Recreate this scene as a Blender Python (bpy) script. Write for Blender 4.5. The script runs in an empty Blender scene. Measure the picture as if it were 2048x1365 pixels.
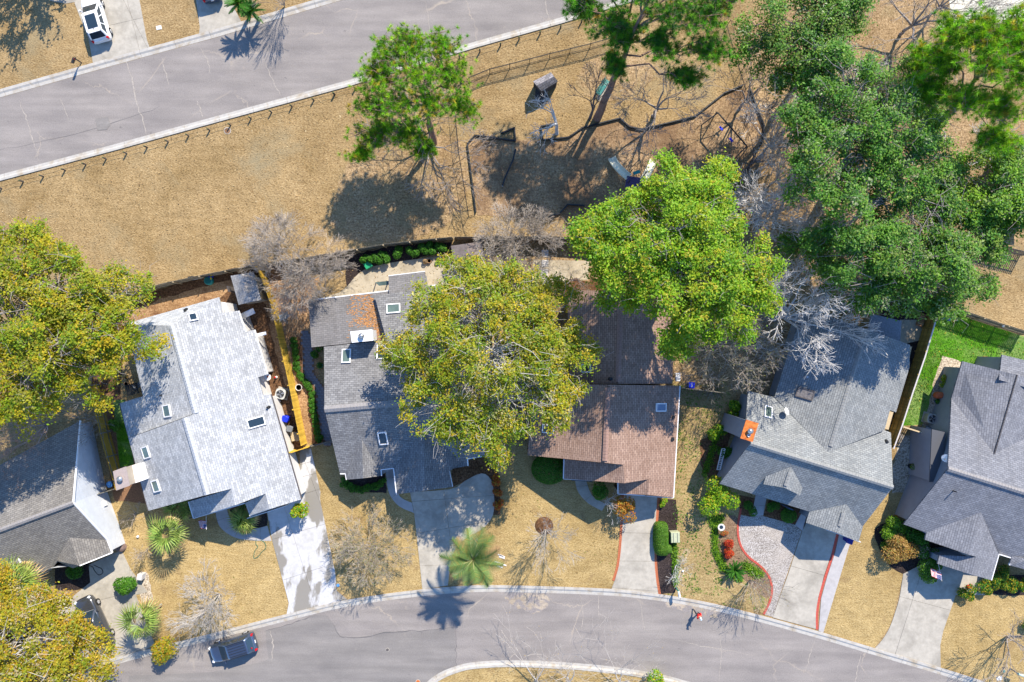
import bpy, bmesh, math, random
import numpy as np
from mathutils import Vector, Matrix
rnd = random.Random(7)
scn = bpy.context.scene
COL = scn.collection
R = math.radians
# ------------------------------------------------------------ camera, sky, sun, exposure
CAM_H = 68.0          # metres above the ground, looking straight down
MPP = 0.05            # metres of ground per photograph pixel
cam = bpy.data.objects.new("camera", bpy.data.cameras.new("camera"))
COL.objects.link(cam)
cam.location = (0, 0, CAM_H)
cam.data.sensor_fit = 'HORIZONTAL'
cam.data.angle = 2 * math.atan(51.2 / CAM_H)
cam.data.clip_end = 4000
scn.camera = cam
SUN_EL, SUN_ROT = R(42), math.atan2(0.46, 0.888)
world = bpy.data.worlds.new("World")
scn.world = world
world.use_nodes = True
wn = world.node_tree
sky = wn.nodes.new('ShaderNodeTexSky')
sky.sky_type = 'NISHITA'
sky.sun_disc = False
sky.sun_elevation = SUN_EL
sky.sun_rotation = SUN_ROT
sky.ozone_density = 8.0
sky.dust_density = 0.0
wn.links.new(sky.outputs[0], wn.nodes['Background'].inputs[0])
wn.nodes['Background'].inputs[1].default_value = 0.15
sl = bpy.data.lights.new("sun", 'SUN')
sl.energy = 4.3
sl.angle = R(0.5)
sl.color = (1.0, 0.9, 0.75)
sun = bpy.data.objects.new("sun", sl)
COL.objects.link(sun)
sdir = Vector((-0.46 * math.cos(SUN_EL), -0.888 * math.cos(SUN_EL), -math.sin(SUN_EL)))
sun.rotation_euler = sdir.to_track_quat('-Z', 'Y').to_euler()
sun.location = (20, 40, 60)
scn.view_settings.view_transform = 'Standard'
scn.view_settings.look = 'None'
scn.view_settings.gamma = 1
scn.view_settings.use_curve_mapping = False
scn.view_settings.exposure = 0.97
scn.cycles.max_bounces = 5
scn.cycles.diffuse_bounces = 2
scn.cycles.glossy_bounces = 2
scn.cycles.transmission_bounces = 3
scn.cycles.transparent_max_bounces = 4

# ------------------------------------------------------------ place helpers
def P(px, py, z=0.0):
    """ground plan of the survey: the place, at height z, that the photograph's point shows"""
    k = (CAM_H - z) / CAM_H
    return Vector(((px - 1024) * MPP * k, (682.5 - py) * MPP * k, z))

def PP(pts, z=0.0):
    return [P(p[0], p[1], p[2] if len(p) > 2 else z) for p in pts]

def plane_of(pts):
    n = Vector((0, 0, 0))
    for i, a in enumerate(pts):
        b = pts[(i + 1) % len(pts)]
        n += Vector(((a.y - b.y) * (a.z + b.z), (a.z - b.z) * (a.x + b.x), (a.x - b.x) * (a.y + b.y)))
    n.normalize()
    if n.z < 0: n = -n
    c = sum(pts, Vector((0, 0, 0))) / len(pts)
    return c, n

def hit(plane, px, py):
    c, n = plane
    o = Vector((0, 0, CAM_H)); d = P(px, py) - o
    return o + d * ((c - o).dot(n) / d.dot(n))

def zp(plane, px, py):
    return (px, py, hit(plane, px, py).z)

def smooth(pts, n=6, closed=False):
    """Catmull-Rom through pixel points"""
    out = []; N = len(pts)
    rng = range(N if closed else N - 1)
    for i in rng:
        g = lambda j: pts[j % N] if closed else pts[max(0, min(N - 1, j))]
        a, b, c, d = g(i - 1), g(i), g(i + 1), g(i + 2)
        for k in range(n):
            t = k / n
            out.append(tuple(0.5 * (2 * b[q] + (c[q] - a[q]) * t + (2 * a[q] - 5 * b[q] + 4 * c[q] - d[q]) * t * t
                                    + (3 * b[q] - a[q] - 3 * c[q] + d[q]) * t ** 3) for q in range(len(b))))
    if not closed: out.append(tuple(pts[-1]))
    return out

# ------------------------------------------------------------ materials
MATS = {}
def new_mat(name):
    m = bpy.data.materials.new(name); m.use_nodes = True
    MATS[name] = m
    return m, m.node_tree, m.node_tree.nodes['Principled BSDF']

def L(nt, a, b): nt.links.new(a, b)

def coords(nt, kind='Object', scale=(1, 1, 1), rot=0):
    tc = nt.nodes.new('ShaderNodeTexCoord'); mp = nt.nodes.new('ShaderNodeMapping')
    mp.inputs['Scale'].default_value = scale; mp.inputs['Rotation'].default_value[2] = rot
    L(nt, tc.outputs[kind], mp.inputs[0])
    return mp.outputs[0]

def noise(nt, vec, scale, detail=4, rough=0.55, dist=0.0):
    n = nt.nodes.new('ShaderNodeTexNoise')
    n.inputs['Scale'].default_value = scale; n.inputs['Detail'].default_value = detail
    n.inputs['Roughness'].default_value = rough; n.inputs['Distortion'].default_value = dist
    L(nt, vec, n.inputs['Vector'])
    return n.outputs[0]

def ramp(nt, fac, stops):
    r = nt.nodes.new('ShaderNodeValToRGB')
    els = r.color_ramp.elements
    while len(els) < len(stops): els.new(0.5)
    for e, (p, c) in zip(els, stops):
        e.position = p; e.color = (*c, 1) if len(c) == 3 else c
    L(nt, fac, r.inputs[0])
    return r.outputs[0]

def mix(nt, a, b, fac, mode='MIX'):
    m = nt.nodes.new('ShaderNodeMix'); m.data_type = 'RGBA'; m.blend_type = mode
    for s, v in ((m.inputs['Factor'], fac), (m.inputs[6], a), (m.inputs[7], b)):
        if hasattr(v, 'links'): L(nt, v, s)
        elif isinstance(v, (int, float)): s.default_value = v
        else: s.default_value = (*v, 1)
    return m.outputs[2]

def bump(nt, bs, h, strength=0.4, dist=0.05):
    b = nt.nodes.new('ShaderNodeBump')
    b.inputs['Strength'].default_value = strength; b.inputs['Distance'].default_value = dist
    L(nt, h, b.inputs['Height']); L(nt, b.outputs[0], bs.inputs['Normal'])

def flat(name, col, rough=0.6, metal=0.0, var=0.12, vs=6.0, bmp=0.0, spec=0.3, coat=0.0):
    m, nt, bs = new_mat(name)
    v = coords(nt)
    n = noise(nt, v, vs, 5)
    lo = tuple(c * (1 - var) for c in col); hi = tuple(min(1, c * (1 + var)) for c in col)
    L(nt, ramp(nt, n, [(0.3, lo), (0.7, hi)]), bs.inputs['Base Color'])
    bs.inputs['Roughness'].default_value = rough; bs.inputs['Metallic'].default_value = metal
    bs.inputs['Specular IOR Level'].default_value = spec
    bs.inputs['Coat Weight'].default_value = coat
    if bmp: bump(nt, bs, n, bmp, 0.03)
    return m

def ground_mat(name, fine, patch=None, patch_at=(0.5, 0.65), pscale=0.25, fscale=6.0, bstr=0.8, stretch=None, spots=None, mid=0.9, bdist=0.06):
    """fine: ramp of colours for the small grain; patch: colour that takes over in broad uneven areas; spots: (colour, scale, threshold)"""
    m, nt, bs = new_mat(name)
    v = coords(nt)
    vf = coords(nt, scale=stretch[:3], rot=stretch[3]) if stretch else v
    f1 = noise(nt, vf, fscale, 3, 0.75)
    c = ramp(nt, f1, fine)
    f2 = noise(nt, v, mid, 5, 0.6)
    c = mix(nt, c, ramp(nt, f2, [(0.3, (0.62, 0.62, 0.62)), (0.7, (1.0, 1.0, 1.0))]), 0.6, 'MULTIPLY')
    big = noise(nt, v, 0.11, 6, 0.65, 0.8)
    c = mix(nt, c, ramp(nt, big, [(0.3, (0.74, 0.71, 0.63)), (0.52, (1, 1, 1)), (0.72, (1.16, 1.18, 1.22))]), 1.0, 'MULTIPLY')
    str_ = noise(nt, coords(nt, scale=(0.5, 3.5, 1), rot=0.35), 1.1, 5, 0.7)
    c = mix(nt, c, ramp(nt, str_, [(0.32, (0.8, 0.77, 0.72)), (0.6, (1.06, 1.06, 1.06))]), 0.8, 'MULTIPLY')
    if patch:
        p = noise(nt, v, pscale, 6, 0.62, 0.4)
        k = ramp(nt, p, [(patch_at[0], (0, 0, 0)), (patch_at[1], (1, 1, 1))])
        c = mix(nt, c, mix(nt, patch, ramp(nt, f1, [(0.2, (0.5, 0.5, 0.5)), (0.8, (1, 1, 1))]), 1.0, 'MULTIPLY'), k)
    if spots:
        s = noise(nt, v, spots[1], 3, 0.6)
        k = ramp(nt, s, [(spots[2], (0, 0, 0)), (spots[2] + 0.06, (1, 1, 1))])
        c = mix(nt, c, spots[0], k)
    L(nt, c, bs.inputs['Base Color'])
    bs.inputs['Roughness'].default_value = 0.95; bs.inputs['Specular IOR Level'].default_value = 0.1
    h = nt.nodes.new('ShaderNodeMath'); h.operation = 'ADD'
    L(nt, f1, h.inputs[0]); L(nt, f2, h.inputs[1])
    bump(nt, bs, h.outputs[0], bstr, bdist)
    return m

def asphalt(name, a, b, crack=True):
    m, nt, bs = new_mat(name)
    v = coords(nt)
    f = noise(nt, v, 9, 4, 0.8)
    c = ramp(nt, f, [(0.25, a), (0.75, b)])
    g = noise(nt, coords(nt, scale=(1, 2.2, 1), rot=0.28), 0.22, 5, 0.6)
    c = mix(nt, c, ramp(nt, g, [(0.3, (0.78, 0.77, 0.79)), (0.7, (1.08, 1.06, 1.05))]), 0.9, 'MULTIPLY')
    oil = noise(nt, v, 1.7, 3, 0.5)
    c = mix(nt, c, (0.12, 0.112, 0.11), ramp(nt, oil, [(0.7, (0, 0, 0)), (0.76, (0.55, 0.55, 0.55))]))
    wear = noise(nt, coords(nt, scale=(0.25, 2.6, 1), rot=-0.27), 0.5, 4, 0.5)
    c = mix(nt, c, ramp(nt, wear, [(0.35, (0.86, 0.86, 0.86)), (0.65, (1.07, 1.07, 1.07))]), 0.8, 'MULTIPLY')
    st = noise(nt, v, 0.5, 6, 0.7)
    c = mix(nt, c, (0.42, 0.36, 0.29), ramp(nt, st, [(0.66, (0, 0, 0)), (0.8, (0.5, 0.5, 0.5))]))
    if crack:
        d = noise(nt, v, 0.35, 6, 0.65)
        wv = nt.nodes.new('ShaderNodeMix'); wv.data_type = 'VECTOR'; wv.inputs[0].default_value = 0.9
        ad = nt.nodes.new('ShaderNodeVectorMath'); ad.operation = 'ADD'
        cmb = nt.nodes.new('ShaderNodeCombineXYZ')
        L(nt, d, cmb.inputs[0]); L(nt, d, cmb.inputs[1])
        sc = nt.nodes.new('ShaderNodeVectorMath'); sc.operation = 'SCALE'; sc.inputs['Scale'].default_value = 3.0
        L(nt, cmb.outputs[0], sc.inputs[0]); L(nt, v, ad.inputs[0]); L(nt, sc.outputs[0], ad.inputs[1])
        vo = nt.nodes.new('ShaderNodeTexVoronoi'); vo.feature = 'DISTANCE_TO_EDGE'; vo.inputs['Scale'].default_value = 0.11
        L(nt, ad.outputs[0], vo.inputs['Vector'])
        k = ramp(nt, vo.outputs['Distance'], [(0.0, (0.75, 0.75, 0.75)), (0.003, (0.5, 0.5, 0.5)), (0.007, (0, 0, 0))])
        gate = ramp(nt, noise(nt, v, 0.16, 2), [(0.48, (0, 0, 0)), (0.58, (1, 1, 1))])
        k2 = mix(nt, k, gate, 1.0, 'MULTIPLY')
        c = mix(nt, c, (0.4, 0.34, 0.27), k2)
    L(nt, c, bs.inputs['Base Color'])
    bs.inputs['Roughness'].default_value = 0.9; bs.inputs['Specular IOR Level'].default_value = 0.2
    bump(nt, bs, f, 0.5, 0.02)
    return m

def concrete(name, a, b, stain, sa=(0.55, 0.7), sscale=0.5, wet=None):
    m, nt, bs = new_mat(name)
    v = coords(nt)
    f = noise(nt, v, 2.2, 8, 0.7)
    c = ramp(nt, f, [(0.25, a), (0.75, b)])
    s = noise(nt, v, sscale, 7, 0.65, 0.3)
    c = mix(nt, c, stain, ramp(nt, s, [(sa[0], (0, 0, 0)), (sa[1], (0.75, 0.75, 0.75))]))
    if wet:
        w = noise(nt, coords(nt, scale=(1, 0.45, 1), rot=-0.25), 0.33, 6, 0.55)
        c = mix(nt, c, wet, ramp(nt, w, [(0.5, (0, 0, 0)), (0.535, (1, 1, 1))]))
    L(nt, c, bs.inputs['Base Color'])
    bs.inputs['Roughness'].default_value = 0.85; bs.inputs['Specular IOR Level'].default_value = 0.2
    bump(nt, bs, f, 0.25, 0.02)
    return m

def shingle(name, c1, c2, gap, row=0.2, tab=0.42, mott=0.25, litter=None):
    m, nt, bs = new_mat(name)
    v = coords(nt, 'UV')
    b = nt.nodes.new('ShaderNodeTexBrick')
    b.inputs['Color1'].default_value = (*c1, 1); b.inputs['Color2'].default_value = (*c2, 1); b.inputs['Mortar'].default_value = (*gap, 1)
    b.inputs['Scale'].default_value = 1; b.inputs['Brick Width'].default_value = tab; b.inputs['Row Height'].default_value = row
    b.inputs['Mortar Size'].default_value = 0.02; b.inputs['Mortar Smooth'].default_value = 0.5; b.inputs['Bias'].default_value = 0.0
    L(nt, v, b.inputs['Vector'])
    n = noise(nt, v, 5.0, 5, 0.8)
    c = mix(nt, b.outputs[0], ramp(nt, n, [(0.3, (1 - mott,) * 3), (0.7, (1 + mott,) * 3)]), 0.8, 'MULTIPLY')
    g = noise(nt, v, 0.35, 5, 0.6)
    c = mix(nt, c, ramp(nt, g, [(0.3, (0.85, 0.84, 0.82)), (0.7, (1.06, 1.06, 1.06))]), 0.9, 'MULTIPLY')
    streak = noise(nt, coords(nt, 'UV', (3.0, 0.35, 1)), 0.9, 5, 0.7)
    c = mix(nt, c, ramp(nt, streak, [(0.35, (0.82, 0.81, 0.8)), (0.6, (1, 1, 1))]), 0.7, 'MULTIPLY')
    L(nt, c, bs.inputs['Base Color'])
    bs.inputs['Roughness'].default_value = 0.9; bs.inputs['Specular IOR Level'].default_value = 0.25
    # each course rises towards its lower edge, as overlapping tabs do
    sx = nt.nodes.new('ShaderNodeSeparateXYZ'); L(nt, v, sx.inputs[0])
    md = nt.nodes.new('ShaderNodeMath'); md.operation = 'FRACT'
    dv = nt.nodes.new('ShaderNodeMath'); dv.operation = 'DIVIDE'; dv.inputs[1].default_value = row
    L(nt, sx.outputs[1], dv.inputs[0]); L(nt, dv.outputs[0], md.inputs[0])
    iv = nt.nodes.new('ShaderNodeMath'); iv.operation = 'SUBTRACT'; iv.inputs[0].default_value = 1.0
    L(nt, md.outputs[0], iv.inputs[1])
    ad = nt.nodes.new('ShaderNodeMath'); ad.operation = 'MULTIPLY_ADD'; ad.inputs[1].default_value = 0.35
    L(nt, n, ad.inputs[0]); L(nt, iv.outputs[0], ad.inputs[2])
    bump(nt, bs, ad.outputs[0], 0.55, 0.035)
    return m

def siding(name, c, lap=0.18, vertical=False):
    m, nt, bs = new_mat(name)
    v = coords(nt)
    w = nt.nodes.new('ShaderNodeTexWave'); w.bands_direction = 'Z'; w.wave_profile = 'SAW'
    w.inputs['Scale'].default_value = 1 / lap / 2 / math.pi * 2 * math.pi * 0.16
    L(nt, v, w.inputs['Vector'])
    n = noise(nt, v, 1.5, 5)
    L(nt, ramp(nt, n, [(0.3, tuple(x * 0.88 for x in c)), (0.7, c)]), bs.inputs['Base Color'])
    bs.inputs['Roughness'].default_value = 0.7
    bump(nt, bs, w.outputs[0], 0.6, 0.03)
    return m

def wood(name, a, b, dark, rot=0.0):
    m, nt, bs = new_mat(name)
    v = coords(nt, scale=(14, 14, 1.2))
    n = noise(nt, v, 1.2, 6, 0.65)
    oi = nt.nodes.new('ShaderNodeObjectInfo')
    c = ramp(nt, n, [(0.25, dark), (0.5, a), (0.75, b)])
    c = mix(nt, c, ramp(nt, oi.outputs['Random'], [(0, (0.72, 0.72, 0.72)), (1, (1.12, 1.1, 1.08))]), 1.0, 'MULTIPLY')
    L(nt, c, bs.inputs['Base Color'])
    bs.inputs['Roughness'].default_value = 0.85; bs.inputs['Specular IOR Level'].default_value = 0.15
    bump(nt, bs, n, 0.3, 0.01)
    return m

def leafmat(name, rough=0.5, trans=0.4, spec=0.25):
    m, nt, bs = new_mat(name)
    at = nt.nodes.new('ShaderNodeAttribute'); at.attribute_name = 'tint'
    L(nt, at.outputs['Color'], bs.inputs['Base Color'])
    bs.inputs['Roughness'].default_value = rough; bs.inputs['Specular IOR Level'].default_value = spec
    tr = nt.nodes.new('ShaderNodeBsdfTranslucent')
    L(nt, mix(nt, at.outputs['Color'], (1.25, 1.2, 0.5), 1.0, 'MULTIPLY'), tr.inputs['Color'])
    ms = nt.nodes.new('ShaderNodeMixShader'); ms.inputs[0].default_value = trans
    out = nt.nodes['Material Output']
    L(nt, bs.outputs[0], ms.inputs[1]); L(nt, tr.outputs[0], ms.inputs[2]); L(nt, ms.outputs[0], out.inputs[0])
    return m

def bark(name, a, b, sc=5.0):
    m, nt, bs = new_mat(name)
    v = coords(nt, scale=(1, 1, 0.5))
    n = noise(nt, v, sc, 6, 0.7)
    L(nt, ramp(nt, n, [(0.3, a), (0.7, b)]), bs.inputs['Base Color'])
    bs.inputs['Roughness'].default_value = 0.9; bs.inputs['Specular IOR Level'].default_value = 0.15
    bump(nt, bs, n, 0.6, 0.03)
    return m

FIELD = ground_mat('dry_grass', [(0.28, (0.13, 0.085, 0.04)), (0.5, (0.36, 0.25, 0.12)), (0.75, (0.56, 0.42, 0.23))],
                   (0.36, 0.29, 0.17), (0.52, 0.72), 0.18, 5.0, 1.0, (1, 1.8, 1, 0.9), ((0.62, 0.5, 0.3), 2.6, 0.7))
GOLD = ground_mat('gold_grass', [(0.28, (0.19, 0.125, 0.05)), (0.5, (0.43, 0.31, 0.135)), (0.75, (0.62, 0.48, 0.25))],
                  (0.3, 0.2, 0.1), (0.6, 0.75), 0.35, 6.0, 1.0, (1, 1.7, 1, 0.5))
GREENISH = ground_mat('thin_green_grass', [(0.28, (0.16, 0.11, 0.05)), (0.5, (0.38, 0.28, 0.13)), (0.75, (0.54, 0.42, 0.22))],
                      (0.13, 0.19, 0.03), (0.58, 0.68), 0.9, 6.0, 1.0, None, ((0.1, 0.2, 0.02), 2.2, 0.62))
TURF = ground_mat('green_turf', [(0.3, (0.05, 0.16, 0.01)), (0.55, (0.1, 0.29, 0.015)), (0.78, (0.17, 0.38, 0.03))],
                  (0.24, 0.36, 0.1), (0.46, 0.6), 0.22, 9.0, 0.9, None, ((0.5, 0.42, 0.06), 4.0, 0.74))
MULCH = ground_mat('brown_mulch', [(0.3, (0.05, 0.028, 0.016)), (0.5, (0.14, 0.075, 0.04)), (0.75, (0.3, 0.17, 0.09))], None, fscale=5, bstr=1.0)
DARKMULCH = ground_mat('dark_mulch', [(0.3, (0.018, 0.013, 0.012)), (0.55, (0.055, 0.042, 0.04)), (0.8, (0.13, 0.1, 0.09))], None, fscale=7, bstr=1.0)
STRAW = ground_mat('straw_bed', [(0.3, (0.2, 0.11, 0.05)), (0.5, (0.38, 0.23, 0.12)), (0.75, (0.6, 0.42, 0.24))], (0.2, 0.1, 0.05), (0.5, 0.7), 0.6, 6, 0.9)
CHIPS = ground_mat('wood_chips', [(0.28, (0.16, 0.1, 0.055)), (0.5, (0.38, 0.26, 0.15)), (0.75, (0.6, 0.45, 0.28))], (0.24, 0.15, 0.085), (0.42, 0.62), 0.22, 5, 1.0)
LITTER = ground_mat('leaf_litter', [(0.28, (0.12, 0.078, 0.04)), (0.5, (0.38, 0.26, 0.14)), (0.75, (0.6, 0.45, 0.27))], (0.36, 0.27, 0.14), (0.5, 0.7), 0.5, 5, 1.0)
PEBBLE = ground_mat('pebble_aggregate', [(0.33, (0.1, 0.085, 0.075)), (0.5, (0.36, 0.33, 0.305)), (0.66, (0.66, 0.63, 0.6))], (0.5, 0.45, 0.4), (0.45, 0.7), 0.5, fscale=11, bstr=0.5, bdist=0.03)
GRAVEL = ground_mat('pale_gravel', [(0.35, (0.16, 0.12, 0.08)), (0.5, (0.5, 0.42, 0.32)), (0.65, (0.72, 0.64, 0.52))], None, fscale=6, bstr=0.8)
ROAD = asphalt('asphalt', (0.2, 0.184, 0.17), (0.335, 0.308, 0.286))
ROAD2 = asphalt('newer_asphalt', (0.185, 0.174, 0.162), (0.283, 0.266, 0.248), False)
KERB = concrete('kerb_concrete', (0.34, 0.325, 0.3), (0.5, 0.475, 0.43), (0.3, 0.235, 0.15), (0.5, 0.68), 0.8)
CONC = concrete('aged_concrete', (0.33, 0.305, 0.26), (0.48, 0.445, 0.38), (0.25, 0.23, 0.195), (0.46, 0.66), 0.45)
CONCW = concrete('wet_white_concrete', (0.43, 0.43, 0.435), (0.57, 0.565, 0.565), (0.34, 0.33, 0.31), (0.5, 0.75), 0.8, wet=(0.24, 0.225, 0.2))
CONCB = concrete('grey_concrete', (0.34, 0.33, 0.33), (0.46, 0.44, 0.43), (0.28, 0.26, 0.25), (0.5, 0.7), 0.5)  # cooler, more neutral grey mix than the aged concrete
PATIO = concrete('patio_concrete', (0.36, 0.31, 0.23), (0.5, 0.44, 0.33), (0.24, 0.2, 0.14), (0.48, 0.66), 0.6)
SH1 = shingle('light_grey_shingle', (0.33, 0.345, 0.365), (0.5, 0.515, 0.535), (0.23, 0.245, 0.27), mott=0.2)
SH2 = shingle('charcoal_shingle', (0.18, 0.18, 0.185), (0.27, 0.27, 0.272), (0.09, 0.09, 0.095))
SH2B = shingle('slate_grey_shingle', (0.17, 0.165, 0.165), (0.22, 0.21, 0.21), (0.11, 0.11, 0.11), mott=0.15)
SH3 = shingle('brown_shingle', (0.285, 0.185, 0.14), (0.38, 0.262, 0.205), (0.13, 0.085, 0.07))
SH4 = shingle('green_grey_shingle', (0.215, 0.232, 0.24), (0.3, 0.315, 0.315), (0.1, 0.105, 0.115))
SH5 = shingle('blue_grey_shingle', (0.18, 0.188, 0.215), (0.25, 0.257, 0.285), (0.1, 0.105, 0.12))
SH6 = shingle('taupe_shingle', (0.19, 0.18, 0.17), (0.27, 0.255, 0.235), (0.09, 0.088, 0.085))
SHED = shingle('shed_shingle', (0.3, 0.3, 0.31), (0.4, 0.4, 0.41), (0.2, 0.2, 0.2))
CEDAR = shingle('cedar_shake', (0.2, 0.19, 0.2), (0.32, 0.3, 0.32), (0.07, 0.06, 0.06), 0.3, 0.5, 0.3)
S_WHITE = siding('white_siding', (0.72, 0.72, 0.72))
S_BLUE = siding('blue_grey_siding', (0.26, 0.3, 0.36))
S_TAN = siding('tan_siding', (0.42, 0.36, 0.28))
S_BROWN = siding('brown_siding', (0.2, 0.12, 0.09))
S_PALE = siding('pale_siding', (0.6, 0.64, 0.7))
S_GREY = siding('grey_siding', (0.3, 0.32, 0.36))
TRIM = flat('white_trim', (0.75, 0.75, 0.76), 0.5, var=0.05)
DTRIM = flat('dark_trim', (0.1, 0.09, 0.09), 0.6)
VENT = flat('ridge_cap_grey', (0.25, 0.24, 0.24), 0.9, var=0.2, vs=9)
VENTL = flat('ridge_cap_pale', (0.42, 0.44, 0.47), 0.9, var=0.15, vs=9)
VENTB = flat('ridge_cap_brown', (0.29, 0.185, 0.15), 0.9, var=0.2, vs=9)
VENT4 = flat('ridge_cap_green_grey', (0.25, 0.255, 0.25), 0.9, var=0.2, vs=9)
GLASS = flat('dark_glass', (0.02, 0.035, 0.05), 0.06, spec=0.8, var=0.05)
GLASSG = flat('green_glass', (0.09, 0.13, 0.11), 0.12, spec=0.7, var=0.3, vs=1.2)
YWOOD = wood('new_yellow_wood', (0.72, 0.47, 0.07), (0.85, 0.6, 0.12), (0.55, 0.33, 0.04))
OWOOD = wood('olive_wood', (0.42, 0.3, 0.08), (0.54, 0.4, 0.13), (0.26, 0.18, 0.04))
GWOOD = wood('weathered_wood', (0.2, 0.19, 0.16), (0.3, 0.28, 0.24), (0.09, 0.09, 0.07))
PWOOD = wood('pale_wood', (0.5, 0.4, 0.25), (0.62, 0.5, 0.33), (0.32, 0.24, 0.14))
LOG = wood('dark_log', (0.1, 0.09, 0.085), (0.2, 0.18, 0.17), (0.03, 0.028, 0.025))
BLACK = flat('black_plastic', (0.022, 0.025, 0.03), 0.5, var=0.3)
BMETAL = flat('black_metal', (0.02, 0.021, 0.022), 0.4, spec=0.4)
STEEL = flat('galvanised_steel', (0.45, 0.46, 0.48), 0.35, 0.8)
RUST = flat('rusty_metal', (0.55, 0.15, 0.03), 0.7, 0.0, 0.45, 3.0)
TERRA = flat('terracotta', (0.5, 0.12, 0.05), 0.6)
BLUEP = flat('blue_plastic', (0.01, 0.03, 0.6), 0.4, var=0.08)
GREYP = flat('grey_plastic', (0.16, 0.17, 0.18), 0.5)
GREENP = flat('green_plastic', (0.02, 0.3, 0.13), 0.45)
TEALP = flat('teal_plastic', (0.02, 0.22, 0.2), 0.45)
CREAM = flat('cream_plastic', (0.62, 0.6, 0.46), 0.45, var=0.06)
WHITEP = flat('white_enamel', (0.78, 0.79, 0.8), 0.4, var=0.04)
BRICK = flat('red_brick', (0.42, 0.13, 0.06), 0.85, var=0.35, vs=4)
REDPAVE = flat('red_edging', (0.45, 0.085, 0.06), 0.85, var=0.25, vs=4)
PAVER = flat('grey_paver', (0.2, 0.19, 0.2), 0.85, var=0.35, vs=3)
STONE = flat('pale_stone', (0.62, 0.6, 0.58), 0.8, var=0.1)
SOIL = flat('soil', (0.2, 0.11, 0.06), 0.95, var=0.4, vs=9)
B_GREY = bark('grey_bark', (0.2, 0.175, 0.16), (0.4, 0.36, 0.33))
B_PALE = bark('pale_bark', (0.5, 0.48, 0.46), (0.74, 0.72, 0.7))
B_TAN = bark('tan_twig_bark', (0.3, 0.255, 0.21), (0.52, 0.455, 0.39))
B_TWIG = bark('ashen_twig_bark', (0.36, 0.33, 0.3), (0.58, 0.54, 0.49))
B_PINE = bark('pine_bark', (0.2, 0.12, 0.09), (0.36, 0.24, 0.19), 3.5)
B_DARK = bark('dark_bark', (0.09, 0.08, 0.08), (0.2, 0.18, 0.18))
LEAF = leafmat('leaf')
NEEDLE = leafmat('needle', 0.5, 0.3, 0.3)
FROND = leafmat('frond', 0.45, 0.3, 0.4)
TYRE = flat('tyre_rubber', (0.02, 0.02, 0.02), 0.8)
ALLOY = flat('alloy', (0.6, 0.61, 0.63), 0.3, 0.7)
REDLIGHT = flat('red_lens', (0.5, 0.01, 0.015), 0.25)
CLEARLENS = flat('clear_lens', (0.75, 0.77, 0.8), 0.15)

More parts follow.
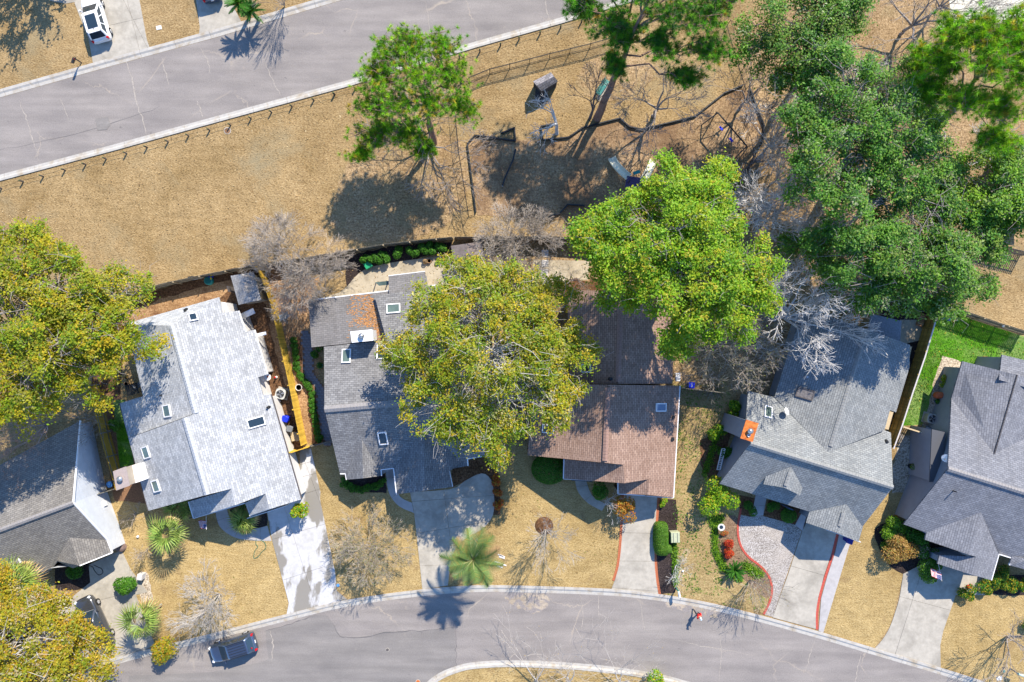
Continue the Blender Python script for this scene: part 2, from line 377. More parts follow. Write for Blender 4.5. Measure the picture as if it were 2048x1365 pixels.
# ------------------------------------------------------------ mesh builder
class MB:
    def __init__(s): s.v = []; s.f = []; s.m = []; s.mi = 0; s.sm = []
    def add(s, vs, fs, smooth=False):
        b = len(s.v); s.v += [Vector(x) for x in vs]
        for f in fs: s.f.append([b + i for i in f]); s.m.append(s.mi); s.sm.append(smooth)
    def box(s, c, size, rz=0.0, M=None, taper=1.0):
        x, y, z = size[0] / 2, size[1] / 2, size[2] / 2
        vs = [Vector((a * x * (taper if q > 0 else 1), b * y * (taper if q > 0 else 1), q * z)) for q in (-1, 1) for b in (-1, 1) for a in (-1, 1)]
        if M is None: M = Matrix.Translation(c) @ Matrix.Rotation(rz, 4, 'Z')
        else: M = Matrix.Translation(c) @ M
        s.add([M @ v for v in vs], [(0, 2, 3, 1), (4, 5, 7, 6), (0, 1, 5, 4), (2, 6, 7, 3), (0, 4, 6, 2), (1, 3, 7, 5)])
        return s
    def beam(s, a, b, w, h):
        """box from a to b (centre line), w wide across, h high"""
        a, b = Vector(a), Vector(b); d = (b - a)
        if d.length < 1e-6: return s
        x = d.normalized(); up = Vector((0, 0, 1)) if abs(x.z) < 0.95 else Vector((0, 1, 0))
        y = up.cross(x).normalized(); z = x.cross(y)
        vs = [p + y * (i * w / 2) + z * (j * h / 2) for p in (a, b) for i, j in ((-1, -1), (1, -1), (1, 1), (-1, 1))]
        s.add(vs, [(0, 3, 2, 1), (4, 5, 6, 7), (0, 1, 5, 4), (1, 2, 6, 5), (2, 3, 7, 6), (3, 0, 4, 7)])
        return s
    def tube(s, a, b, r0, r1=None, n=8, caps=True):
        r1 = r0 if r1 is None else r1
        a, b = Vector(a), Vector(b); d = (b - a).normalized()
        u = d.orthogonal().normalized(); w = d.cross(u)
        vs = [p + (u * math.cos(2 * math.pi * i / n) + w * math.sin(2 * math.pi * i / n)) * r for p, r in ((a, r0), (b, r1)) for i in range(n)]
        s.add(vs, [(i, (i + 1) % n, n + (i + 1) % n, n + i) for i in range(n)], True)
        if caps: s.add(vs, [tuple(range(n))[::-1], tuple(range(n, 2 * n))])
        return s
    def pipe(s, pts, r, n=6):
        for a, b in zip(pts, pts[1:]): s.tube(a, b, r if not isinstance(r, (list, tuple)) else r[0], None, n)
        return s
    def lathe(s, c, prof, n=16):
        c = Vector(c)
        vs = [c + Vector((r * math.cos(2 * math.pi * i / n), r * math.sin(2 * math.pi * i / n), z)) for r, z in prof for i in range(n)]
        fs = [(k * n + i, k * n + (i + 1) % n, (k + 1) * n + (i + 1) % n, (k + 1) * n + i) for k in range(len(prof) - 1) for i in range(n)]
        s.add(vs, fs, True)
        s.add(vs, [tuple(range(n))[::-1], tuple(range((len(prof) - 1) * n, len(prof) * n))])
        return s
    def prism(s, top, depth):
        """polygon (world points) with thickness going straight down"""
        n = len(top); top = [Vector(p) for p in top]
        a = sum((top[i].x * top[(i + 1) % n].y - top[(i + 1) % n].x * top[i].y) for i in range(n))
        if a < 0: top = top[::-1]
        bot = [p - Vector((0, 0, depth)) for p in top]
        s.add(top + bot, [tuple(range(n)), tuple(range(n, 2 * n))[::-1]] + [(i, i + n, (i + 1) % n + n, (i + 1) % n) for i in range(n)])
        return s
    def build(s, name, mats, parent=None, origin=None, local=False):
        """one mesh object. local: vertices already in the parent's (or own) space"""
        if not isinstance(mats, (list, tuple)): mats = [mats]
        if local: o0 = Vector((0, 0, 0))
        elif parent is not None: o0 = ROOT[parent.name]
        else: o0 = Vector(origin) if origin is not None else Vector((0, 0, 0))
        me = bpy.data.meshes.new(name)
        me.from_pydata([v - o0 for v in s.v], [], s.f)
        for m in mats: me.materials.append(m)
        me.polygons.foreach_set('material_index', s.m)
        me.polygons.foreach_set('use_smooth', s.sm)
        me.update()
        return put(name, me, parent, o0 if parent is None else None)

ROOT = {}
def put(name, me, parent=None, loc=None):
    o = bpy.data.objects.new(name, me)
    COL.objects.link(o)
    if parent is not None:
        o.parent = parent; ROOT[o.name] = ROOT[parent.name]
    else:
        if loc is not None: o.location = loc
        ROOT[o.name] = Vector(o.location)
    return o

def thing(name, label, cat, loc=(0, 0, 0), rz=0.0, group=None, kind=None):
    o = bpy.data.objects.new(name, None)
    COL.objects.link(o)
    o.location = loc; o.rotation_euler = (0, 0, rz)
    o.empty_display_size = 0.3
    ROOT[o.name] = Vector(loc)
    return tag(o, label, cat, group, kind)

def tag(o, label=None, cat=None, group=None, kind=None):
    if label: o['label'] = label
    if cat: o['category'] = cat
    if group: o['group'] = group
    if kind: o['kind'] = kind
    return o

def dup(root, loc, rz, label=None):
    r = root.copy(); COL.objects.link(r); r.location = loc; r.rotation_euler = (0, 0, rz)
    ROOT[r.name] = Vector(loc)
    if label: r['label'] = label
    for ch in list(root.children):
        c = ch.copy(); COL.objects.link(c); c.parent = r; ROOT[c.name] = Vector(loc)
        for g in list(ch.children):
            d = g.copy(); COL.objects.link(d); d.parent = c; ROOT[d.name] = Vector(loc)
    return r

SHEETS = [0]
RAGGED = {'needle_bed': 3.5, 'wooded_ground': 4.5, 'litter_bed': 3, 'straw_bed': 2.0, 'playground_surface': 1.2, 'gravel_bed': 1.0, 'mulch_bed': 0.9, 'side_yard': 1.0, 'sand': 1.2}
def sheet(name, pts, mat, z, kind='structure', sm=0, label=None, cat=None):
    # sheets lie one above the other in the order they are laid
    if z < 0.05:
        SHEETS[0] += 1; z = 0.004 + 0.0005 * SHEETS[0]
    if sm: pts = smooth(pts, sm, True)
    if name in RAGGED:      # loose edges of beds and litter wander
        o_ = []
        for i, p in enumerate(pts):
            q = pts[(i + 1) % len(pts)]; n_ = max(1, int(math.hypot(q[0] - p[0], q[1] - p[1]) / max(9, 3.4 * RAGGED[name])))
            for k in range(n_):
                o_.append((p[0] + (q[0] - p[0]) * k / n_ + rnd.gauss(0, RAGGED[name]), p[1] + (q[1] - p[1]) * k / n_ + rnd.gauss(0, RAGGED[name])))
        pts = o_
    mb = MB()
    vs = [P(p[0], p[1], 0) + Vector((0, 0, z)) for p in pts]
    n = len(vs)
    if sum(vs[i].x * vs[(i + 1) % n].y - vs[(i + 1) % n].x * vs[i].y for i in range(n)) < 0: vs = vs[::-1]
    mb.add(vs, [tuple(range(n))])
    o = mb.build(name, mat)
    return tag(o, label, cat, None, kind)

def clip(poly, a, b, gap):
    """part of polygon to the left of a->b, pulled back by gap"""
    d = (b - a).normalized(); nrm = Vector((-d.y, d.x))
    f = lambda p: (p - a).dot(nrm) - gap
    out = []
    for i, p in enumerate(poly):
        q = poly[(i + 1) % len(poly)]
        fp, fq = f(p), f(q)
        if fp >= 0: out.append(p)
        if fp * fq < 0: out.append(p + (q - p) * (fp / (fp - fq)))
    return out

def slabs(root, pts, cuts, mat, z, depth=0.1, gap=0.012, name='concrete_slab'):
    polys = [[P(*p).xy for p in pts]]
    for c in cuts:
        a, b = P(*c[0]).xy, P(*c[1]).xy
        nxt = []
        for p in polys:
            for q in (clip(p, a, b, gap), clip(p, b, a, gap)):
                if len(q) >= 3: nxt.append(q)
        polys = nxt
    for p in polys:
        mb = MB(); mb.prism([Vector((q.x, q.y, z)) for q in p], depth)
        mb.build(name, mat, root)

def fan_copy(me, name, parent, M):
    o = put(name, me, parent); o.matrix_basis = M
    return o
# ------------------------------------------------------------ the ground
mb = MB(); mb.add([(-900, -900, 0), (900, -900, 0), (900, 900, 0), (-900, 900, 0)], [(0, 1, 2, 3)])
tag(mb.build('ground', FIELD), kind='structure')

UPT = [(-260, 263), (0, 188), (212, 128), (431, 68), (660, 0), (980, -95), (1400, -215)]     # upper street, north kerb
UPB = [(-260, 431), (0, 356), (230, 295), (400, 248), (700, 166), (950, 90), (1120, 42), (1300, -14), (1640, -130)]
ROADU = [(p[0], p[1] + 8) for p in UPT] + [(p[0], p[1] - 4) for p in UPB[::-1]]
sheet('road', ROADU, ROAD, 0.008)
LOT = smooth([(-260, 1462), (60, 1372), (256, 1316), (420, 1275), (572, 1236), (700, 1206), (845, 1186), (952, 1178), (1059, 1179), (1218, 1185), (1314, 1195),
              (1405, 1210), (1501, 1233), (1646, 1273), (1749, 1304), (1881, 1343), (1966, 1370), (2300, 1480)], 4)
ISL = smooth([(820, 1420), (850, 1378), (874, 1356), (908, 1340), (952, 1330), (1041, 1327), (1183, 1335), (1290, 1349), (1346, 1361), (1500, 1405), (1800, 1490)], 4)
sheet('road', LOT + [(2300, 1700), (-260, 1700)], ROAD, 0.008)
sheet('road_patch', [(250, 1420), (258, 1352), (420, 1345), (523, 1325), (537, 1318), (533, 1290), (531, 1262), (590, 1246), (632, 1230), (655, 1232), (668, 1250), (680, 1272), (714, 1276), (780, 1265), (840, 1262), (908, 1254), (911, 1290), (912, 1334), (870, 1356), (840, 1420)], ROAD2, 0.012)
sheet('street_island', [(p[0], p[1] + 6) for p in ISL] + [(1800, 1700), (820, 1700)], GOLD, 0.07)
sheet('sand', smooth([(1010, 1194), (1040, 1186), (1090, 1190), (1098, 1206), (1085, 1222), (1062, 1227), (1046, 1218), (1024, 1216)], 4, True),
      ground_mat('sandy_wash', [(0.3, (0.36, 0.3, 0.24)), (0.7, (0.5, 0.43, 0.34))], (0.32, 0.29, 0.28), (0.45, 0.55), 1.2, 8, 0.3), 0.014, 'stuff', label='pale sand washed onto the road by the kerb', cat='sand')
sheet('sand', smooth([(1340, 1198), (1400, 1212), (1440, 1224), (1430, 1236), (1370, 1222), (1330, 1212)], 4, True), bpy.data.materials['sandy_wash'], 0.014, 'stuff', label='sandy strip washed along the gutter near the walker', cat='sand')

# ------------------------------------------------------------ lawns and beds
SH = lambda n, p, m, z, sm=0: sheet(n, p, m, z, 'structure', sm)
SH('verge', [(-260, 250), (0, 174), (212, 114), (431, 54), (660, -14), (660, -300), (-260, -300)], FIELD, 0.004)
SH('lawn', [(205, 1010), (300, 930), (420, 1000), (545, 1040), (548, 1082), (577, 1210), (573, 1228), (420, 1268), (250, 1310), (240, 1120)], GOLD, 0.004)
SH('lawn', [(604, 880), (664, 880), (700, 960), (830, 960), (845, 1178), (700, 1198), (672, 1180), (640, 1000)], GOLD, 0.004)
SH('lawn', [(895, 1170), (900, 1060), (985, 1030), (990, 900), (1050, 880), (1060, 910), (1250, 970), (1246, 1040), (1226, 1177), (1059, 1171)], GOLD, 0.004)
SH('lawn', [(1340, 760), (1450, 760), (1500, 900), (1490, 1060), (1545, 1160), (1530, 1228), (1400, 1200), (1316, 1187), (1345, 1100)], GREENISH, 0.004)
SH('lawn', [(1700, 1084), (1786, 960), (1830, 870), (1850, 1060), (1806, 1150), (1781, 1249), (1749, 1296), (1646, 1264)], GOLD, 0.004)
SH('lawn', [(1909, 1190), (2100, 1130), (2100, 1420), (1966, 1360), (1880, 1335), (1881, 1281)], GOLD, 0.004)
SH('turf_lawn', [(1880, 616), (1960, 645), (2100, 690), (2100, 770), (2000, 740), (1930, 735), (1888, 716), (1876, 740), (1862, 790), (1850, 850), (1800, 852), (1796, 835)], TURF, 0.012)
SH('gravel_bed', [(1886, 712), (1925, 726), (1970, 735), (2005, 712), (2030, 740), (2000, 780), (1920, 770), (1900, 800), (1895, 880), (1840, 870), (1862, 790), (1874, 740)], GRAVEL, 0.016)
SH('mulch_bed', [(330, 575), (470, 536), (520, 620), (470, 625), (440, 600), (420, 600), (290, 636), (250, 650), (240, 800), (180, 800), (190, 640)], MULCH, 0.006)
SH('mulch_bed', [(472, 548), (516, 538), (560, 720), (604, 892), (604, 905), (578, 902), (540, 790), (515, 730), (480, 622)], MULCH, 0.006)
SH('gravel_bed', [(250, 660), (290, 640), (440, 596), (470, 570), (460, 560), (330, 595), (240, 630)], STRAW, 0.010)
SH('straw_bed', [(516, 540), (560, 530), (640, 560), (620, 600), (630, 700), (650, 880), (616, 890), (560, 740)], STRAW, 0.008)
SH('mulch_bed', [(592, 670), (612, 680), (614, 745), (636, 790), (648, 880), (630, 888), (624, 830), (610, 770), (598, 730)], MULCH, 0.012)
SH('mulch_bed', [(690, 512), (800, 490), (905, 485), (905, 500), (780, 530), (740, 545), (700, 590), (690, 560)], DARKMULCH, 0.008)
SH('patio', smooth([(620, 604), (680, 585), (720, 545), (760, 530), (840, 518), (910, 512), (940, 540), (930, 600), (760, 610)], 3, True), PATIO, 0.016)
SH('litter_bed', [(1000, 480), (1160, 476), (1240, 500), (1260, 590), (1130, 590), (1060, 560), (940, 540)], LITTER, 0.006)
SH('patio', [(1066, 520), (1180, 522), (1176, 560), (1110, 566), (1064, 556)], PATIO, 0.014)
SH('litter_bed', [(1110, 562), (1240, 556), (1280, 600), (1130, 600)], MULCH, 0.018)
SH('litter_bed', [(1350, 560), (1560, 540), (1600, 700), (1540, 790), (1480, 800), (1450, 760), (1350, 770)], LITTER, 0.006)
SH('wooded_ground', smooth([(1480, 90), (1600, -40), (1850, -60), (2100, 60), (2100, 470), (1960, 500), (1900, 600), (1840, 640), (1700, 600), (1560, 560), (1470, 400), (1500, 260)], 4, True), LITTER, 0.004)
SH('playground_surface', [(937, 288), (952, 272), (1032, 282), (1085, 281), (1137, 276), (1164, 257), (1239, 238), (1282, 260), (1350, 244), (1389, 234), (1447, 188), (1490, 178), (1527, 253), (1524, 284), (1461, 390), (1300, 470), (1166, 440), (1098, 440), (955, 430)], CHIPS, 0.006)
SH('needle_bed', smooth([(700, 330), (760, 290), (850, 270), (930, 290), (930, 400), (860, 470), (700, 480), (660, 430)], 4, True), LITTER, 0.003)
SH('needle_bed', smooth([(1160, 150), (1200, 110), (1290, 120), (1300, 170), (1240, 200), (1170, 190)], 4, True), LITTER, 0.003)
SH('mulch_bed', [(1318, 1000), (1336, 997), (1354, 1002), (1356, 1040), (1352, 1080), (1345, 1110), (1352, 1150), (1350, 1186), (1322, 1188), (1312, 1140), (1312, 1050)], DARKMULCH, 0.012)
SH('mulch_bed', [(1400, 880), (1470, 850), (1450, 900), (1440, 960), (1420, 960), (1400, 930)], MULCH, 0.010)
SH('mulch_bed', smooth([(1426, 1040), (1450, 1030), (1478, 1040), (1482, 1085), (1500, 1118), (1536, 1150), (1542, 1180), (1532, 1196), (1490, 1160), (1446, 1130), (1434, 1085)], 3, True),
   ground_mat('brown_bed', [(0.3, (0.1, 0.06, 0.04)), (0.7, (0.36, 0.25, 0.16))], (0.2, 0.22, 0.05), (0.6, 0.7), 0.9, 6, 0.8), 0.010)
SH('mulch_bed', [(1536, 1000), (1606, 1020), (1600, 1060), (1580, 1060), (1524, 1040)], MULCH, 0.012)
SH('mulch_bed', [(1480, 990), (1512, 998), (1504, 1036), (1480, 1030)], MULCH, 0.012)
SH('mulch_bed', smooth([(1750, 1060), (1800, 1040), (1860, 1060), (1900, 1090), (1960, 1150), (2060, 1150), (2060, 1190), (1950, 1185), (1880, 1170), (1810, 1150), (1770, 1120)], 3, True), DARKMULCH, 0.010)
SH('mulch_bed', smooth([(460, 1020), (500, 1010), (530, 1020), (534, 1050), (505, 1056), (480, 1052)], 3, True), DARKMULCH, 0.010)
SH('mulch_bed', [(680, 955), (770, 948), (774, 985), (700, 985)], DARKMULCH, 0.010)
SH('mulch_bed', [(905, 930), (985, 905), (1000, 960), (1000, 1030), (985, 1030), (984, 972), (963, 947), (905, 976)], MULCH, 0.010)
SH('mulch_bed', [(110, 1130), (180, 1120), (188, 1170), (150, 1180), (110, 1180)], DARKMULCH, 0.010)
SH('side_yard', [(1800, 868), (1840, 872), (1832, 985), (1785, 985), (1786, 930)], GRAVEL, 0.008)
SH('side_yard', [(186, 780), (240, 790), (300, 1010), (230, 1000)], SOIL, 0.006)
SH('turf_lawn', [(226, 800), (250, 800), (268, 930), (240, 935)], TURF, 0.010)
SH('side_yard', [(1760, 600), (1870, 610), (1800, 850), (1770, 850)], DARKMULCH, 0.008)
SH('patio', [(1800, 640), (1855, 640), (1845, 680), (1800, 690)], PATIO, 0.014)
SH('parking_pad', [(1880, -200), (1900, 20), (1870, 60), (1960, 60), (2300, 60), (2300, -200)], concrete('cream_concrete', (0.55, 0.52, 0.42), (0.66, 0.63, 0.53), (0.5, 0.45, 0.36)), 0.02)

# ------------------------------------------------------------ kerbs, one segment between joints
def kerb(line, w, h, seg_px, side):
    root = tag(thing('kerb', None, None, (0, 0, 0)), kind='structure')
    pts = [P(*p).xy for p in line]
    acc = []; s = 0
    dens = []
    for a, b in zip(pts, pts[1:]):
        n = max(1, int((b - a).length / 0.5))
        dens += [a + (b - a) * (i / n) for i in range(n)]
    dens.append(pts[-1])
    step = seg_px * MPP; cur = [dens[0]]; ln = 0
    def flush(c):
        if len(c) < 2: return
        mbk = MB(); L_ = []; 
        nrm = []
        for i, p in enumerate(c):
            d = (c[min(i + 1, len(c) - 1)] - c[max(i - 1, 0)]).normalized()
            nrm.append(Vector((-d.y, d.x)) * side)
        # gutter pan, rolled face, flat top
        prof = [(-w * 0.45, 0.014), (-w * 0.05, 0.022), (w * 0.16, h), (w * 0.5, h), (w * 0.5, -0.02)]
        c2 = list(c); d0 = (c[1] - c[0]).normalized(); d1 = (c[-1] - c[-2]).normalized()
        c2[0] = c[0] + d0 * 0.012; c2[-1] = c[-1] - d1 * 0.012
        vs = [Vector((p.x + n_.x * o, p.y + n_.y * o, z)) for p, n_ in zip(c2, nrm) for o, z in prof]
        k = len(prof)
        fs = [(i * k + j, (i + 1) * k + j, (i + 1) * k + j + 1, i * k + j + 1) for i in range(len(c) - 1) for j in range(k - 1)]
        if side < 0: fs = [f[::-1] for f in fs]
        mbk.add(vs, fs); mbk.add(vs, [tuple(range(k)), tuple(range((len(c) - 1) * k, len(c) * k))])
        mbk.build('kerb_segment', KERB, root)
    for p in dens[1:]:
        ln += (p - cur[-1]).length; cur.append(p)
        if ln >= step: flush(cur); cur = [p]; ln = 0
    flush(cur)
kerb(UPT, 0.8, 0.1, 66, 1)
kerb(UPB, 0.66, 0.1, 62, -1)
kerb(LOT, 0.72, 0.1, 70, 1)
kerb(ISL, 0.66, 0.13, 80, -1)

# ------------------------------------------------------------ driveways and walks
def drive(name, pts, cuts, mat, z=0.05, sm=0):
    root = tag(thing(name, None, None), kind='structure')
    slabs(root, smooth(pts, sm, True) if sm else pts, cuts, mat, z)
    return root
drive('driveway', [(533, 1015), (600, 985), (600, 900), (622, 897), (641, 985), (640, 998), (670, 1143), (674, 1182), (697, 1201), (573, 1231), (578, 1206), (544, 1079)],
      [((500, 1092), (700, 1034)), ((500, 1182), (720, 1110)), ((560, 1250), (720, 1204)), ((585, 1065), (640, 1240)), ((560, 1003), (700, 960)), ((600, 955), (660, 940)), ((600, 930), (660, 912)), ((601, 900), (640, 1004))], CONCW)
walk1 = smooth([(431, 1020), (434, 1038), (443, 1057), (470, 1075), (505, 1081), (543, 1082)], 4) + smooth([(535, 1052), (505, 1058), (479, 1054), (461, 1038), (452, 1012)], 4)
drive('front_walk', walk1, [((425, 1045), (470, 1030)), ((440, 1068), (476, 1043)), ((465, 1085), (484, 1045)), ((496, 1090), (500, 1045)), ((520, 1090), (522, 1045))], CONCB)
drive('driveway', smooth([(800, 985), (899, 979), (930, 962), (963, 947), (982, 960), (988, 990), (986, 1030), (965, 1058), (930, 1078), (905, 1110), (896, 1171)], 3) + [(845, 1179), (828, 1022), (820, 985)],
      [((800, 1072), (1000, 1040)), ((800, 1134), (920, 1128)), ((885, 960), (900, 1072)), ((800, 1005), (1000, 990))], CONC)
drive('front_walk', smooth([(771, 925), (773, 960), (780, 990), (799, 1013), (828, 1026)], 4) + smooth([(824, 1006), (806, 998), (796, 985), (789, 940)], 4),
      [((760, 955), (800, 955)), ((780, 1000), (800, 980))], CONCB)
drive('driveway', [(1247, 985), (1245, 1040), (1242, 1090), (1238, 1130), (1231, 1157), (1222, 1180), (1317, 1192), (1312, 1160), (1309, 1120), (1310, 1060), (1315, 985)],
      [((1230, 1065), (1330, 1068)), ((1220, 1122), (1330, 1123)), ((1220, 1175), (1330, 1184))], CONC)
drive('front_walk', smooth([(1149, 950), (1152, 972), (1160, 990), (1178, 1008), (1204, 1022)], 4) + smooth([(1212, 1008), (1196, 1000), (1182, 988), (1170, 955)], 4),
      [((1145, 975), (1180, 970)), ((1165, 1005), (1190, 985))], CONC)
SH('pebble_court', smooth([(1479, 1030), (1476, 1056), (1480, 1090), (1496, 1115), (1520, 1135), (1538, 1156), (1543, 1182), (1537, 1206), (1527, 1229)], 4) + [(1545, 1234), (1575, 1146), (1603, 1063), (1590, 1050), (1524, 1032), (1500, 1034)], PEBBLE, 0.022)
drive('driveway', [(1613, 1030), (1676, 1052), (1663, 1105), (1648, 1150), (1636, 1195), (1631, 1258), (1545, 1235), (1577, 1146), (1604, 1063)], [((1560, 1126), (1680, 1160))], CONC)
drive('driveway', [(1682, 1052), (1712, 1062), (1700, 1086), (1646, 1266), (1637, 1262), (1642, 1197), (1655, 1150), (1670, 1105)], [], CONCB)
drive('front_walk', [(1512, 985), (1534, 990), (1526, 1031), (1503, 1033)], [((1500, 1010), (1540, 1012))], CONCB)
drive('front_walk', [(1606, 1020), (1622, 1026), (1604, 1062), (1590, 1050)], [], CONCB)
drive('driveway', smooth([(1806, 1148), (1799, 1193), (1790, 1225), (1779, 1255), (1764, 1280), (1749, 1297)], 3) + [(1881, 1336), (1880, 1290), (1886, 1262), (1900, 1222), (1911, 1190), (1976, 1190), (1990, 1172), (1960, 1150), (1860, 1120)],
      [((1780, 1188), (1920, 1226)), ((1790, 1308), (1850, 1120))], CONC)
drive('driveway', [(150, 1190), (181, 1165), (178, 1130), (243, 1100), (262, 1140), (296, 1184), (272, 1190), (310, 1290), (248, 1322), (120, 1360), (60, 1300)],
      [((150, 1213), (320, 1170)), ((150, 1300), (320, 1255)), ((248, 1340), (252, 1270))], CONC)
drive('driveway', [(150, -60), (150, 8), (178, 80), (186, 124), (188, 131), (301, 100), (294, 80), (268, -60)], [((140, 70), (300, 33)), ((240, -60), (262, 30)), ((262, 30), (300, 105))], CONC)
drive('driveway', [(384, -60), (400, 55), (398, 74), (486, 50), (470, 20), (455, -60)], [], CONC)
SH('sidewalk', [(100, -60), (100, 2), (130, 8), (154, 4), (150, -60)], CONC, 0.02)

# brick edging, brick by brick
def edging(label, line, mat, bl, bw, z=0.06, gap=0.012):
    root = tag(thing('brick_edging', label, 'edging'), kind='structure')
    pts = [P(*p).xy for p in line]; pos = []
    acc = 0.0
    for a, b in zip(pts, pts[1:]):
        d = (b - a); ln = d.length; d.normalize()
        while acc < ln: pos.append((a + d * acc, math.atan2(d.y, d.x))); acc += bl
        acc -= ln
    b0 = MB(); b0.box((0, 0, 0), (bl - gap, bw, 0.09)); me = None
    for p, an in pos:
        M = Matrix.Translation((p.x, p.y, z - 0.045 + rnd.uniform(-.004, .004))) @ Matrix.Rotation(an + rnd.uniform(-.03, .03), 4, 'Z')
        if me is None: o = b0.build('brick', mat, root, local=True); me = o.data; o.matrix_basis = M
        else: fan_copy(me, 'brick', root, M)
edging('row of red bricks along the left of the centre driveway', smooth([(1245, 985), (1243, 1040), (1240, 1090), (1235, 1132), (1226, 1163)], 4), BRICK, 0.2, 0.24)
edging('row of red bricks between the centre driveway and dark mulch', smooth([(1318, 990), (1313, 1050), (1311, 1110), (1314, 1155), (1320, 1192)], 4), BRICK, 0.2, 0.24)
edging('curving red brick edge of the pebble court', smooth([(1481, 1020), (1476, 1050), (1476, 1070), (1482, 1093), (1497, 1114), (1520, 1132), (1537, 1152), (1544, 1178), (1539, 1204), (1526, 1231)], 4), REDPAVE, 0.3, 0.2)
edging('long red brick line between the two concrete strips', smooth([(1677, 1058), (1664, 1112), (1650, 1155), (1640, 1190), (1634, 1225), (1634, 1262)], 4), REDPAVE, 0.3, 0.24)

# paver path beside the charcoal house
root = tag(thing('paver_path', None, None), kind='structure')
me = None
poly = [P(*p).xy for p in smooth([(602, 664), (622, 668), (626, 700), (626, 740), (634, 762), (650, 780), (655, 830), (664, 885), (650, 890), (638, 840), (628, 770), (608, 755), (606, 700)], 3, True)]
def inside(p, poly):
    c = False
    for i in range(len(poly)):
        a, b = poly[i], poly[i - 1]
        if (a.y > p.y) != (b.y > p.y) and p.x < (b.x - a.x) * (p.y - a.y) / (b.y - a.y) + a.x: c = not c
    return c
x0 = min(p.x for p in poly); x1 = max(p.x for p in poly); y0 = min(p.y for p in poly); y1 = max(p.y for p in poly)
r_ = 0; y = y0
while y < y1:
    x = x0 + (r_ % 2) * 0.19
    while x < x1:
        if inside(Vector((x, y)), poly):
            M = Matrix.Translation((x, y, 0.012 + rnd.uniform(0, .01))) @ Matrix.Rotation(rnd.uniform(-.04, .04), 4, 'Z')
            if me is None:
                o = MB().box((0, 0, 0), (0.36, 0.26, 0.06)).build('paver', PAVER, root, local=True); me = o.data; o.matrix_basis = M
            else: fan_copy(me, 'paver', root, M)
        x += 0.38
    y += 0.28; r_ += 1
SH('path_bed', smooth([(600, 664), (624, 668), (629, 700), (629, 740), (637, 762), (653, 780), (658, 830), (667, 885), (648, 890), (636, 840), (626, 772), (606, 757), (604, 700)], 3, True), SOIL, 0.020 - 0.004)
for i, (x, y, lab) in enumerate([(1090, 507, 'shaded square stepping stone nearest the back fence'), (1090, 527, 'pale square stepping stone half shaded at its top edge'), (1089, 545, 'brightest white square stepping stone on the small patio'), (1090, 563, 'square stepping stone partly under the olive tree')]):
    c = P(x, y); o = MB().box((c.x, c.y, 0.03), (0.66, 0.66, 0.08), R(rnd.uniform(-3, 3))).build('stepping_stone', STONE, None, (c.x, c.y, 0))
    tag(o, lab, 'paving stone', 'stepping stones behind the brown house')

# sand filled cracks across the two streets
CRK = flat('crack_sand', (0.34, 0.305, 0.265), 0.95, var=0.25, vs=5)
DRK = flat('crack_tar', (0.12, 0.115, 0.115), 0.9, var=0.2, vs=5)
def crack(pts, w, mat):
    p = smooth(pts, 7); L_, R_ = [], []
    for i in range(len(p)):
        q, r = p[max(0, i - 1)], p[min(len(p) - 1, i + 1)]; d = Vector((r[0] - q[0], r[1] - q[1])).normalized(); n = Vector((-d.y, d.x)); j = rnd.gauss(0, 0.9)
        k = w * (0.5 + rnd.random()) * (0.25 + 0.75 * math.sin(math.pi * (i + .5) / len(p)))
        L_.append((p[i][0] + n.x * (j + k), p[i][1] + n.y * (j + k))); R_.append((p[i][0] + n.x * (j - k), p[i][1] + n.y * (j - k)))
    mb = MB(); vs = [P(*q) + Vector((0, 0, 0.0125)) for q in L_ + R_]; n = len(L_)
    mb.add(vs, [(i, i + 1, n + i + 1, n + i) for i in range(n - 1)])
    tag(mb.build('road_crack', mat), kind='structure')
for c, w in (([(38, 200), (52, 238), (66, 280), (79, 325)], .9), ([(249, 120), (262, 150), (270, 190), (284, 235), (294, 270)], 1.1), ([(325, 116), (330, 140), (338, 171)], .8), ([(400, 96), (414, 120), (420, 147)], .9),
             ([(393, 202), (401, 220), (407, 236)], .9), ([(530, 126), (545, 160), (560, 191)], .7), ([(1086, -10), (1092, 15), (1098, 40)], .8), ([(120, 195), (128, 215), (137, 240)], .6), ([(850, 0), (858, 40), (862, 80)], .5),
             ([(1278, 1194), (1284, 1230), (1290, 1262)], .6), ([(1160, 1188), (1166, 1225), (1163, 1260)], .6), ([(1197, 1190), (1199, 1240)], .5), ([(1630, 1280), (1620, 1310), (1610, 1345)], .7), ([(1440, 1262), (1443, 1310), (1437, 1362)], .6), ([(1724, 1302), (1715, 1340), (1708, 1380)], .7), ([(1350, 1280), (1400, 1292), (1450, 1300), (1510, 1312)], .5), ([(540, 1262), (546, 1290), (543, 1322)], .9)):
    crack(c, w, CRK)
for c, w in (([(632, 1230), (590, 1246), (531, 1262)], .7), ([(668, 1250), (680, 1272), (714, 1276), (780, 1265), (840, 1262), (908, 1254)], .8), ([(911, 1256), (912, 1300), (913, 1336)], .6), ([(0, 300), (150, 268), (320, 215)], .4)):
    crack(c, w, DRK)
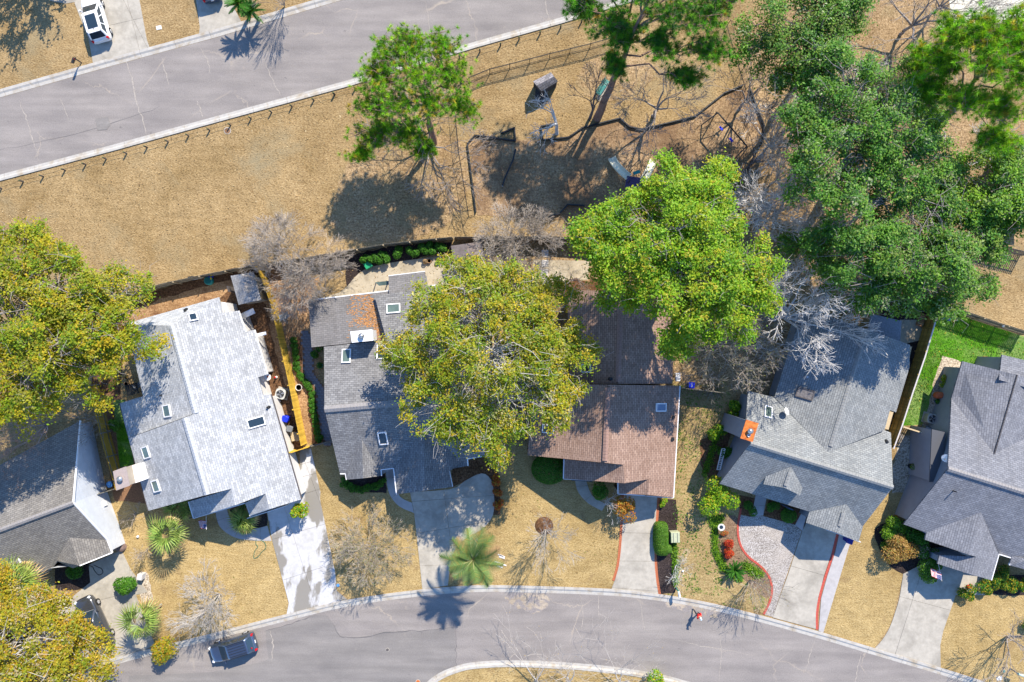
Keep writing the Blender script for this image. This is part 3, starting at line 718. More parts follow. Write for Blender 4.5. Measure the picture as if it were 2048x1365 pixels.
# ------------------------------------------------------------ houses
class House:
    def __init__(s, name, label, cat, px, py):
        s.o = thing(name, label, cat, P(px, py)); s.planes = []
    def roof(s, polys, mat, thick=0.16, name='roof'):
        """polys: lists of (px, py, z). One roof mesh, UVs laid along each slope's courses"""
        mb = MB(); uvs = []
        for poly in polys:
            w = PP(poly); pl = plane_of(w); s.planes.append((pl, [q.xy for q in w]))
            c, n = pl
            u = Vector((0, 0, 1)).cross(n)
            u = u.normalized() if u.length > 1e-3 else Vector((1, 0, 0))
            v = n.cross(u)
            a = sum(w[i].x * w[(i + 1) % len(w)].y - w[(i + 1) % len(w)].x * w[i].y for i in range(len(w)))
            if a < 0: w = w[::-1]
            b = len(mb.v)
            mb.prism(w, thick)
            uvs += [((q.dot(u)), q.dot(v)) for q in mb.v[b:]]
        o = mb.build(name, mat, s.o)
        me = o.data; uvl = me.uv_layers.new(name='UVMap')
        for lp in me.loops: uvl.data[lp.index].uv = uvs[lp.vertex_index]
        s.r = o
        return o
    def at(s, px, py):
        """highest roof slope seen at a photograph point"""
        best = None
        for pl, poly in s.planes:
            h = hit(pl, px, py)
            if inside(h.xy, poly) and (best is None or h.z > best[0].z): best = (h, pl[1])
        if best is None:
            pl = min(s.planes, key=lambda q: (sum((Vector(t) for t in q[1]), Vector((0, 0))) / len(q[1]) - P(px, py, 4).xy).length)[0]
            best = (hit(pl, px, py), pl[1])
        return best
    def frame(s, px, py, lift=0.0):
        h, n = s.at(px, py)
        u = Vector((0, 0, 1)).cross(n).normalized(); v = n.cross(u)
        M = Matrix((u, v, n)).transposed().to_4x4()
        M.translation = h + n * lift - ROOT[s.o.name]
        return M
    def walls(s, line, mat, closed=True, inset=0.3, drop=0.12, name='wall'):
        w = PP(line); n = len(w)
        a = sum(w[i].x * w[(i + 1) % n].y - w[(i + 1) % n].x * w[i].y for i in range(n)) if closed else None
        if closed and a < 0: w = w[::-1]
        out = []
        for i in range(n):
            p = w[i]
            p0 = w[i - 1] if (closed or i > 0) else None
            p1 = w[(i + 1) % n] if (closed or i < n - 1) else None
            ns = []
            for q, r in ((p0, p), (p, p1)):
                if q is None or r is None: continue
                d = (r - q).xy
                if d.length < 1e-4: continue
                d.normalize(); ns.append(Vector((-d.y, d.x)))
            if len(ns) == 2:
                m = ns[0] + ns[1]
                m = m / max(0.35, m.length_squared) * 2 if m.length > 0.3 else ns[0]
                off = m * inset
                if off.length > 3 * inset: off = off.normalized() * inset
            else: off = ns[0] * inset
            out.append(Vector((p.x + off.x, p.y + off.y, p.z - drop)))
        mb = MB()
        for i in range(n if closed else n - 1):
            p, q = out[i], out[(i + 1) % n]
            mb.add([Vector((p.x, p.y, 0)), Vector((q.x, q.y, 0)), q, p], [(0, 1, 2, 3)])
        return mb.build(name, mat, s.o)
    def fascia(s, line, mat=None, closed=False, h=0.16, w=0.1, name='gutter'):
        pts = PP(line); mb = MB()
        n = len(pts)
        for i in range(n if closed else n - 1):
            mb.beam(pts[i] - Vector((0, 0, h / 2 - 0.02)), pts[(i + 1) % n] - Vector((0, 0, h / 2 - 0.02)), w, h)
        return mb.build(name, mat or TRIM, s.o)
    def ridge(s, a, b, mat, w=0.42, h=0.07):
        """raised ridge vent between two photograph points, lying across both slopes"""
        A, B = P(*a), P(*b); d = (B - A).normalized(); y = Vector((0, 0, 1)).cross(d).normalized()
        A.z += 0.03; B.z += 0.03
        mb = MB(); sl = 0.38
        prof = [(-w / 2, -w / 2 * sl - .02), (-w / 2, -w / 2 * sl + h), (0, h + 0.02), (w / 2, -w / 2 * sl + h), (w / 2, -w / 2 * sl - .02)]
        L_ = (B - A).length; n = max(1, int(L_ / 0.3))
        vs = [p + y * o + Vector((0, 0, z)) for p in (A, B) for o, z in prof]
        mb.add(vs, [(j, j + 1, j + 6, j + 5) for j in range(4)] + [(0, 1, 2, 3, 4), (9, 8, 7, 6, 5)])
        for k in range(1, n):   # cap shingles overlap
            p = A + (B - A) * (k / n)
            for sgn in (-1, 1):
                q0 = p + Vector((0, 0, h + 0.03)); q1 = p + y * sgn * w / 2 + Vector((0, 0, -w / 2 * sl + h + 0.01))
                mb.beam(q0, q1, 0.05, 0.02)
        return mb.build('ridge_cap', mat, s.r)
    def skylight(s, px, py, u, v, glass=None, frame=None, h=0.16, rot=0.0):
        M = s.frame(px, py) @ Matrix.Rotation(rot, 4, 'Z')
        mb = MB(); t = 0.1
        for c, sz in (((0, v / 2 - t / 2, h / 2), (u, t, h)), ((0, -v / 2 + t / 2, h / 2), (u, t, h)), ((u / 2 - t / 2, 0, h / 2), (t, v - 2 * t, h)), ((-u / 2 + t / 2, 0, h / 2), (t, v - 2 * t, h))):
            mb.box(c, sz, M=None)
        mb.v = [M @ q for q in mb.v]
        o = mb.build('skylight', frame or TRIM, s.o, local=True)
        g = MB().box((0, 0, h * 0.68), (u - 2 * t, v - 2 * t, 0.02)); g.v = [M @ q for q in g.v]
        g.build('glass', glass or GLASS, o, local=True)
        return o
    def vent(s, px, py, r=0.07, h=0.4, mat=None):
        M = s.frame(px, py)
        b = M.translation
        mb = MB().tube(b - Vector((0, 0, .1)), b + Vector((0, 0, h)), r, None, 10); mb.tube(b - Vector((0, 0, .1)), b + Vector((0, 0, .06)), r * 2, r * 1.3, 10)
        mb.build('vent_pipe', mat or BMETAL, s.o, local=True)
    def panel(s, name, a, b, z0, z1, mat, depth=0.06, off=0.0, parent=None):
        """upright panel in a wall between two plan points"""
        A, B = P(*a), P(*b); d = (B - A).normalized(); y = Vector((-d.y, d.x, 0)) * off
        mb = MB().beam(Vector((A.x, A.y, (z0 + z1) / 2)) + y, Vector((B.x, B.y, (z0 + z1) / 2)) + y, depth, z1 - z0)
        return mb.build(name, mat, parent or s.o)

# ---- the pale grey house
h = House('house', 'pale grey shingled house with the brightest roof and four dark skylights', 'house', 430, 820)
pl = plane_of(PP([(369, 836, 6.5), (412, 990, 6.5), (602, 998, 2.8)]))
Z = lambda x, y: zp(pl, x, y)
F0, F1 = (369, 836, 6.5), (414, 990, 6.5); R0 = Z(343, 652); R1 = Z(391, 827)
eaves = [Z(*q) for q in [(438, 595), (444, 626), (477, 622), (492, 664), (509, 660), (535, 749), (516, 755), (526, 791), (542, 789), (603, 999)]]
g2b, g2f, g3b, g3f, g4b = Z(463, 978), Z(470, 1011), Z(531, 988), Z(538, 1019), Z(588, 998)
C0 = (250, 648, 3.4)
h.roof([[R0, R1, (258, 880, 2.75), (239, 807, 2.7), (286, 793, 3.4), (262, 690, 3.5), C0], [C0, eaves[0], R0],
        [R0] + eaves + [g4b, g3f, g3b, g2f, g2b, F1, F0, R1],
        [F0, F1, (297, 1022, 2.7), (257, 877, 2.95)],
        [g2b, g2f, (387, 1037, 2.75), (377, 1004, 2.75)], [g3b, g3f, (499, 1032, 2.7), (490, 1006, 2.7)],
        [g4b, eaves[-1], (538, 1018, 3.3), g3f]], SH1)
H1 = h
h.walls([C0, eaves[0], eaves[1], eaves[2], eaves[3], eaves[4], eaves[5], eaves[6], eaves[7], eaves[8], eaves[9], (499, 1032, 2.7), (490, 1006, 2.7), (387, 1037, 2.75), (377, 1004, 2.75), (297, 1022, 2.7), (239, 807, 2.7), (286, 793, 3.4), (262, 690, 3.5)], S_WHITE)
h.walls([(297, 1022, 2.7), F1, g2b], S_WHITE, False, 0.25)
h.walls([(387, 1037, 2.75), g2f, g3b], S_WHITE, False, 0.25)
h.walls([(499, 1032, 2.7), g3f, g4b], S_WHITE, False, 0.25)
h.walls([(257, 877, 2.95), F0, R1], S_WHITE, False, 0.05)
h.fascia([(377, 1004, 2.75), (387, 1037, 2.75), (489, 1007, 2.75)])
h.fascia([(499, 1032, 2.7), (587, 1002, 2.75)])
h.fascia([eaves[4], eaves[5]]); h.fascia([eaves[2], eaves[3]]); h.fascia([eaves[8], eaves[9]], DTRIM)
h.fascia([(239, 807, 2.7), (297, 1022, 2.7)], DTRIM)
h.ridge(F0, F1, VENTL, 0.5); h.ridge(R0, R1, VENTL, 0.5)
for x, y, u, v, g in ((386, 634, 0.75, 0.75, GLASS), (335, 822, 1.15, 0.95, GLASSG), (293, 905, 1.15, 0.95, GLASSG), (313, 972, 1.15, 0.95, GLASSG), (512, 845, 0.9, 1.6, GLASS)):
    h.skylight(x, y, u, v, g)
h.vent(372, 621, 0.12, 0.3); h.vent(324, 791); h.vent(537, 815, 0.1, 0.35)
c = P(253, 957, 0) ; 
def chimney(hs, top, z, mat, capmat, capname='chimney_cap', base_z=0.0, capsize=None, flue=True):
    """brick or sided chase: four photograph corners of the cap at height z"""
    w = PP(top, z); mb = MB().prism([Vector((q.x, q.y, z - 0.08)) for q in w], z - 0.08 - base_z)
    ch = mb.build('chimney', mat, hs.o)
    cn = sum(w, Vector((0, 0, 0))) / 4
    mb = MB().prism([cn + (q - cn) * 1.07 for q in w], 0.08)
    cp = mb.build(capname, capmat, ch)
    if flue:
        f = MB(); f.lathe(cn + Vector((0, 0, 0.0)), [(0.16, 0), (0.16, 0.22), (0.27, 0.24), (0.27, 0.3), (0.05, 0.4)], 14)
        f.build('chimney_flue', STEEL, ch)
    return ch
# chimney chase outside the left wall: broad white shoulder and tan top
chimney(h, [(227, 944), (251, 935), (258, 971), (233, 980)], 5.2, S_TAN, flat('tan_metal', (0.36, 0.3, 0.28), 0.6, var=0.1))
mb = MB().prism(PP([(251, 935), (281, 927), (290, 960), (258, 971)], 4.1), 2.4)
mb.build('chimney_saddle', WHITEP, h.o)
# bay window and eave details on the right wall
for a, b in (((446, 609), (455, 627)), ):
    mb = MB().prism(PP([(443, 605), (452, 606), (457, 626), (447, 628)], 2.5), 2.5); bay = mb.build('bay_window', S_WHITE, h.o)
    MB().prism(PP([(446, 619), (449, 619), (451, 627), (448, 627)], 2.52), 0.03).build('glass', GLASSG, bay)
mb = MB(); A = P(484, 631, 2.4); mb.box(A + Vector((0.55, 0.15, 0)), (1.4, 0.55, 0.08), R(25)); mb.build('awning', STEEL, h.o)
mb = MB(); A = P(522, 669, 2.4); mb.box(A, (1.0, 0.3, 0.08), R(12)); mb.build('awning', TRIM, h.o)
h.panel('garage_door', (510, 1024), (585, 1000), 0.1, 2.2, TRIM, 0.06, -0.12)
h.panel('door', (478, 1006), (487, 1003), 0.1, 2.2, flat('dark_door', (0.12, 0.05, 0.04), 0.5), 0.06, -0.1)
h.panel('window', (395, 1020), (430, 1010), 0.9, 2.0, GLASS, 0.06, -0.35)

# ---- the charcoal house
h = H2 = House('house', 'charcoal shingled house with a white box chimney and leaf litter on its roof', 'house', 800, 800)
ra, rb = (649, 819, 5.9), (990, 790, 5.9)
m0, m1 = (623, 695, 4.0), (960, 660, 4.0)
b0, b1 = (617, 601, 3.0), (960, 560, 3.0)
fe = plane_of(PP([ra, rb, (680, 948, 2.7)])); Z = lambda x, y: zp(fe, x, y)
gz = lambda x, y: Z(x, y)
h.roof([[b0, b1, m1, m0]], SH2B, name='roof')
rfb = h.r
h.roof([[(648, 694, 4.02), m1, (990, 700, 4.0), rb, ra], [ra, rb, Z(982, 911), Z(935, 918), Z(935, 931), Z(848, 860), Z(787, 937), Z(762, 950), Z(724, 880), Z(692, 948), Z(680, 948)],
        [Z(724, 880), (726, 957, 4.0), (693, 960, 2.7), Z(691, 946)], [Z(724, 880), Z(762, 948), (763, 952, 2.7), (726, 957, 4.0)],
        [Z(848, 860), (850, 982, 4.55), (793, 989, 2.7), (787, 930, 2.7)], [Z(848, 860), (936, 915, 2.7), (936, 932, 2.7), (898, 939, 2.7), (905, 974, 2.7), (850, 982, 4.55)]], SH2)
h.roof([[(749, 592, 3.7), (838, 580, 3.7), (860, 690, 5.4), (776, 692, 5.4)]], SH2, name='dormer_roof')
h.walls([(749, 592, 3.7), (838, 580, 3.7), (860, 690, 5.4), (776, 692, 5.4)], S_GREY, True, 0.05, 0.1)
h.roof([[(777, 552, 2.9), (850, 543, 2.9), (852, 580, 3.5), (778, 588, 3.5)]], SH2B, name='porch_roof')
h.walls([(777, 552, 2.9), (850, 543, 2.9), (852, 580, 3.5), (778, 588, 3.5)], S_GREY, True, 0.2, 0.1)
h.walls([b0, b1, m1, (985, 700, 3.5), rb, Z(982, 911), Z(935, 918), (936, 932, 2.7), (898, 939, 2.7), (905, 974, 2.7), (850, 982, 4.55), (793, 989, 2.7), Z(787, 937), Z(762, 940), (763, 952, 2.7), (726, 957, 4.0), (693, 960, 2.7), Z(691, 948), Z(680, 948), ra, (648, 694, 4.0), m0], S_GREY)
h.fascia([b0, b1]); h.fascia([Z(680, 948), Z(691, 948), (693, 960, 2.7)]); h.fascia([(763, 952, 2.7), Z(762, 940), Z(787, 937), (793, 989, 2.7)])
h.fascia([Z(982, 911), Z(935, 918), (936, 932, 2.7)]); h.fascia([(898, 939, 2.7), (905, 974, 2.7)]); h.fascia([(777, 552, 2.9), (850, 543, 2.9)], w=0.07)
h.ridge(ra, (985, 790, 5.9), VENT, 0.6)
h.skylight(693, 713, 0.85, 1.35, GLASSG); h.skylight(763, 705, 0.85, 1.4, GLASS); h.skylight(787, 618, 1.3, 0.95, GLASSG); h.skylight(766, 876, 0.85, 1.4, GLASS)
h.vent(776, 674, 0.13, 0.25, STEEL)
ch = chimney(h, [(702, 664), (743, 660), (745, 681), (705, 685)], 6.1, S_WHITE, WHITEP, base_z=3.0)
mb = MB().prism(PP([(606, 607), (612, 606), (613, 610), (607, 611)], 0.1), 0.1)
h.panel('garage_door', (805, 970), (890, 960), 0.1, 2.2, TRIM, 0.06, -0.1)
h.panel('window', (700, 941), (750, 938), 0.9, 2.0, GLASS, 0.06, -0.25)
# garden door and screen by the porch
mb = MB().prism(PP([(750, 565), (777, 562), (777, 570), (758, 572)], 2.3), 0.12); mb.build('pergola_panel', GREENP if False else GLASSG, h.o)
for q in ((752, 566), (776, 563)):
    MB().tube(P(*q), P(q[0], q[1], 2.2) * 1.0, 0.05, None, 6).build('pergola_post', TRIM, h.o)
# leaf litter lying on the roof
cl = plane_of(PP([b0, b1, m0]))
mb = MB(); lv = []
for i in range(800):
    t = rnd.random() ** 1.4; yy = 601 + 84 * (1 - t * 0.95) if rnd.random() < .5 else 590 + rnd.random() * 95
    edge = 748 + max(0, yy - 592) * 0.28 - 4
    xx = edge - abs(rnd.gauss(0, 6 + (yy - 590) * 0.12)) - (rnd.random() ** 3) * 45
    if xx < 690: continue
    if yy > 655 and 698 < xx < 748: continue
    q = hit(cl, xx, yy); n = cl[1]; q = q + n * 0.02
    a = rnd.uniform(-.3, .3); u = Vector((math.cos(a), math.sin(a), 0)); u -= n * u.dot(n); v = n.cross(u)
    s1, s2 = rnd.uniform(.07, .17), rnd.uniform(.03, .06)
    mb.add([q + u * s1, q + v * s2, q - u * s1, q - v * s2], [(0, 1, 2, 3)])
tag(mb.build('leaf_litter', flat('orange_litter', (0.4, 0.2, 0.08), 0.9, var=0.4, vs=8)), 'orange leaf litter lying on the charcoal roof beside the chimney', 'leaf litter', kind='stuff')

# ---- the brown house
h = H3 = House('house', 'brown shingled house with two dark ridge vents shaded by trees', 'house', 1230, 800)
pr = plane_of(PP([(1216, 775, 6.3), (1210, 924, 6.3), (1348, 995, 2.75)])); Z = lambda x, y: zp(pr, x, y)
F0, F1 = (1216, 770, 6.3), (1210, 926, 6.3)
rr0, rr1 = (1243, 582, 5.5), (1236, 768, 5.5)
g2b, g2f, g3b, g3f, g4b, g4f = Z(1247, 930), Z(1249, 967), Z(1297, 959), Z(1297, 990), Z(1332, 982), Z(1332, 994)
fr = (1347, 996, 2.75)
h.roof([[rr0, rr1, (1140, 768, 2.8), (1134, 581, 2.8)], [rr0, (1350, 582, 2.9), (1346, 733, 2.8), (1345, 768, 2.8), rr1],
        [F0, F1, (1055, 911, 2.7), (1066, 768, 2.7)],
        [F0, Z(1360, 772), fr, g4b, g3f, g3b, g2f, g2b, F1],
        [g2b, g2f, (1127, 958, 2.75), (1128, 919, 2.75)], [g3b, g3f, (1236, 988, 2.75), (1236, 962, 2.75)], [g4b, fr, (1290, 992, 3.4), g3f]], SH3)
h.walls([rr0, (1350, 582, 2.9), (1345, 768, 2.8), rr1, (1140, 768, 2.8), (1134, 581, 2.8)], S_BROWN)
h.walls([(1360, 772, 2.7), fr, (1236, 988, 2.75), (1236, 962, 2.75), (1127, 958, 2.75), (1128, 919, 2.75), (1055, 911, 2.7), (1066, 768, 2.7), F0], S_BROWN)
h.walls([(1055, 911, 2.7), F1, g2b], S_BROWN, False, 0.25); h.walls([(1127, 958, 2.75), g2f, g3b], S_BROWN, False, 0.25); h.walls([(1236, 988, 2.75), g3f, g4b], S_BROWN, False, 0.25)
h.fascia([(1128, 919, 2.75), (1127, 958, 2.75), (1236, 964, 2.75), (1236, 988, 2.75), fr, Z(1360, 772)])
h.ridge((1216, 775, 6.3), (1210, 922, 6.3), VENTB, 0.48, 0.1); h.ridge((1242, 605, 5.5), (1236, 764, 5.5), VENTB, 0.48, 0.1)
h.skylight(1098, 817, 0.85, 1.3, GLASSG); h.skylight(1097, 858, 0.85, 1.2, GLASS); h.skylight(1321, 815, 0.8, 1.2, flat('sky_glass', (0.12, 0.17, 0.26), 0.15, spec=0.7)); h.skylight(1173, 737, 0.8, 1.0, GLASS)
h.vent(1222, 758, 0.14, 0.2); h.vent(1346, 835, 0.12, 0.25); h.vent(1344, 879, 0.14, 0.15)
h.panel('garage_door', (1250, 978), (1330, 984), 0.1, 2.2, flat('tan_door', (0.4, 0.33, 0.25), 0.6), 0.06, -0.05)
h.panel('window', (1140, 949), (1180, 951), 0.9, 2.0, GLASS, 0.06, -0.2)

# ---- the green-grey house
h = H4 = House('house', 'green-grey shingled house with a rust topped chimney and two dormers', 'house', 1640, 870)
ra, rb = (1501, 887, 5.7), (1786, 975, 5.7)
pf = plane_of(PP([ra, rb, (1439, 968, 2.7)])); Zf = lambda x, y: zp(pf, x, y)
pb = plane_of(PP([ra, rb, (1496, 782, 2.75)])); Zb = lambda x, y: zp(pb, x, y)
rt = Zb(1656, 905); zr = rt[2]
r2 = (1731, 658, zr)
pL = plane_of(PP([rt, r2, (1550, 795, 2.75)])); ZL = lambda x, y: zp(pL, x, y)
pR = plane_of(PP([rt, r2, (1792, 825, 2.75)])); ZR = lambda x, y: zp(pR, x, y)
ga, gf = Zf(1693, 1009), None
gl0, gl1 = (1619, 1024, 2.75), (1612, 1046, 2.75)
gf = (1673, 1066, ga[2]); gr1, gr0 = (1717, 1085, 2.75), (1726, 1054, 2.75)
da = Zf(1582, 934); dz = da[2]; df = (1569, 976, dz)
h.roof([[ra, rb, Zf(1724, 1055), ga, gl0, Zf(1439, 968)],
        [ra, Zb(1492, 841), Zb(1496, 782), Zb(1549, 795), rt, Zb(1769, 861), Zb(1782, 866), rb],
        [rt, ZL(1549, 795), ZL(1580, 696), ZL(1608, 616), r2], [rt, r2, ZR(1820, 690), ZR(1819, 735), ZR(1792, 825), ZR(1780, 821), ZR(1769, 861)],
        [ga, gf, gl1, gl0], [ga, gr0, gr1, gf],
        [da, df, (1527, 969, dz - 1.0), (1534, 948, dz - 1.0)], [da, (1608, 966, dz - 1.0), (1600, 991, dz - 1.0), df]], SH4)
h.walls([Zf(1439, 968), gl0, gl1, gf, gr1, gr0, rb, Zb(1782, 866), ZR(1769, 861), ZR(1780, 821), ZR(1792, 825), ZR(1819, 735), ZR(1820, 690), r2, ZL(1608, 616), ZL(1549, 795), Zb(1496, 782), Zb(1492, 841), ra], S_BLUE, True, 0.4)
h.walls([(1534, 948, dz - 1.0), (1527, 969, dz - 1.0), df, (1600, 991, dz - 1.0), (1608, 966, dz - 1.0)], S_BLUE, False, 0.2)
h.ridge(ra, rb, VENT4, 0.4); h.ridge((1661, 893, zr), (1729, 674, zr), VENT4, 0.4); h.ridge((1580, 945, dz), (1571, 972, dz), VENT4, 0.35); h.ridge((1687, 1026, ga[2]), (1679, 1053, ga[2]), VENT4, 0.35)
h.skylight(1610, 788, 0.95, 1.55, flat('grey_glass', (0.16, 0.15, 0.15), 0.3, var=0.3), DTRIM); h.skylight(1536, 825, 0.75, 1.25, GLASSG)
h.vent(1612, 754, 0.1, 0.35, STEEL); h.vent(1773, 884, 0.12, 0.2)
ch = chimney(h, [(1493, 841), (1516, 848), (1505, 883), (1482, 876)], 6.4, S_BLUE, RUST)
mb = MB().lathe(P(1497, 871, 6.4), [(0.17, 0), (0.17, 0.1), (0.12, 0.1), (0.1, 0.02)], 12); mb.build('chimney_flue', STEEL, ch)
mb = MB().prism(PP([(1742, 628), (1803, 642), (1800, 690), (1735, 668)], 2.5), 0.12); mb.build('porch_roof', flat('blue_deck_roof', (0.2, 0.22, 0.26), 0.7, var=0.2), h.o)
for q in ((1800, 645), (1797, 684)): MB().tube(P(q[0], q[1], 0), Vector((*P(q[0], q[1], 2.4).xy, 2.4)), 0.06, None, 6).build('porch_post', TRIM, h.o)
for a, b in (((1447, 898), (1437, 940)),):
    mb = MB(); A, B = P(a[0], a[1], 1.0), P(b[0], b[1], 1.0)
    for k in range(13):
        q = A + (B - A) * (k / 12); mb.box((q.x, q.y, 0.95), (0.3, 0.06, 0.06))
    for dx in (-.16, .16): mb.beam(A + Vector((dx, 0, 0)), B + Vector((dx, 0, 0)), 0.07, 0.08)
    mb.build('louvre_vent', TRIM, h.o)
h.panel('garage_door', (1633, 1046), (1700, 1070), 0.1, 2.2, TRIM, 0.06, -0.1)
h.panel('door', (1560, 1003), (1570, 1006), 0.1, 2.2, flat('blue_door', (0.06, 0.1, 0.2), 0.5), 0.06, -0.2)
for a, b in (((1824, 694), (1815, 733)), ((1787, 825), (1777, 860))):
    A, B = P(*a, 1.9), P(*b, 1.9); n = Vector((B - A).yxz); n = Vector((-(B - A).y, (B - A).x, 0)).normalized() * 0.5
    if n.x > 0: n = -n
    MB().prism([A, A + n, B + n, B], 1.9).build('bay_window', PWOOD, h.o)

# ---- the blue-grey house at the right edge
h = H5 = House('house', 'blue-grey house with a tall shaded side wall and round window', 'house', 1960, 950)
ra = (1896, 938, 5.7); rb = (2160, 1020, 5.7)
pf = plane_of(PP([ra, rb, (1807, 1049, 2.7)])); Zf = lambda x, y: zp(pf, x, y)
pb = plane_of(PP([ra, rb, (1903, 797, 2.9)])); Zb = lambda x, y: zp(pb, x, y)
vt = Zb(1988, 908); zr = vt[2]
rl = (1925, 723, 3.4); rk = (2034, 750, zr)
ga = Zf(1962, 1025); gf = (1938, 1110, ga[2])
gl0, gl1 = (1853, 1066, 2.75), (1850, 1080, 2.75)
gr = plane_of(PP([ga, gf, (1998, 1109, 3.0)]))
Zg = lambda x, y: zp(gr, x, y)
p2b, p2f = Zg(1953, 1114), Zg(1944, 1150)
h.roof([[ra, rb, Zf(2130, 1160), Zf(2024, 1117), Zf(1999, 1109), ga, gl0, Zf(1807, 1049)],
        [ra, Zb(1903, 797), vt, Zb(2070, 770), Zb(2160, 800), rb], [rl, rk, vt, (1903, 797, 2.9)], [rk, (2120, 775, 2.9), (2080, 900, 2.9), vt],
        [ga, gf, gl1, gl0], [ga, Zg(1998, 1109), Zg(1983, 1161), p2f, p2b, gf], [p2b, p2f, (1875, 1128, 2.7), (1879, 1111, 2.7)],
        [Zf(2024, 1112), (2060, 1120, 3.2), (2060, 1142, 2.7), (2019, 1131, 2.7)]], SH5)
h.roof([[(2004, 710, 3.6), (2140, 742, 3.6), (2140, 800, 4.4), (1998, 760, 4.4)]], SH5, name='wing_roof')
h.walls([(2004, 710, 3.6), (2140, 742, 3.6), (2140, 800, 4.4), (1998, 760, 4.4)], S_BLUE, True, 0.2)
h.walls([Zf(1807, 1049), gl0, gl1, gf, Zg(1983, 1161), Zg(1998, 1109), Zf(2024, 1117), Zf(2130, 1160), rb, (2120, 775, 2.9), rk, rl, (1903, 797, 2.9), ra], S_BLUE, True, 0.5)
h.walls([(1879, 1111, 2.7), (1875, 1128, 2.7), p2f, p2b], S_BLUE, True, 0.2)
h.fascia([Zg(1983, 1161), Zg(1998, 1109), Zf(2024, 1117), (2019, 1131, 2.7)], w=0.08)
h.ridge(ra, rb, VENT, 0.45); h.ridge(rk, vt, DTRIM, 0.1)
h.vent(1906, 982, 0.06, 0.5)
mb = MB().prism(PP([(1866, 860), (1890, 866), (1884, 960), (1861, 963)], 3.6), 3.6); ch = mb.build('bump_out', S_BLUE, h.o)
MB().prism(PP([(1864, 859), (1891, 865), (1885, 962), (1859, 965)], 3.72), 0.1).build('bump_out_roof', SH5, ch)
A = P(1842, 939, 1.0)
wv = PP([(1793, 1031), (1838, 873)])
dw = (wv[1] - wv[0]).normalized(); nw = Vector((-dw.y, dw.x, 0))
def onwall(t, z, off=0.05): return wv[0] + (wv[1] - wv[0]) * t + nw * off + Vector((0, 0, z))
h.wall_d = dw
q = onwall(0.62, 1.9, -0.02)
mb = MB()
mb.tube(q - nw * 0.3, q + nw * 0.1, 0.36, None, 20); mb.build('round_window', PWOOD, h.o)
MB().tube(q - nw * 0.3, q + nw * 0.12, 0.28, None, 20).build('glass', GLASS, h.o)
h.panel('window', (1872, 848), (1880, 850), 1.2, 2.4, GLASS, 0.1, 0.2)
h.panel('door', (1885, 1100), (1892, 1102), 0.1, 2.2, flat('navy_door', (0.04, 0.06, 0.12), 0.5), 0.06, -0.1)

# ---- the taupe house at the left edge
h = H6 = House('house', 'taupe shingled house at the left edge with a pale sunlit side wall', 'house', 90, 1040)
ra, rb = (146, 1006, 5.5), (-90, 1094, 5.5)
pf = plane_of(PP([ra, rb, (216, 1080, 2.8)])); Zf = lambda x, y: zp(pf, x, y)
pb = plane_of(PP([ra, rb, (152, 896, 3.2)])); Zb = lambda x, y: zp(pb, x, y)
ga = Zf(139, 1076); gf = (159, 1132, ga[2])
gr1, gr0 = (224, 1106, 2.7), (214, 1080, 2.8)
ga2 = Zf(-10, 1110)
h.roof([[ra, gr0, ga, Zf(114, 1124), Zf(100, 1142), Zf(-90, 1215), rb], [ra, rb, Zb(-90, 980), Zb(160, 842)],
        [ga, gr0, gr1, gf], [ga, gf, (146, 1137, 2.7), Zf(112, 1122)],
        [ga2, (31, 1097, 3.6), (40, 1126, 3.6), (-40, 1150, 3.6)]], SH6)
h.walls([ra, Zb(160, 842), Zb(-90, 980), rb, Zf(-90, 1215), (100, 1142, 2.7), (146, 1137, 2.7), gf, gr1, gr0], S_PALE, True, 0.2)
h.fascia([Zb(160, 842), ra, gr0, gr1], w=0.1, name='rake_board'); h.fascia([gr1, gf], w=0.1, name='rake_board'); h.fascia([(31, 1097, 3.6), (40, 1126, 3.6)], w=0.1, name='rake_board')
h.ridge(ra, rb, VENT, 0.4)
wv = PP([(201, 966), (243, 1088)]); 
def onw(t, z, off): 
    d = (wv[1] - wv[0]); n = Vector((-d.y, d.x, 0)).normalized(); return wv[0] + d * t + n * off + Vector((0, 0, z))
wf = MB(); 
a, b = onw(-0.36, 1.9, .0), onw(-0.12, 1.9, .0)
wf.beam(a, b, 0.5, 1.3); w_ = wf.build('window', TRIM, h.o)
for t0, t1 in ((-0.345, -0.245), (-0.235, -0.135)): MB().beam(onw(t0, 1.9, 0.02), onw(t1, 1.9, .02), 0.52, 1.1).build('pane', GLASS, w_)
a = onw(0.32, 1.1, 0.3); MB().box(a, (0.5, 0.4, 0.5), R(-70)).build('meter_box', WHITEP, h.o)
a, b = onw(0.62, 1.2, 0.05), onw(0.95, 1.2, 0.05); MB().beam(a, b, 0.5, 1.2).build('window', flat('blue_pane', (0.1, 0.16, 0.26), 0.3), h.o)

# ---- a corner of a house at the upper right
h = House('house', 'brown slatted roof corner of a house at the right edge among trees', 'house', 2060, 340)
h.roof([[(2010, 312, 3.0), (2040, 300, 3.2), (2035, 272, 3.2), (2140, 235, 4.6), (2150, 380, 4.6), (2030, 420, 3.0)]], shingle('brown_slat', (0.24, 0.19, 0.16), (0.32, 0.26, 0.23), (0.1, 0.08, 0.07)))
h.walls([(2010, 312, 3.0), (2040, 300, 3.2), (2035, 272, 3.2), (2140, 235, 4.6), (2150, 380, 4.6), (2030, 420, 3.0)], S_BROWN)
h.fascia([(2010, 312, 3.0), (2030, 420, 3.0)], w=0.08)

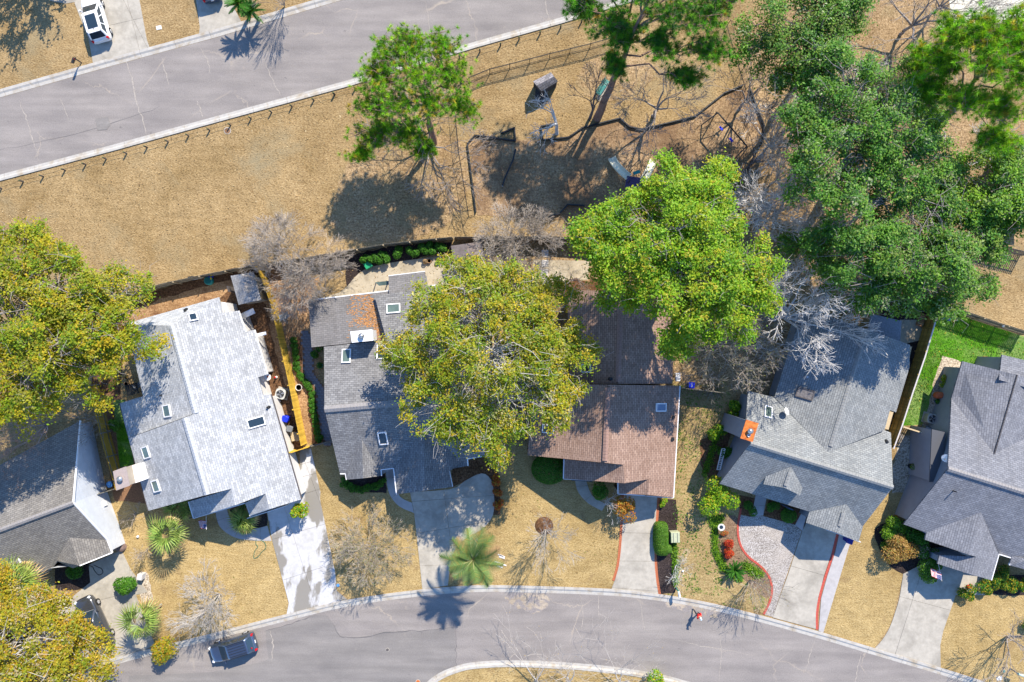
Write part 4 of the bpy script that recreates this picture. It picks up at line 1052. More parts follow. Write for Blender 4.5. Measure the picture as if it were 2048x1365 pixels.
# ---- sheds
def shed(name, label, corners, zr, ze, mat, wall, ridge_along=0):
    hs = House(name, label, 'shed', *[sum(c[i] for c in corners) / 4 for i in (0, 1)])
    a, b, c, d = corners
    m1 = ((a[0] + b[0]) / 2, (a[1] + b[1]) / 2, zr); m2 = ((c[0] + d[0]) / 2, (c[1] + d[1]) / 2, zr)
    A, B, C_, D = [(*q, ze) for q in corners]
    hs.roof([[A, m1, m2, D], [m1, B, C_, m2]], mat, 0.08)
    hs.walls([A, m1, B, C_, m2, D], wall, True, 0.15, 0.08)
    hs.panel('door', ((a[0] * .6 + d[0] * .4), (a[1] * .6 + d[1] * .4)), ((a[0] * .4 + d[0] * .6), (a[1] * .4 + d[1] * .6)), 0.1, 1.8, DTRIM, 0.05, 0.05)
    return hs
shed('garden_shed', 'grey roofed garden shed beside the top of the yellow fence', [(461, 552), (507, 545), (522, 600), (477, 610)], 2.9, 2.3, SHED, S_TAN)
shed('garden_shed', 'brown-grey shed roof against the back fence under bare twigs', [(902, 492), (962, 484), (972, 530), (911, 540)], 2.8, 2.3, flat('brown_felt', (0.2, 0.165, 0.155), 0.9, var=0.2, vs=3, bmp=0.4), S_BROWN)
# ------------------------------------------------------------ plants
G = np.random.default_rng(11)
def np_mesh(name, V, loops_per_face, mat, tint=None, idx=None):
    """V: (n,3) vertices, faces of a fixed size in order (idx None) or given as an (f,k) index array"""
    me = bpy.data.meshes.new(name)
    V = np.asarray(V, dtype=np.float32)
    if idx is None: idx = np.arange(len(V), dtype=np.int32).reshape(-1, loops_per_face)
    idx = np.asarray(idx, dtype=np.int32); nf, k = idx.shape
    me.vertices.add(len(V)); me.vertices.foreach_set('co', V.ravel())
    me.loops.add(nf * k); me.loops.foreach_set('vertex_index', idx.ravel())
    me.polygons.add(nf); me.polygons.foreach_set('loop_start', np.arange(0, nf * k, k, dtype=np.int32))
    me.update(calc_edges=True)
    me.materials.append(mat)
    if tint is not None:
        at = me.attributes.new('tint', 'FLOAT_COLOR', 'POINT')
        c = np.ones((len(V), 4), dtype=np.float32); c[:, :3] = tint
        at.data.foreach_set('color', c.ravel())
    return me

def unit(a): return a / np.maximum(1e-6, np.linalg.norm(a, axis=1, keepdims=True))

def leaf_quads(pts, nrm, size, aspect=0.55):
    n = len(pts)
    r = G.normal(size=(n, 3)); u = unit(r - nrm * np.sum(r * nrm, 1, keepdims=True)); w = np.cross(nrm, u)
    s = size[:, None]
    V = np.stack([pts + u * s, pts + w * s * aspect + nrm * s * 0.12, pts - u * s, pts - w * s * aspect + nrm * s * 0.12], 1)
    return V.reshape(-1, 3)

def pick(pal, n, jit=0.16):
    cols = np.array([p[0] for p in pal]); w = np.array([p[1] for p in pal], float); w /= w.sum()
    c = cols[G.choice(len(pal), n, p=w)]
    return c * (1 + G.normal(size=(n, 1)) * jit).clip(0.5, 1.6)

def tubes_mesh(name, segs, mat, sides=4):
    """segs: (n,8) p0 p1 r0 r1 -> tapered prisms"""
    S = np.asarray(segs, float); n = len(S)
    a, b = S[:, 0:3], S[:, 3:6]; d = unit(b - a)
    ref = np.where(np.abs(d[:, 2:3]) < 0.9, np.array([[0, 0, 1.0]]), np.array([[1.0, 0, 0]]))
    u = unit(np.cross(d, ref)); w = np.cross(d, u)
    V = []
    for p, r in ((a, S[:, 6:7]), (b, S[:, 7:8])):
        for k in range(sides):
            t = 2 * math.pi * k / sides
            V.append(p + (u * math.cos(t) + w * math.sin(t)) * r)
    V = np.stack(V, 1).reshape(-1, 3)
    base = (np.arange(n) * 2 * sides)[:, None, None]
    f = np.array([[k, (k + 1) % sides, sides + (k + 1) % sides, sides + k] for k in range(sides)])[None]
    me = np_mesh(name, V, 4, mat, idx=(base + f).reshape(-1, 4))
    me.polygons.foreach_set('use_smooth', np.ones(len(me.polygons), dtype=bool))
    return me

def limb(segs, a, b, r0, r1, n=5, wob=0.12, sag=0.0):
    """wandering tapered limb from a to b; returns its points"""
    a, b = np.array(a, float), np.array(b, float); ln = np.linalg.norm(b - a)
    pts = [a]
    for i in range(1, n + 1):
        t = i / n
        p = a + (b - a) * t
        if i < n: p = p + G.normal(size=3) * ln * wob / n ** 0.5; p[2] += math.sin(t * math.pi) * sag * ln
        pts.append(p)
    for i in range(n):
        t0, t1 = i / n, (i + 1) / n
        segs.append([*pts[i], *pts[i + 1], r0 + (r1 - r0) * t0, r0 + (r1 - r0) * t1])
    return pts

def lobes_world(lobes):
    out = []
    for px, py, z, rx, ry, rz in lobes:
        k = (CAM_H - z) / CAM_H
        c = P(px, py, z); out.append((np.array(c), np.array([rx * MPP * k, ry * MPP * k, rz])))
    return out

def crown_points(LW, n, shell=0.62, low=-0.35, size=1.0):
    """clump places: boughs stand out from the lobes, clumps sit on the boughs, so the crown has knuckles and gaps"""
    B = []; W = []
    for k, (c, r) in enumerate(LW):
        m = max(4, int(2.1 * r[0] * r[1] / size ** 2))
        d = unit(G.normal(size=(m, 3))); d[:, 2] = np.where(d[:, 2] < low, -d[:, 2], d[:, 2])
        rad = 0.62 + 0.5 * G.random(m)
        p = c + d * r * rad[:, None]
        br = size * (0.45 + 0.65 * G.random(m))
        for i in range(m): B.append((p[i], br[i], k, d[i])); W.append(br[i] ** 2)
    W = np.array(W); W /= W.sum()
    bi = G.choice(len(B), n, p=W)
    bp = np.array([q[0] for q in B])[bi]; br = np.array([q[1] for q in B])[bi]; ks = np.array([q[2] for q in B])[bi]; bd = np.array([q[3] for q in B])[bi]
    e = unit(G.normal(size=(n, 3)) + bd * 0.6 + np.array([0, 0, 0.25]))
    pts = bp + e * (br * (0.55 + 0.5 * G.random(n)))[:, None] * np.array([1.15, 1.15, 0.75])
    return pts, unit(e + bd * 0.3), ks

def broad_tree(name, label, base, lobes, pal, leaves=20000, leaf=0.15, clump=30, spread=0.26, cat='tree', group=None,
               trunk_r=0.3, twig_mat=None, twigs=14, mat=None, flat_up=1.15, shell=0.6, fork=0.45, aspect=0.55, patch=0.3, bare=None, low=-0.35, twig_r=0.022, bough=1.0):
    """trunk and limbs reaching every lobe; leaves gathered in clumps at the twig ends"""
    bw = P(*base); LW = lobes_world(lobes)
    o = thing(name, label, cat, bw, group=group)
    segs = []
    top = np.mean([c for c, _ in LW], 0); zt = max(0.4, min(c[2] - r[2] * 0.4 for c, r in LW) * fork * 2)
    mid = np.array([bw.x + (top[0] - bw.x) * 0.25, bw.y + (top[1] - bw.y) * 0.25, min(zt, top[2] * 0.8)])
    tp = []
    limb(tp, (bw.x, bw.y, -0.05), mid, trunk_r, trunk_r * 0.7, 4, 0.04)
    n_cl = max(8, leaves // clump)
    cp, cd, ck = crown_points(LW, n_cl, shell, low, bough)
    for k, (c, r) in enumerate(LW):
        end = c + np.array([0, 0, r[2] * 0.2])
        pts = limb(segs, mid, end, trunk_r * 0.5, 0.05, 6, 0.16, 0.06)
        own = np.where(ck == k)[0]
        for i in own[:int(twigs * max(1.0, (r[0] * r[1]) ** 0.5 / 1.5))]:
            st = pts[G.integers(2, 7)]
            sub = limb(segs, st, cp[i], 0.05, twig_r * 0.6, 4, 0.2, 0.05)
            for _ in range(3):
                e = sub[G.integers(2, 5)]
                limb(segs, e, e + cd[i] * 0.5 + G.normal(size=3) * np.array([.6, .6, .4]), twig_r, 0.008, 2, 0.2)
    off = np.array(bw)
    S = np.array(tp); S[:, 0:3] -= off; S[:, 3:6] -= off
    put('trunk', tubes_mesh('trunk', S, twig_mat or B_GREY, 8), o)
    S = np.array(segs); S[:, 0:3] -= off; S[:, 3:6] -= off
    put('limbs', tubes_mesh('limbs', S, twig_mat or B_GREY, 4), o)
    n = n_cl * clump
    ci = np.repeat(np.arange(n_cl), clump)
    sp = spread * (0.6 + 0.8 * G.random(n_cl))[ci]
    pts = cp[ci] + G.normal(size=(n, 3)) * sp[:, None] * np.array([1, 1, 0.55])
    nr = unit(cd[ci] * 0.35 + np.array([0.12, 0.22, flat_up]) + G.normal(size=(n, 3)) * 0.5)
    size = leaf * (0.65 + 0.7 * G.random(n))
    col = pick(pal, n_cl, 0.14)[ci] * (1 - patch) * 1.0 + pick(pal, n) * patch
    col *= (1 + G.normal(size=(n, 1)) * 0.13).clip(0.5, 1.6)
    if bare is not None:     # a stretch of the crown that has shed most of its leaves
        bx = np.array(P(bare[0], bare[1], bare[2])); d = np.linalg.norm((pts - bx)[:, :2], axis=1)
        keep = (d > bare[3]) | (G.random(n) < 0.35 + 0.5 * d / bare[3])
        pts, nr, size, col = pts[keep], nr[keep], size[keep], col[keep]; n = len(pts)
    V = leaf_quads(pts - off, nr, size, aspect)
    put('crown', np_mesh('crown', V, 4, mat or LEAF, np.repeat(col, 4, 0)), o)
    return o

def pine(name, label, base, lobes, pal, tufts=900, needles=26, ln=0.36, trunk_r=0.3, top=None, sub=9, width=0.035):
    bw = P(*base); LW = lobes_world(lobes); off = np.array(bw)
    o = thing(name, label, 'pine tree', bw)
    top = np.array(P(*top)); tp = []
    tr = limb(tp, (bw.x, bw.y, -0.05), top, trunk_r, 0.07, 10, 0.012)
    segs = []
    per = tufts // len(LW)
    tuft_p, tuft_d = [], []
    for c, r in LW:
        j = max(3, min(10, int(c[2] / top[2] * 10) - 1))
        pts = limb(segs, tr[j], c, 0.1, 0.05, 5, 0.12, 0.1)
        for _ in range(sub):
            d = unit(G.normal(size=(1, 3)))[0]; d[2] = abs(d[2]) * 0.6
            e = c + d * r * (0.55 + 0.4 * G.random())
            sp = limb(segs, pts[G.integers(3, 6)], e, 0.05, 0.022, 4, 0.15, 0.05)
            m = max(2, per // sub)
            for i in range(m):
                t = G.integers(1, 5)
                q = sp[t] + G.normal(size=3) * r * np.array([0.23, 0.23, 0.17])
                segs.append([*sp[t], *q, 0.018, 0.01]); tuft_p.append(q); tuft_d.append(q - sp[t] + np.array([0, 0, 0.25]))
    TP = np.array(tuft_p); TD = unit(np.array(tuft_d)); nt_ = len(TP)
    S = np.array(tp); S[:, 0:3] -= off; S[:, 3:6] -= off
    put('trunk', tubes_mesh('trunk', S, B_PINE, 10), o)
    S = np.array(segs); S[:, 0:3] -= off; S[:, 3:6] -= off
    put('limbs', tubes_mesh('limbs', S, B_PINE, 4), o)
    ci = np.repeat(np.arange(nt_), needles); n = len(ci)
    dr = unit(TD[ci] * 0.55 + unit(G.normal(size=(n, 3))))
    side = unit(np.cross(dr, G.normal(size=(n, 3)))); a = TP[ci] - off
    l = ln * (0.7 + 0.5 * G.random(n))[:, None]
    V = np.stack([a + side * width, a - side * width, a + dr * l], 1).reshape(-1, 3)
    col = pick(pal, nt_, 0.2)[ci] * (1 + G.normal(size=(n, 1)) * 0.2).clip(.5, 1.6)
    put('needles', np_mesh('needles', V, 3, NEEDLE, np.repeat(col, 3, 0)), o)
    return o

def grow(segs, p, d, ln, r, depth, split, ang, up, wob):
    """one shoot and all that branches from it"""
    n = 3
    for i in range(n):
        d = d + G.normal(size=3) * wob; d[2] += up; d /= np.linalg.norm(d)
        q = p + d * ln / n; q[2] = max(q[2], 0.05)
        segs.append([*p, *q, r, r * 0.86]); r *= 0.86; p = q
        if depth > 0 and i == 1 and G.random() < 0.5:
            e = d + G.normal(size=3) * ang; e /= np.linalg.norm(e)
            grow(segs, p, e, ln * 0.62, r * 0.6, depth - 1, split, ang, up, wob)
    if depth <= 0: return
    k = 2 + (G.random() < split)
    for _ in range(k):
        e = d + G.normal(size=3) * ang; e /= np.linalg.norm(e)
        grow(segs, p, e, ln * (0.68 + 0.2 * G.random()), r * 0.75, depth - 1, split, ang, up, wob)

def bare_tree(name, label, base, h, stems=5, tilt=0.45, depth=5, r=0.05, ang=0.38, split=0.3, up=0.03, wob=0.09, mat=None, cat='bare tree', group=None, lean=(0, 0), bole=0.0, seed=None, minr=0.009, az=None, buds=None, rad=None):
    global G
    if seed is not None: G = np.random.default_rng(seed)
    bw = P(*base); o = thing(name, label, cat, bw, group=group)
    segs = []; p0 = np.array([0, 0, -0.03])
    if bole:
        e = np.array([lean[0] * bole, lean[1] * bole, bole]); tp = []
        limb(tp, p0, e, r * 1.5, r * 1.1, 4, 0.05); p0 = e
    tot = sum(0.78 ** i for i in range(depth + 1)); first = len(segs)
    stem = []
    for i in range(stems):
        a = az[i] if az else 2 * math.pi * (i + G.random() * 0.7) / stems
        t = tilt * (0.5 + 0.8 * G.random())
        d = np.array([math.cos(a) * math.sin(t) + lean[0], math.sin(a) * math.sin(t) + lean[1], math.cos(t)]); d /= np.linalg.norm(d)
        grow(segs, p0.copy(), d, (h - bole) / tot / max(0.5, math.cos(tilt * 0.8)), r, depth, split, ang, up, wob)
    S = np.array(segs)
    if rad:      # stretch the whole growth to the tree's measured spread and height
        e = S[:, 3:6]; rr = np.percentile(np.hypot(e[:, 0] - p0[0] - lean[0] * h * .5, e[:, 1] - p0[1] - lean[1] * h * .5), 92); zz = np.percentile(e[:, 2], 97)
        fx = rad / rr; fz = (h - max(0, p0[2])) / max(0.3, zz - p0[2])
        for j in (0, 3):
            S[:, j] = p0[0] + (S[:, j] - p0[0]) * fx; S[:, j + 1] = p0[1] + (S[:, j + 1] - p0[1]) * fx; S[:, j + 2] = np.maximum(0.04, p0[2] + (S[:, j + 2] - p0[2]) * fz)
    S[:, 6:8] = np.maximum(S[:, 6:8], minr)
    thick = S[:, 6] > r * 0.55
    m = mat or B_GREY
    tk = S[thick]
    if bole: tk = np.concatenate([np.array(tp), tk])
    if len(tk): put('trunk', tubes_mesh('trunk', tk, m, 7), o)
    put('branches', tubes_mesh('branches', S[~thick], m, 3), o)
    if buds:
        tips = S[S[:, 6] <= minr * 1.3][:, 3:6]; tips = tips[G.random(len(tips)) < buds[1]]
        V = leaf_quads(tips, unit(G.normal(size=tips.shape) + np.array([0, 0, .6])), np.full(len(tips), buds[2]))
        tag(put('buds', np_mesh('buds', V, 4, LEAF, np.repeat(pick(buds[0], len(tips)), 4, 0)), o), kind='stuff')
    return o

def shrub(name, label, at, r, h, pal, leaves=900, leaf=0.07, cat='shrub', group=None, sx=1.0, rz=0.0, lumps=4, dense=False, me=None, mat=None):
    """low bush of leaves over short stems; lumps give the uneven outline"""
    bw = P(*at); o = thing(name, label, cat, bw, rz, group)
    if me:
        for m_ in me: put(m_.name.split('.')[0], m_, o)
        return o
    n = leaves
    lc = np.array([[G.normal() * r * 0.42 * sx, G.normal() * r * 0.42, h * (0.5 + 0.25 * G.random())] for _ in range(lumps)]); lr = r * (0.55 + 0.25 * G.random(lumps))
    if dense: lc = np.array([[0, 0, h * 0.5]]); lr = np.array([r])
    k = G.integers(0, len(lc), n); d = unit(G.normal(size=(n, 3))); d[:, 2] = np.where(d[:, 2] < -0.3, -d[:, 2], d[:, 2])
    rad = (0.75 + 0.28 * G.random(n)) if not dense else (0.93 + 0.08 * G.random(n))
    pts = lc[k] + d * rad[:, None] * np.stack([lr[k] * (sx if dense else 1), lr[k], np.full(n, h * 0.5)], 1)
    pts[:, 2] = np.maximum(pts[:, 2], 0.03)
    nr = unit(d * 0.7 + np.array([0, 0, .5]) + G.normal(size=(n, 3)) * 0.5)
    V = leaf_quads(pts, nr, leaf * (0.7 + 0.6 * G.random(n)))
    put('foliage', np_mesh('foliage', V, 4, mat or LEAF, np.repeat(pick(pal, n), 4, 0)), o)
    segs = []
    for i in range(5): limb(segs, (G.normal() * .04, G.normal() * .04, 0), lc[i % len(lc)] + G.normal(size=3) * r * 0.15, 0.02, 0.008, 3)
    put('stem', tubes_mesh('stem', segs, B_DARK, 4), o)
    return o

# palettes: colours of the leaves themselves
OLIVE = [((0.34, 0.34, 0.015), 5), ((0.2, 0.31, 0.015), 4), ((0.5, 0.36, 0.02), 2.5), ((0.11, 0.22, 0.015), 2.5), ((0.45, 0.42, 0.2), 1)]
LIME = [((0.22, 0.4, 0.015), 5), ((0.36, 0.42, 0.02), 3), ((0.12, 0.29, 0.015), 5), ((0.48, 0.38, 0.03), 1)]
GOLDL = [((0.44, 0.34, 0.02), 4), ((0.33, 0.33, 0.02), 4), ((0.5, 0.28, 0.03), 2), ((0.18, 0.26, 0.02), 2.5), ((0.42, 0.36, 0.26), 1)]
DARK = [((0.09, 0.25, 0.03), 5), ((0.15, 0.33, 0.03), 4), ((0.24, 0.36, 0.05), 2), ((0.05, 0.15, 0.04), 3), ((0.4, 0.42, 0.28), .5)]
PINEP = [((0.2, 0.46, 0.015), 5), ((0.32, 0.52, 0.02), 4), ((0.1, 0.3, 0.015), 3), ((0.5, 0.4, 0.05), 1)]
PINED = [((0.12, 0.36, 0.02), 5), ((0.2, 0.43, 0.03), 3), ((0.06, 0.2, 0.03), 3), ((0.5, 0.34, 0.06), .5)]
BOX = [((0.06, 0.2, 0.015), 4), ((0.09, 0.26, 0.02), 3), ((0.04, 0.12, 0.015), 3)]
HEDGE = [((0.1, 0.25, 0.02), 4), ((0.15, 0.3, 0.03), 3), ((0.06, 0.15, 0.02), 3)]
REDL = [((0.5, 0.05, 0.02), 4), ((0.55, 0.12, 0.02), 3), ((0.25, 0.02, 0.02), 2)]
ORANGE = [((0.5, 0.2, 0.02), 4), ((0.45, 0.3, 0.05), 3), ((0.35, 0.1, 0.02), 2), ((0.2, 0.22, 0.03), 2)]
COPPER = [((0.42, 0.26, 0.07), 4), ((0.33, 0.18, 0.05), 3), ((0.3, 0.27, 0.06), 2), ((0.5, 0.36, 0.14), 2)]

# ---- great trees
pine('pine_tree', 'bright green pine standing alone in the dry field below the street', (869, 287),
     [(830, 85, 10.2, 60, 40, 1.1), (775, 110, 9.92, 52, 42, 1.1), (885, 100, 9.92, 50, 42, 1.1), (745, 160, 9.28, 48, 44, 1.1), (835, 150, 10.6, 62, 48, 1.3), (915, 150, 9.28, 48, 44, 1.1), (730, 215, 8, 46, 40, 1.0), (800, 210, 9.6, 56, 46, 1.2), (870, 205, 9.28, 54, 42, 1.1), (940, 215, 7.68, 40, 32, .9), (745, 275, 6.72, 44, 34, .9), (815, 265, 7.68, 46, 36, 1.0), (720, 312, 5.76, 26, 18, .6), (848, 305, 6.08, 24, 20, .6)],
     PINEP, 2700, 44, 0.38, 0.3, (838, 150, 10.8), 12, 0.015)
pine('pine_tree', 'tall pine with a long bare leaning trunk at the top edge', (1194, 238),
     [(1160, 20, 11.7, 46, 30, 1.0), (1215, 40, 12.1, 50, 42, 1.1), (1280, -30, 14.8, 70, 50, 1.3), (1350, 20, 13.3, 60, 46, 1.2), (1420, 40, 12.5, 54, 46, 1.1), (1250, 80, 10.9, 42, 40, .9), (1330, 85, 11.7, 44, 34, .9), (1420, 100, 10.9, 44, 36, 1.0), (1230, 130, 9.36, 26, 30, .8), (1380, 150, 9.36, 32, 26, .8), (1450, -20, 13.3, 50, 40, 1.1), (1150, -30, 12.5, 50, 40, 1.1), (1240, -100, 13, 60, 50, 1.2), (1330, -110, 13.5, 64, 50, 1.2), (1420, -90, 13, 56, 46, 1.1), (1170, -100, 12.5, 54, 44, 1.1)],
     PINED, 3900, 44, 0.4, 0.42, (1296, 0, 14.6), 12, 0.015)
pine('pine_tree', 'lime green pine filling the upper right corner of the wood', (1880, 250),
     [(1900, 60, 17, 48, 34, 1.1), (1965, 60, 18, 56, 42, 1.2), (2030, 60, 18, 56, 50, 1.3), (1880, 120, 15, 48, 42, 1.1), (1970, 130, 18, 62, 52, 1.3), (2045, 150, 17, 56, 54, 1.3), (1850, 185, 14, 46, 36, 1.0), (1930, 200, 16, 56, 44, 1.2), (2010, 215, 15, 56, 46, 1.2), (1990, 285, 13, 52, 30, 1.0), (2060, 90, 18, 50, 60, 1.2), (1840, 120, 13, 30, 34, .8)],
     PINEP, 3300, 44, 0.42, 0.4, (1975, 130, 19), 12, 0.015)
broad_tree('oak_tree', 'olive yellow oak overhanging the charcoal house, thinning to pale twigs', (985, 715),
           [(980, 610, 10, 110, 62, 2.2), (890, 640, 9.5, 82, 60, 2.0), (1080, 640, 9.5, 82, 70, 2.0), (985, 700, 11.5, 120, 90, 2.6), (880, 720, 9.5, 92, 66, 2.2), (1095, 720, 9.5, 84, 74, 2.2), (910, 800, 9.5, 96, 76, 2.2), (1035, 800, 10, 96, 76, 2.2), (960, 860, 9, 90, 52, 2.0), (1120, 690, 8.5, 62, 56, 1.8), (935, 560, 8, 60, 34, 1.5), (1010, 560, 8, 56, 30, 1.4)],
           OLIVE, 81200, 0.105, 24, 0.26, trunk_r=0.4, twig_mat=B_TWIG, twigs=26, bare=(985, 775, 10, 3.6), twig_r=0.016)
broad_tree('oak_tree', 'bright lime green oak spreading over the playground and brown house', (1345, 560),
           [(1345, 395, 13.4, 86, 62, 2.3), (1400, 380, 12.4, 60, 52, 1.8), (1232, 440, 12.4, 62, 40, 1.8), (1330, 450, 14.4, 116, 86, 2.6), (1240, 480, 12.9, 84, 66, 2.2), (1400, 490, 13.4, 84, 74, 2.2), (1290, 540, 13.4, 94, 70, 2.3), (1390, 570, 13.9, 92, 70, 2.3), (1480, 540, 12.4, 66, 58, 1.9), (1330, 620, 11.9, 76, 56, 2.0), (1430, 630, 11.9, 70, 50, 1.9), (1500, 600, 11.4, 46, 46, 1.5), (1360, 675, 10.4, 46, 30, 1.3), (1210, 560, 10.9, 46, 32, 1.3)],
           LIME, 87000, 0.105, 24, 0.26, trunk_r=0.42, twig_mat=B_GREY, twigs=14)
broad_tree('oak_tree', 'broad yellow-green oak at the left edge beside the pale roof', (110, 690),
           [(60, 520, 11, 90, 66, 2.2), (130, 580, 11.5, 100, 66, 2.3), (230, 590, 10, 90, 44, 1.9), (300, 575, 8, 46, 24, 1.1), (30, 620, 12, 90, 90, 2.5), (130, 680, 12, 100, 80, 2.5), (220, 660, 10.5, 76, 56, 2.0), (270, 690, 8.5, 42, 28, 1.2), (60, 760, 11, 86, 66, 2.2), (160, 750, 10, 86, 56, 2.0), (40, 830, 9, 56, 40, 1.6), (-40, 720, 11, 80, 120, 2.2), (215, 720, 9, 40, 36, 1.3), (180, 640, 11, 70, 50, 2.0), (-70, 800, 12.5, 86, 70, 2.2), (-140, 740, 13, 90, 80, 2.2), (-100, 860, 12.5, 80, 60, 2.0)],
           OLIVE[:4] + [((0.3, 0.28, 0.05), 2)], 84100, 0.109, 24, 0.26, trunk_r=0.42, twig_mat=B_GREY, twigs=14)
broad_tree('oak_tree', 'golden leaved tree covering the lower left corner and a parked car', (60, 1330),
           [(70, 1208, 8, 72, 40, 1.7), (112, 1256, 8.5, 66, 50, 1.8), (60, 1280, 10, 110, 84, 2.3), (182, 1326, 8, 52, 50, 1.7), (120, 1350, 9, 110, 70, 2.0), (10, 1190, 8, 50, 40, 1.5), (-20, 1340, 9, 70, 70, 2.0)],
           GOLDL, 58000, 0.101, 24, 0.26, trunk_r=0.36, twig_mat=B_TWIG, twigs=18, twig_r=0.018)
broad_tree('live_oak_tree', 'big dark green live oak in the middle of the right wood', (1690, 330),
           [(1700, 180, 12, 96, 76, 2.2), (1640, 240, 11, 86, 66, 2.0), (1750, 260, 13, 100, 84, 2.4), (1680, 330, 12, 100, 76, 2.3), (1790, 350, 12, 90, 76, 2.2), (1720, 420, 12, 96, 76, 2.2), (1820, 440, 11, 86, 76, 2.1), (1620, 170, 10, 62, 48, 1.6), (1790, 190, 11, 76, 60, 1.9)],
           DARK, 63800, 0.105, 24, 0.26, trunk_r=0.5, twig_mat=B_GREY, twigs=16)
broad_tree('live_oak_tree', 'dark evergreen oak spreading behind the turf lawn and green-grey house', (1800, 560),
           [(1720, 500, 11, 96, 66, 2.1), (1830, 520, 11.5, 100, 70, 2.2), (1920, 500, 10.5, 76, 62, 2.0), (1760, 570, 9.5, 86, 50, 1.8), (1870, 580, 9, 76, 44, 1.7), (1930, 560, 8.5, 50, 40, 1.5), (1690, 590, 8, 44, 32, 1.3), (1640, 520, 9, 44, 34, 1.3), (1600, 500, 8, 30, 26, 1.1)],
           DARK + [((0.2, 0.27, 0.06), 2)], 52200, 0.109, 24, 0.26, trunk_r=0.42, twig_mat=B_GREY, twigs=14)
broad_tree('live_oak_tree', 'mid green oak at the right edge below the corner pine', (2010, 420),
           [(2000, 400, 11, 90, 60, 2.0), (2060, 360, 11, 70, 60, 2.0), (1950, 440, 10, 70, 50, 1.7), (2040, 450, 10.5, 76, 46, 1.8), (1900, 370, 9, 50, 50, 1.5), (1960, 330, 9, 44, 30, 1.2)],
           DARK + LIME[:1], 37700, 0.105, 24, 0.26, trunk_r=0.36, twig_mat=B_GREY, twigs=14)
broad_tree('live_oak_tree', 'loose thin crowned oak at the top edge of the wood', (1590, 175),
           [(1570, 60, 11, 80, 50, 1.5), (1520, 100, 9.5, 40, 40, 1.2), (1640, 60, 11, 72, 56, 1.6), (1600, 110, 11, 74, 46, 1.5), (1680, 20, 11, 60, 40, 1.4), (1560, 165, 8.5, 44, 32, 1.1), (1620, 0, 11, 70, 40, 1.4)],
           DARK + [((0.15, 0.2, 0.03), 3)], 21750, 0.105, 22, 0.3, trunk_r=0.3, twig_mat=B_DARK, twigs=14)
broad_tree('oak_tree', 'small green tree between the pine and live oak, upper right wood', (1830, 300),
           [(1830, 250, 8, 46, 40, 1.2), (1870, 300, 7.5, 40, 34, 1.1), (1560, 300, 1, 1, 1, 0.1)][:2], LIME[:1] + DARK, 7250, 0.101, 22, 0.26, trunk_r=0.16, twig_mat=B_GREY, twigs=12)

# ---- bare trees
T = bare_tree
T('bare_tree', 'pale bare tree with drooping branches at the foot of the field pine', (857, 296), 7.0, 7, 0.95, 5, 0.1, 0.36, 0.4, -0.012, 0.13, B_GREY, seed=3, rad=6.5, minr=0.015)
T('crape_myrtle', 'round bare myrtle over the back fence left of the green box', (612, 535), 8.0, 9, 0.62, 6, 0.06, 0.36, 0.6, 0.0, 0.1, B_TAN, seed=4, rad=4.7, minr=0.011)
T('crape_myrtle', 'round bare myrtle over the back fence beside the brown-grey shed', (1029, 492), 6.8, 8, 0.6, 6, 0.06, 0.36, 0.6, 0.0, 0.1, B_TAN, seed=5, rad=3.9, minr=0.011)
T('crape_myrtle', 'dense bare myrtle on the front lawn beside the wet driveway', (752, 1092), 4.4, 9, 0.62, 6, 0.04, 0.33, 0.35, 0.0, 0.1, B_TAN, seed=6, minr=0.009, buds=([((0.35, 0.33, 0.12), 2), ((0.2, 0.26, 0.04), 1)], 0.25, 0.05), rad=3.7)
T('crape_myrtle', 'silvery bare myrtle on the golden lawn above the dark parked car', (440, 1188), 4.6, 8, 0.5, 5, 0.045, 0.33, 0.5, 0.0, 0.1, B_TWIG, seed=7, rad=3.5, minr=0.011)
T('bare_tree', 'slender bare tree rising from a mulch ring on the centre lawn', (1092, 1060), 5.4, 6, 0.42, 5, 0.05, 0.27, 0.1, 0.02, 0.07, B_TWIG, seed=8, minr=0.009, rad=2.7)
T('bare_tree', 'many stemmed bare shrub at the kerb end of the brown bed', (1499, 1160), 4.2, 9, 0.32, 4, 0.035, 0.2, 0.1, 0.02, 0.05, B_TAN, seed=9, buds=([((0.3, 0.28, 0.05), 1)], 0.15, 0.05), rad=2.3)
T('bare_tree', 'bare branching tree in the lower right lawn near the mailbox', (2013, 1273), 6.0, 5, 0.55, 4, 0.07, 0.33, 0.4, 0.02, 0.09, B_GREY, seed=10, rad=4.2, minr=0.015)
T('bare_tree', 'crooked bare tree leaning out of the small square border frame', (1114, 268), 5.2, 3, 0.85, 4, 0.13, 0.42, 0.4, 0.03, 0.16, B_PALE, seed=11, bole=1.6, lean=(-.1, .3), az=[2.6, 1.5, 4.4], rad=3.4, minr=0.015)
T('bare_tree', 'dark limbed bare tree beside the teal bench', (1180, 237), 8.0, 3, 0.5, 4, 0.11, 0.4, 0.4, 0.03, 0.14, B_DARK, seed=12, bole=2.2, az=[1.6, 0.4, 2.6], rad=3.2, minr=0.015)
T('bare_tree', 'bare grey tree right of the tall pine trunk', (1305, 232), 8.0, 5, 0.62, 5, 0.11, 0.36, 0.4, 0.02, 0.12, B_GREY, seed=13, bole=2.0, rad=4.6, minr=0.015)
T('bare_tree', 'bare dark tree reaching over the black border by the swing', (1480, 215), 8.0, 5, 0.7, 5, 0.1, 0.36, 0.4, 0.02, 0.12, B_GREY, seed=14, bole=1.5, rad=4.4, minr=0.015)
T('bare_tree', 'white barked bare tree with curling boughs right of the swing', (1530, 300), 9.5, 5, 0.7, 6, 0.1, 0.4, 0.1, 0.02, 0.14, B_PALE, seed=15, bole=1.2, rad=4.0, minr=0.016)
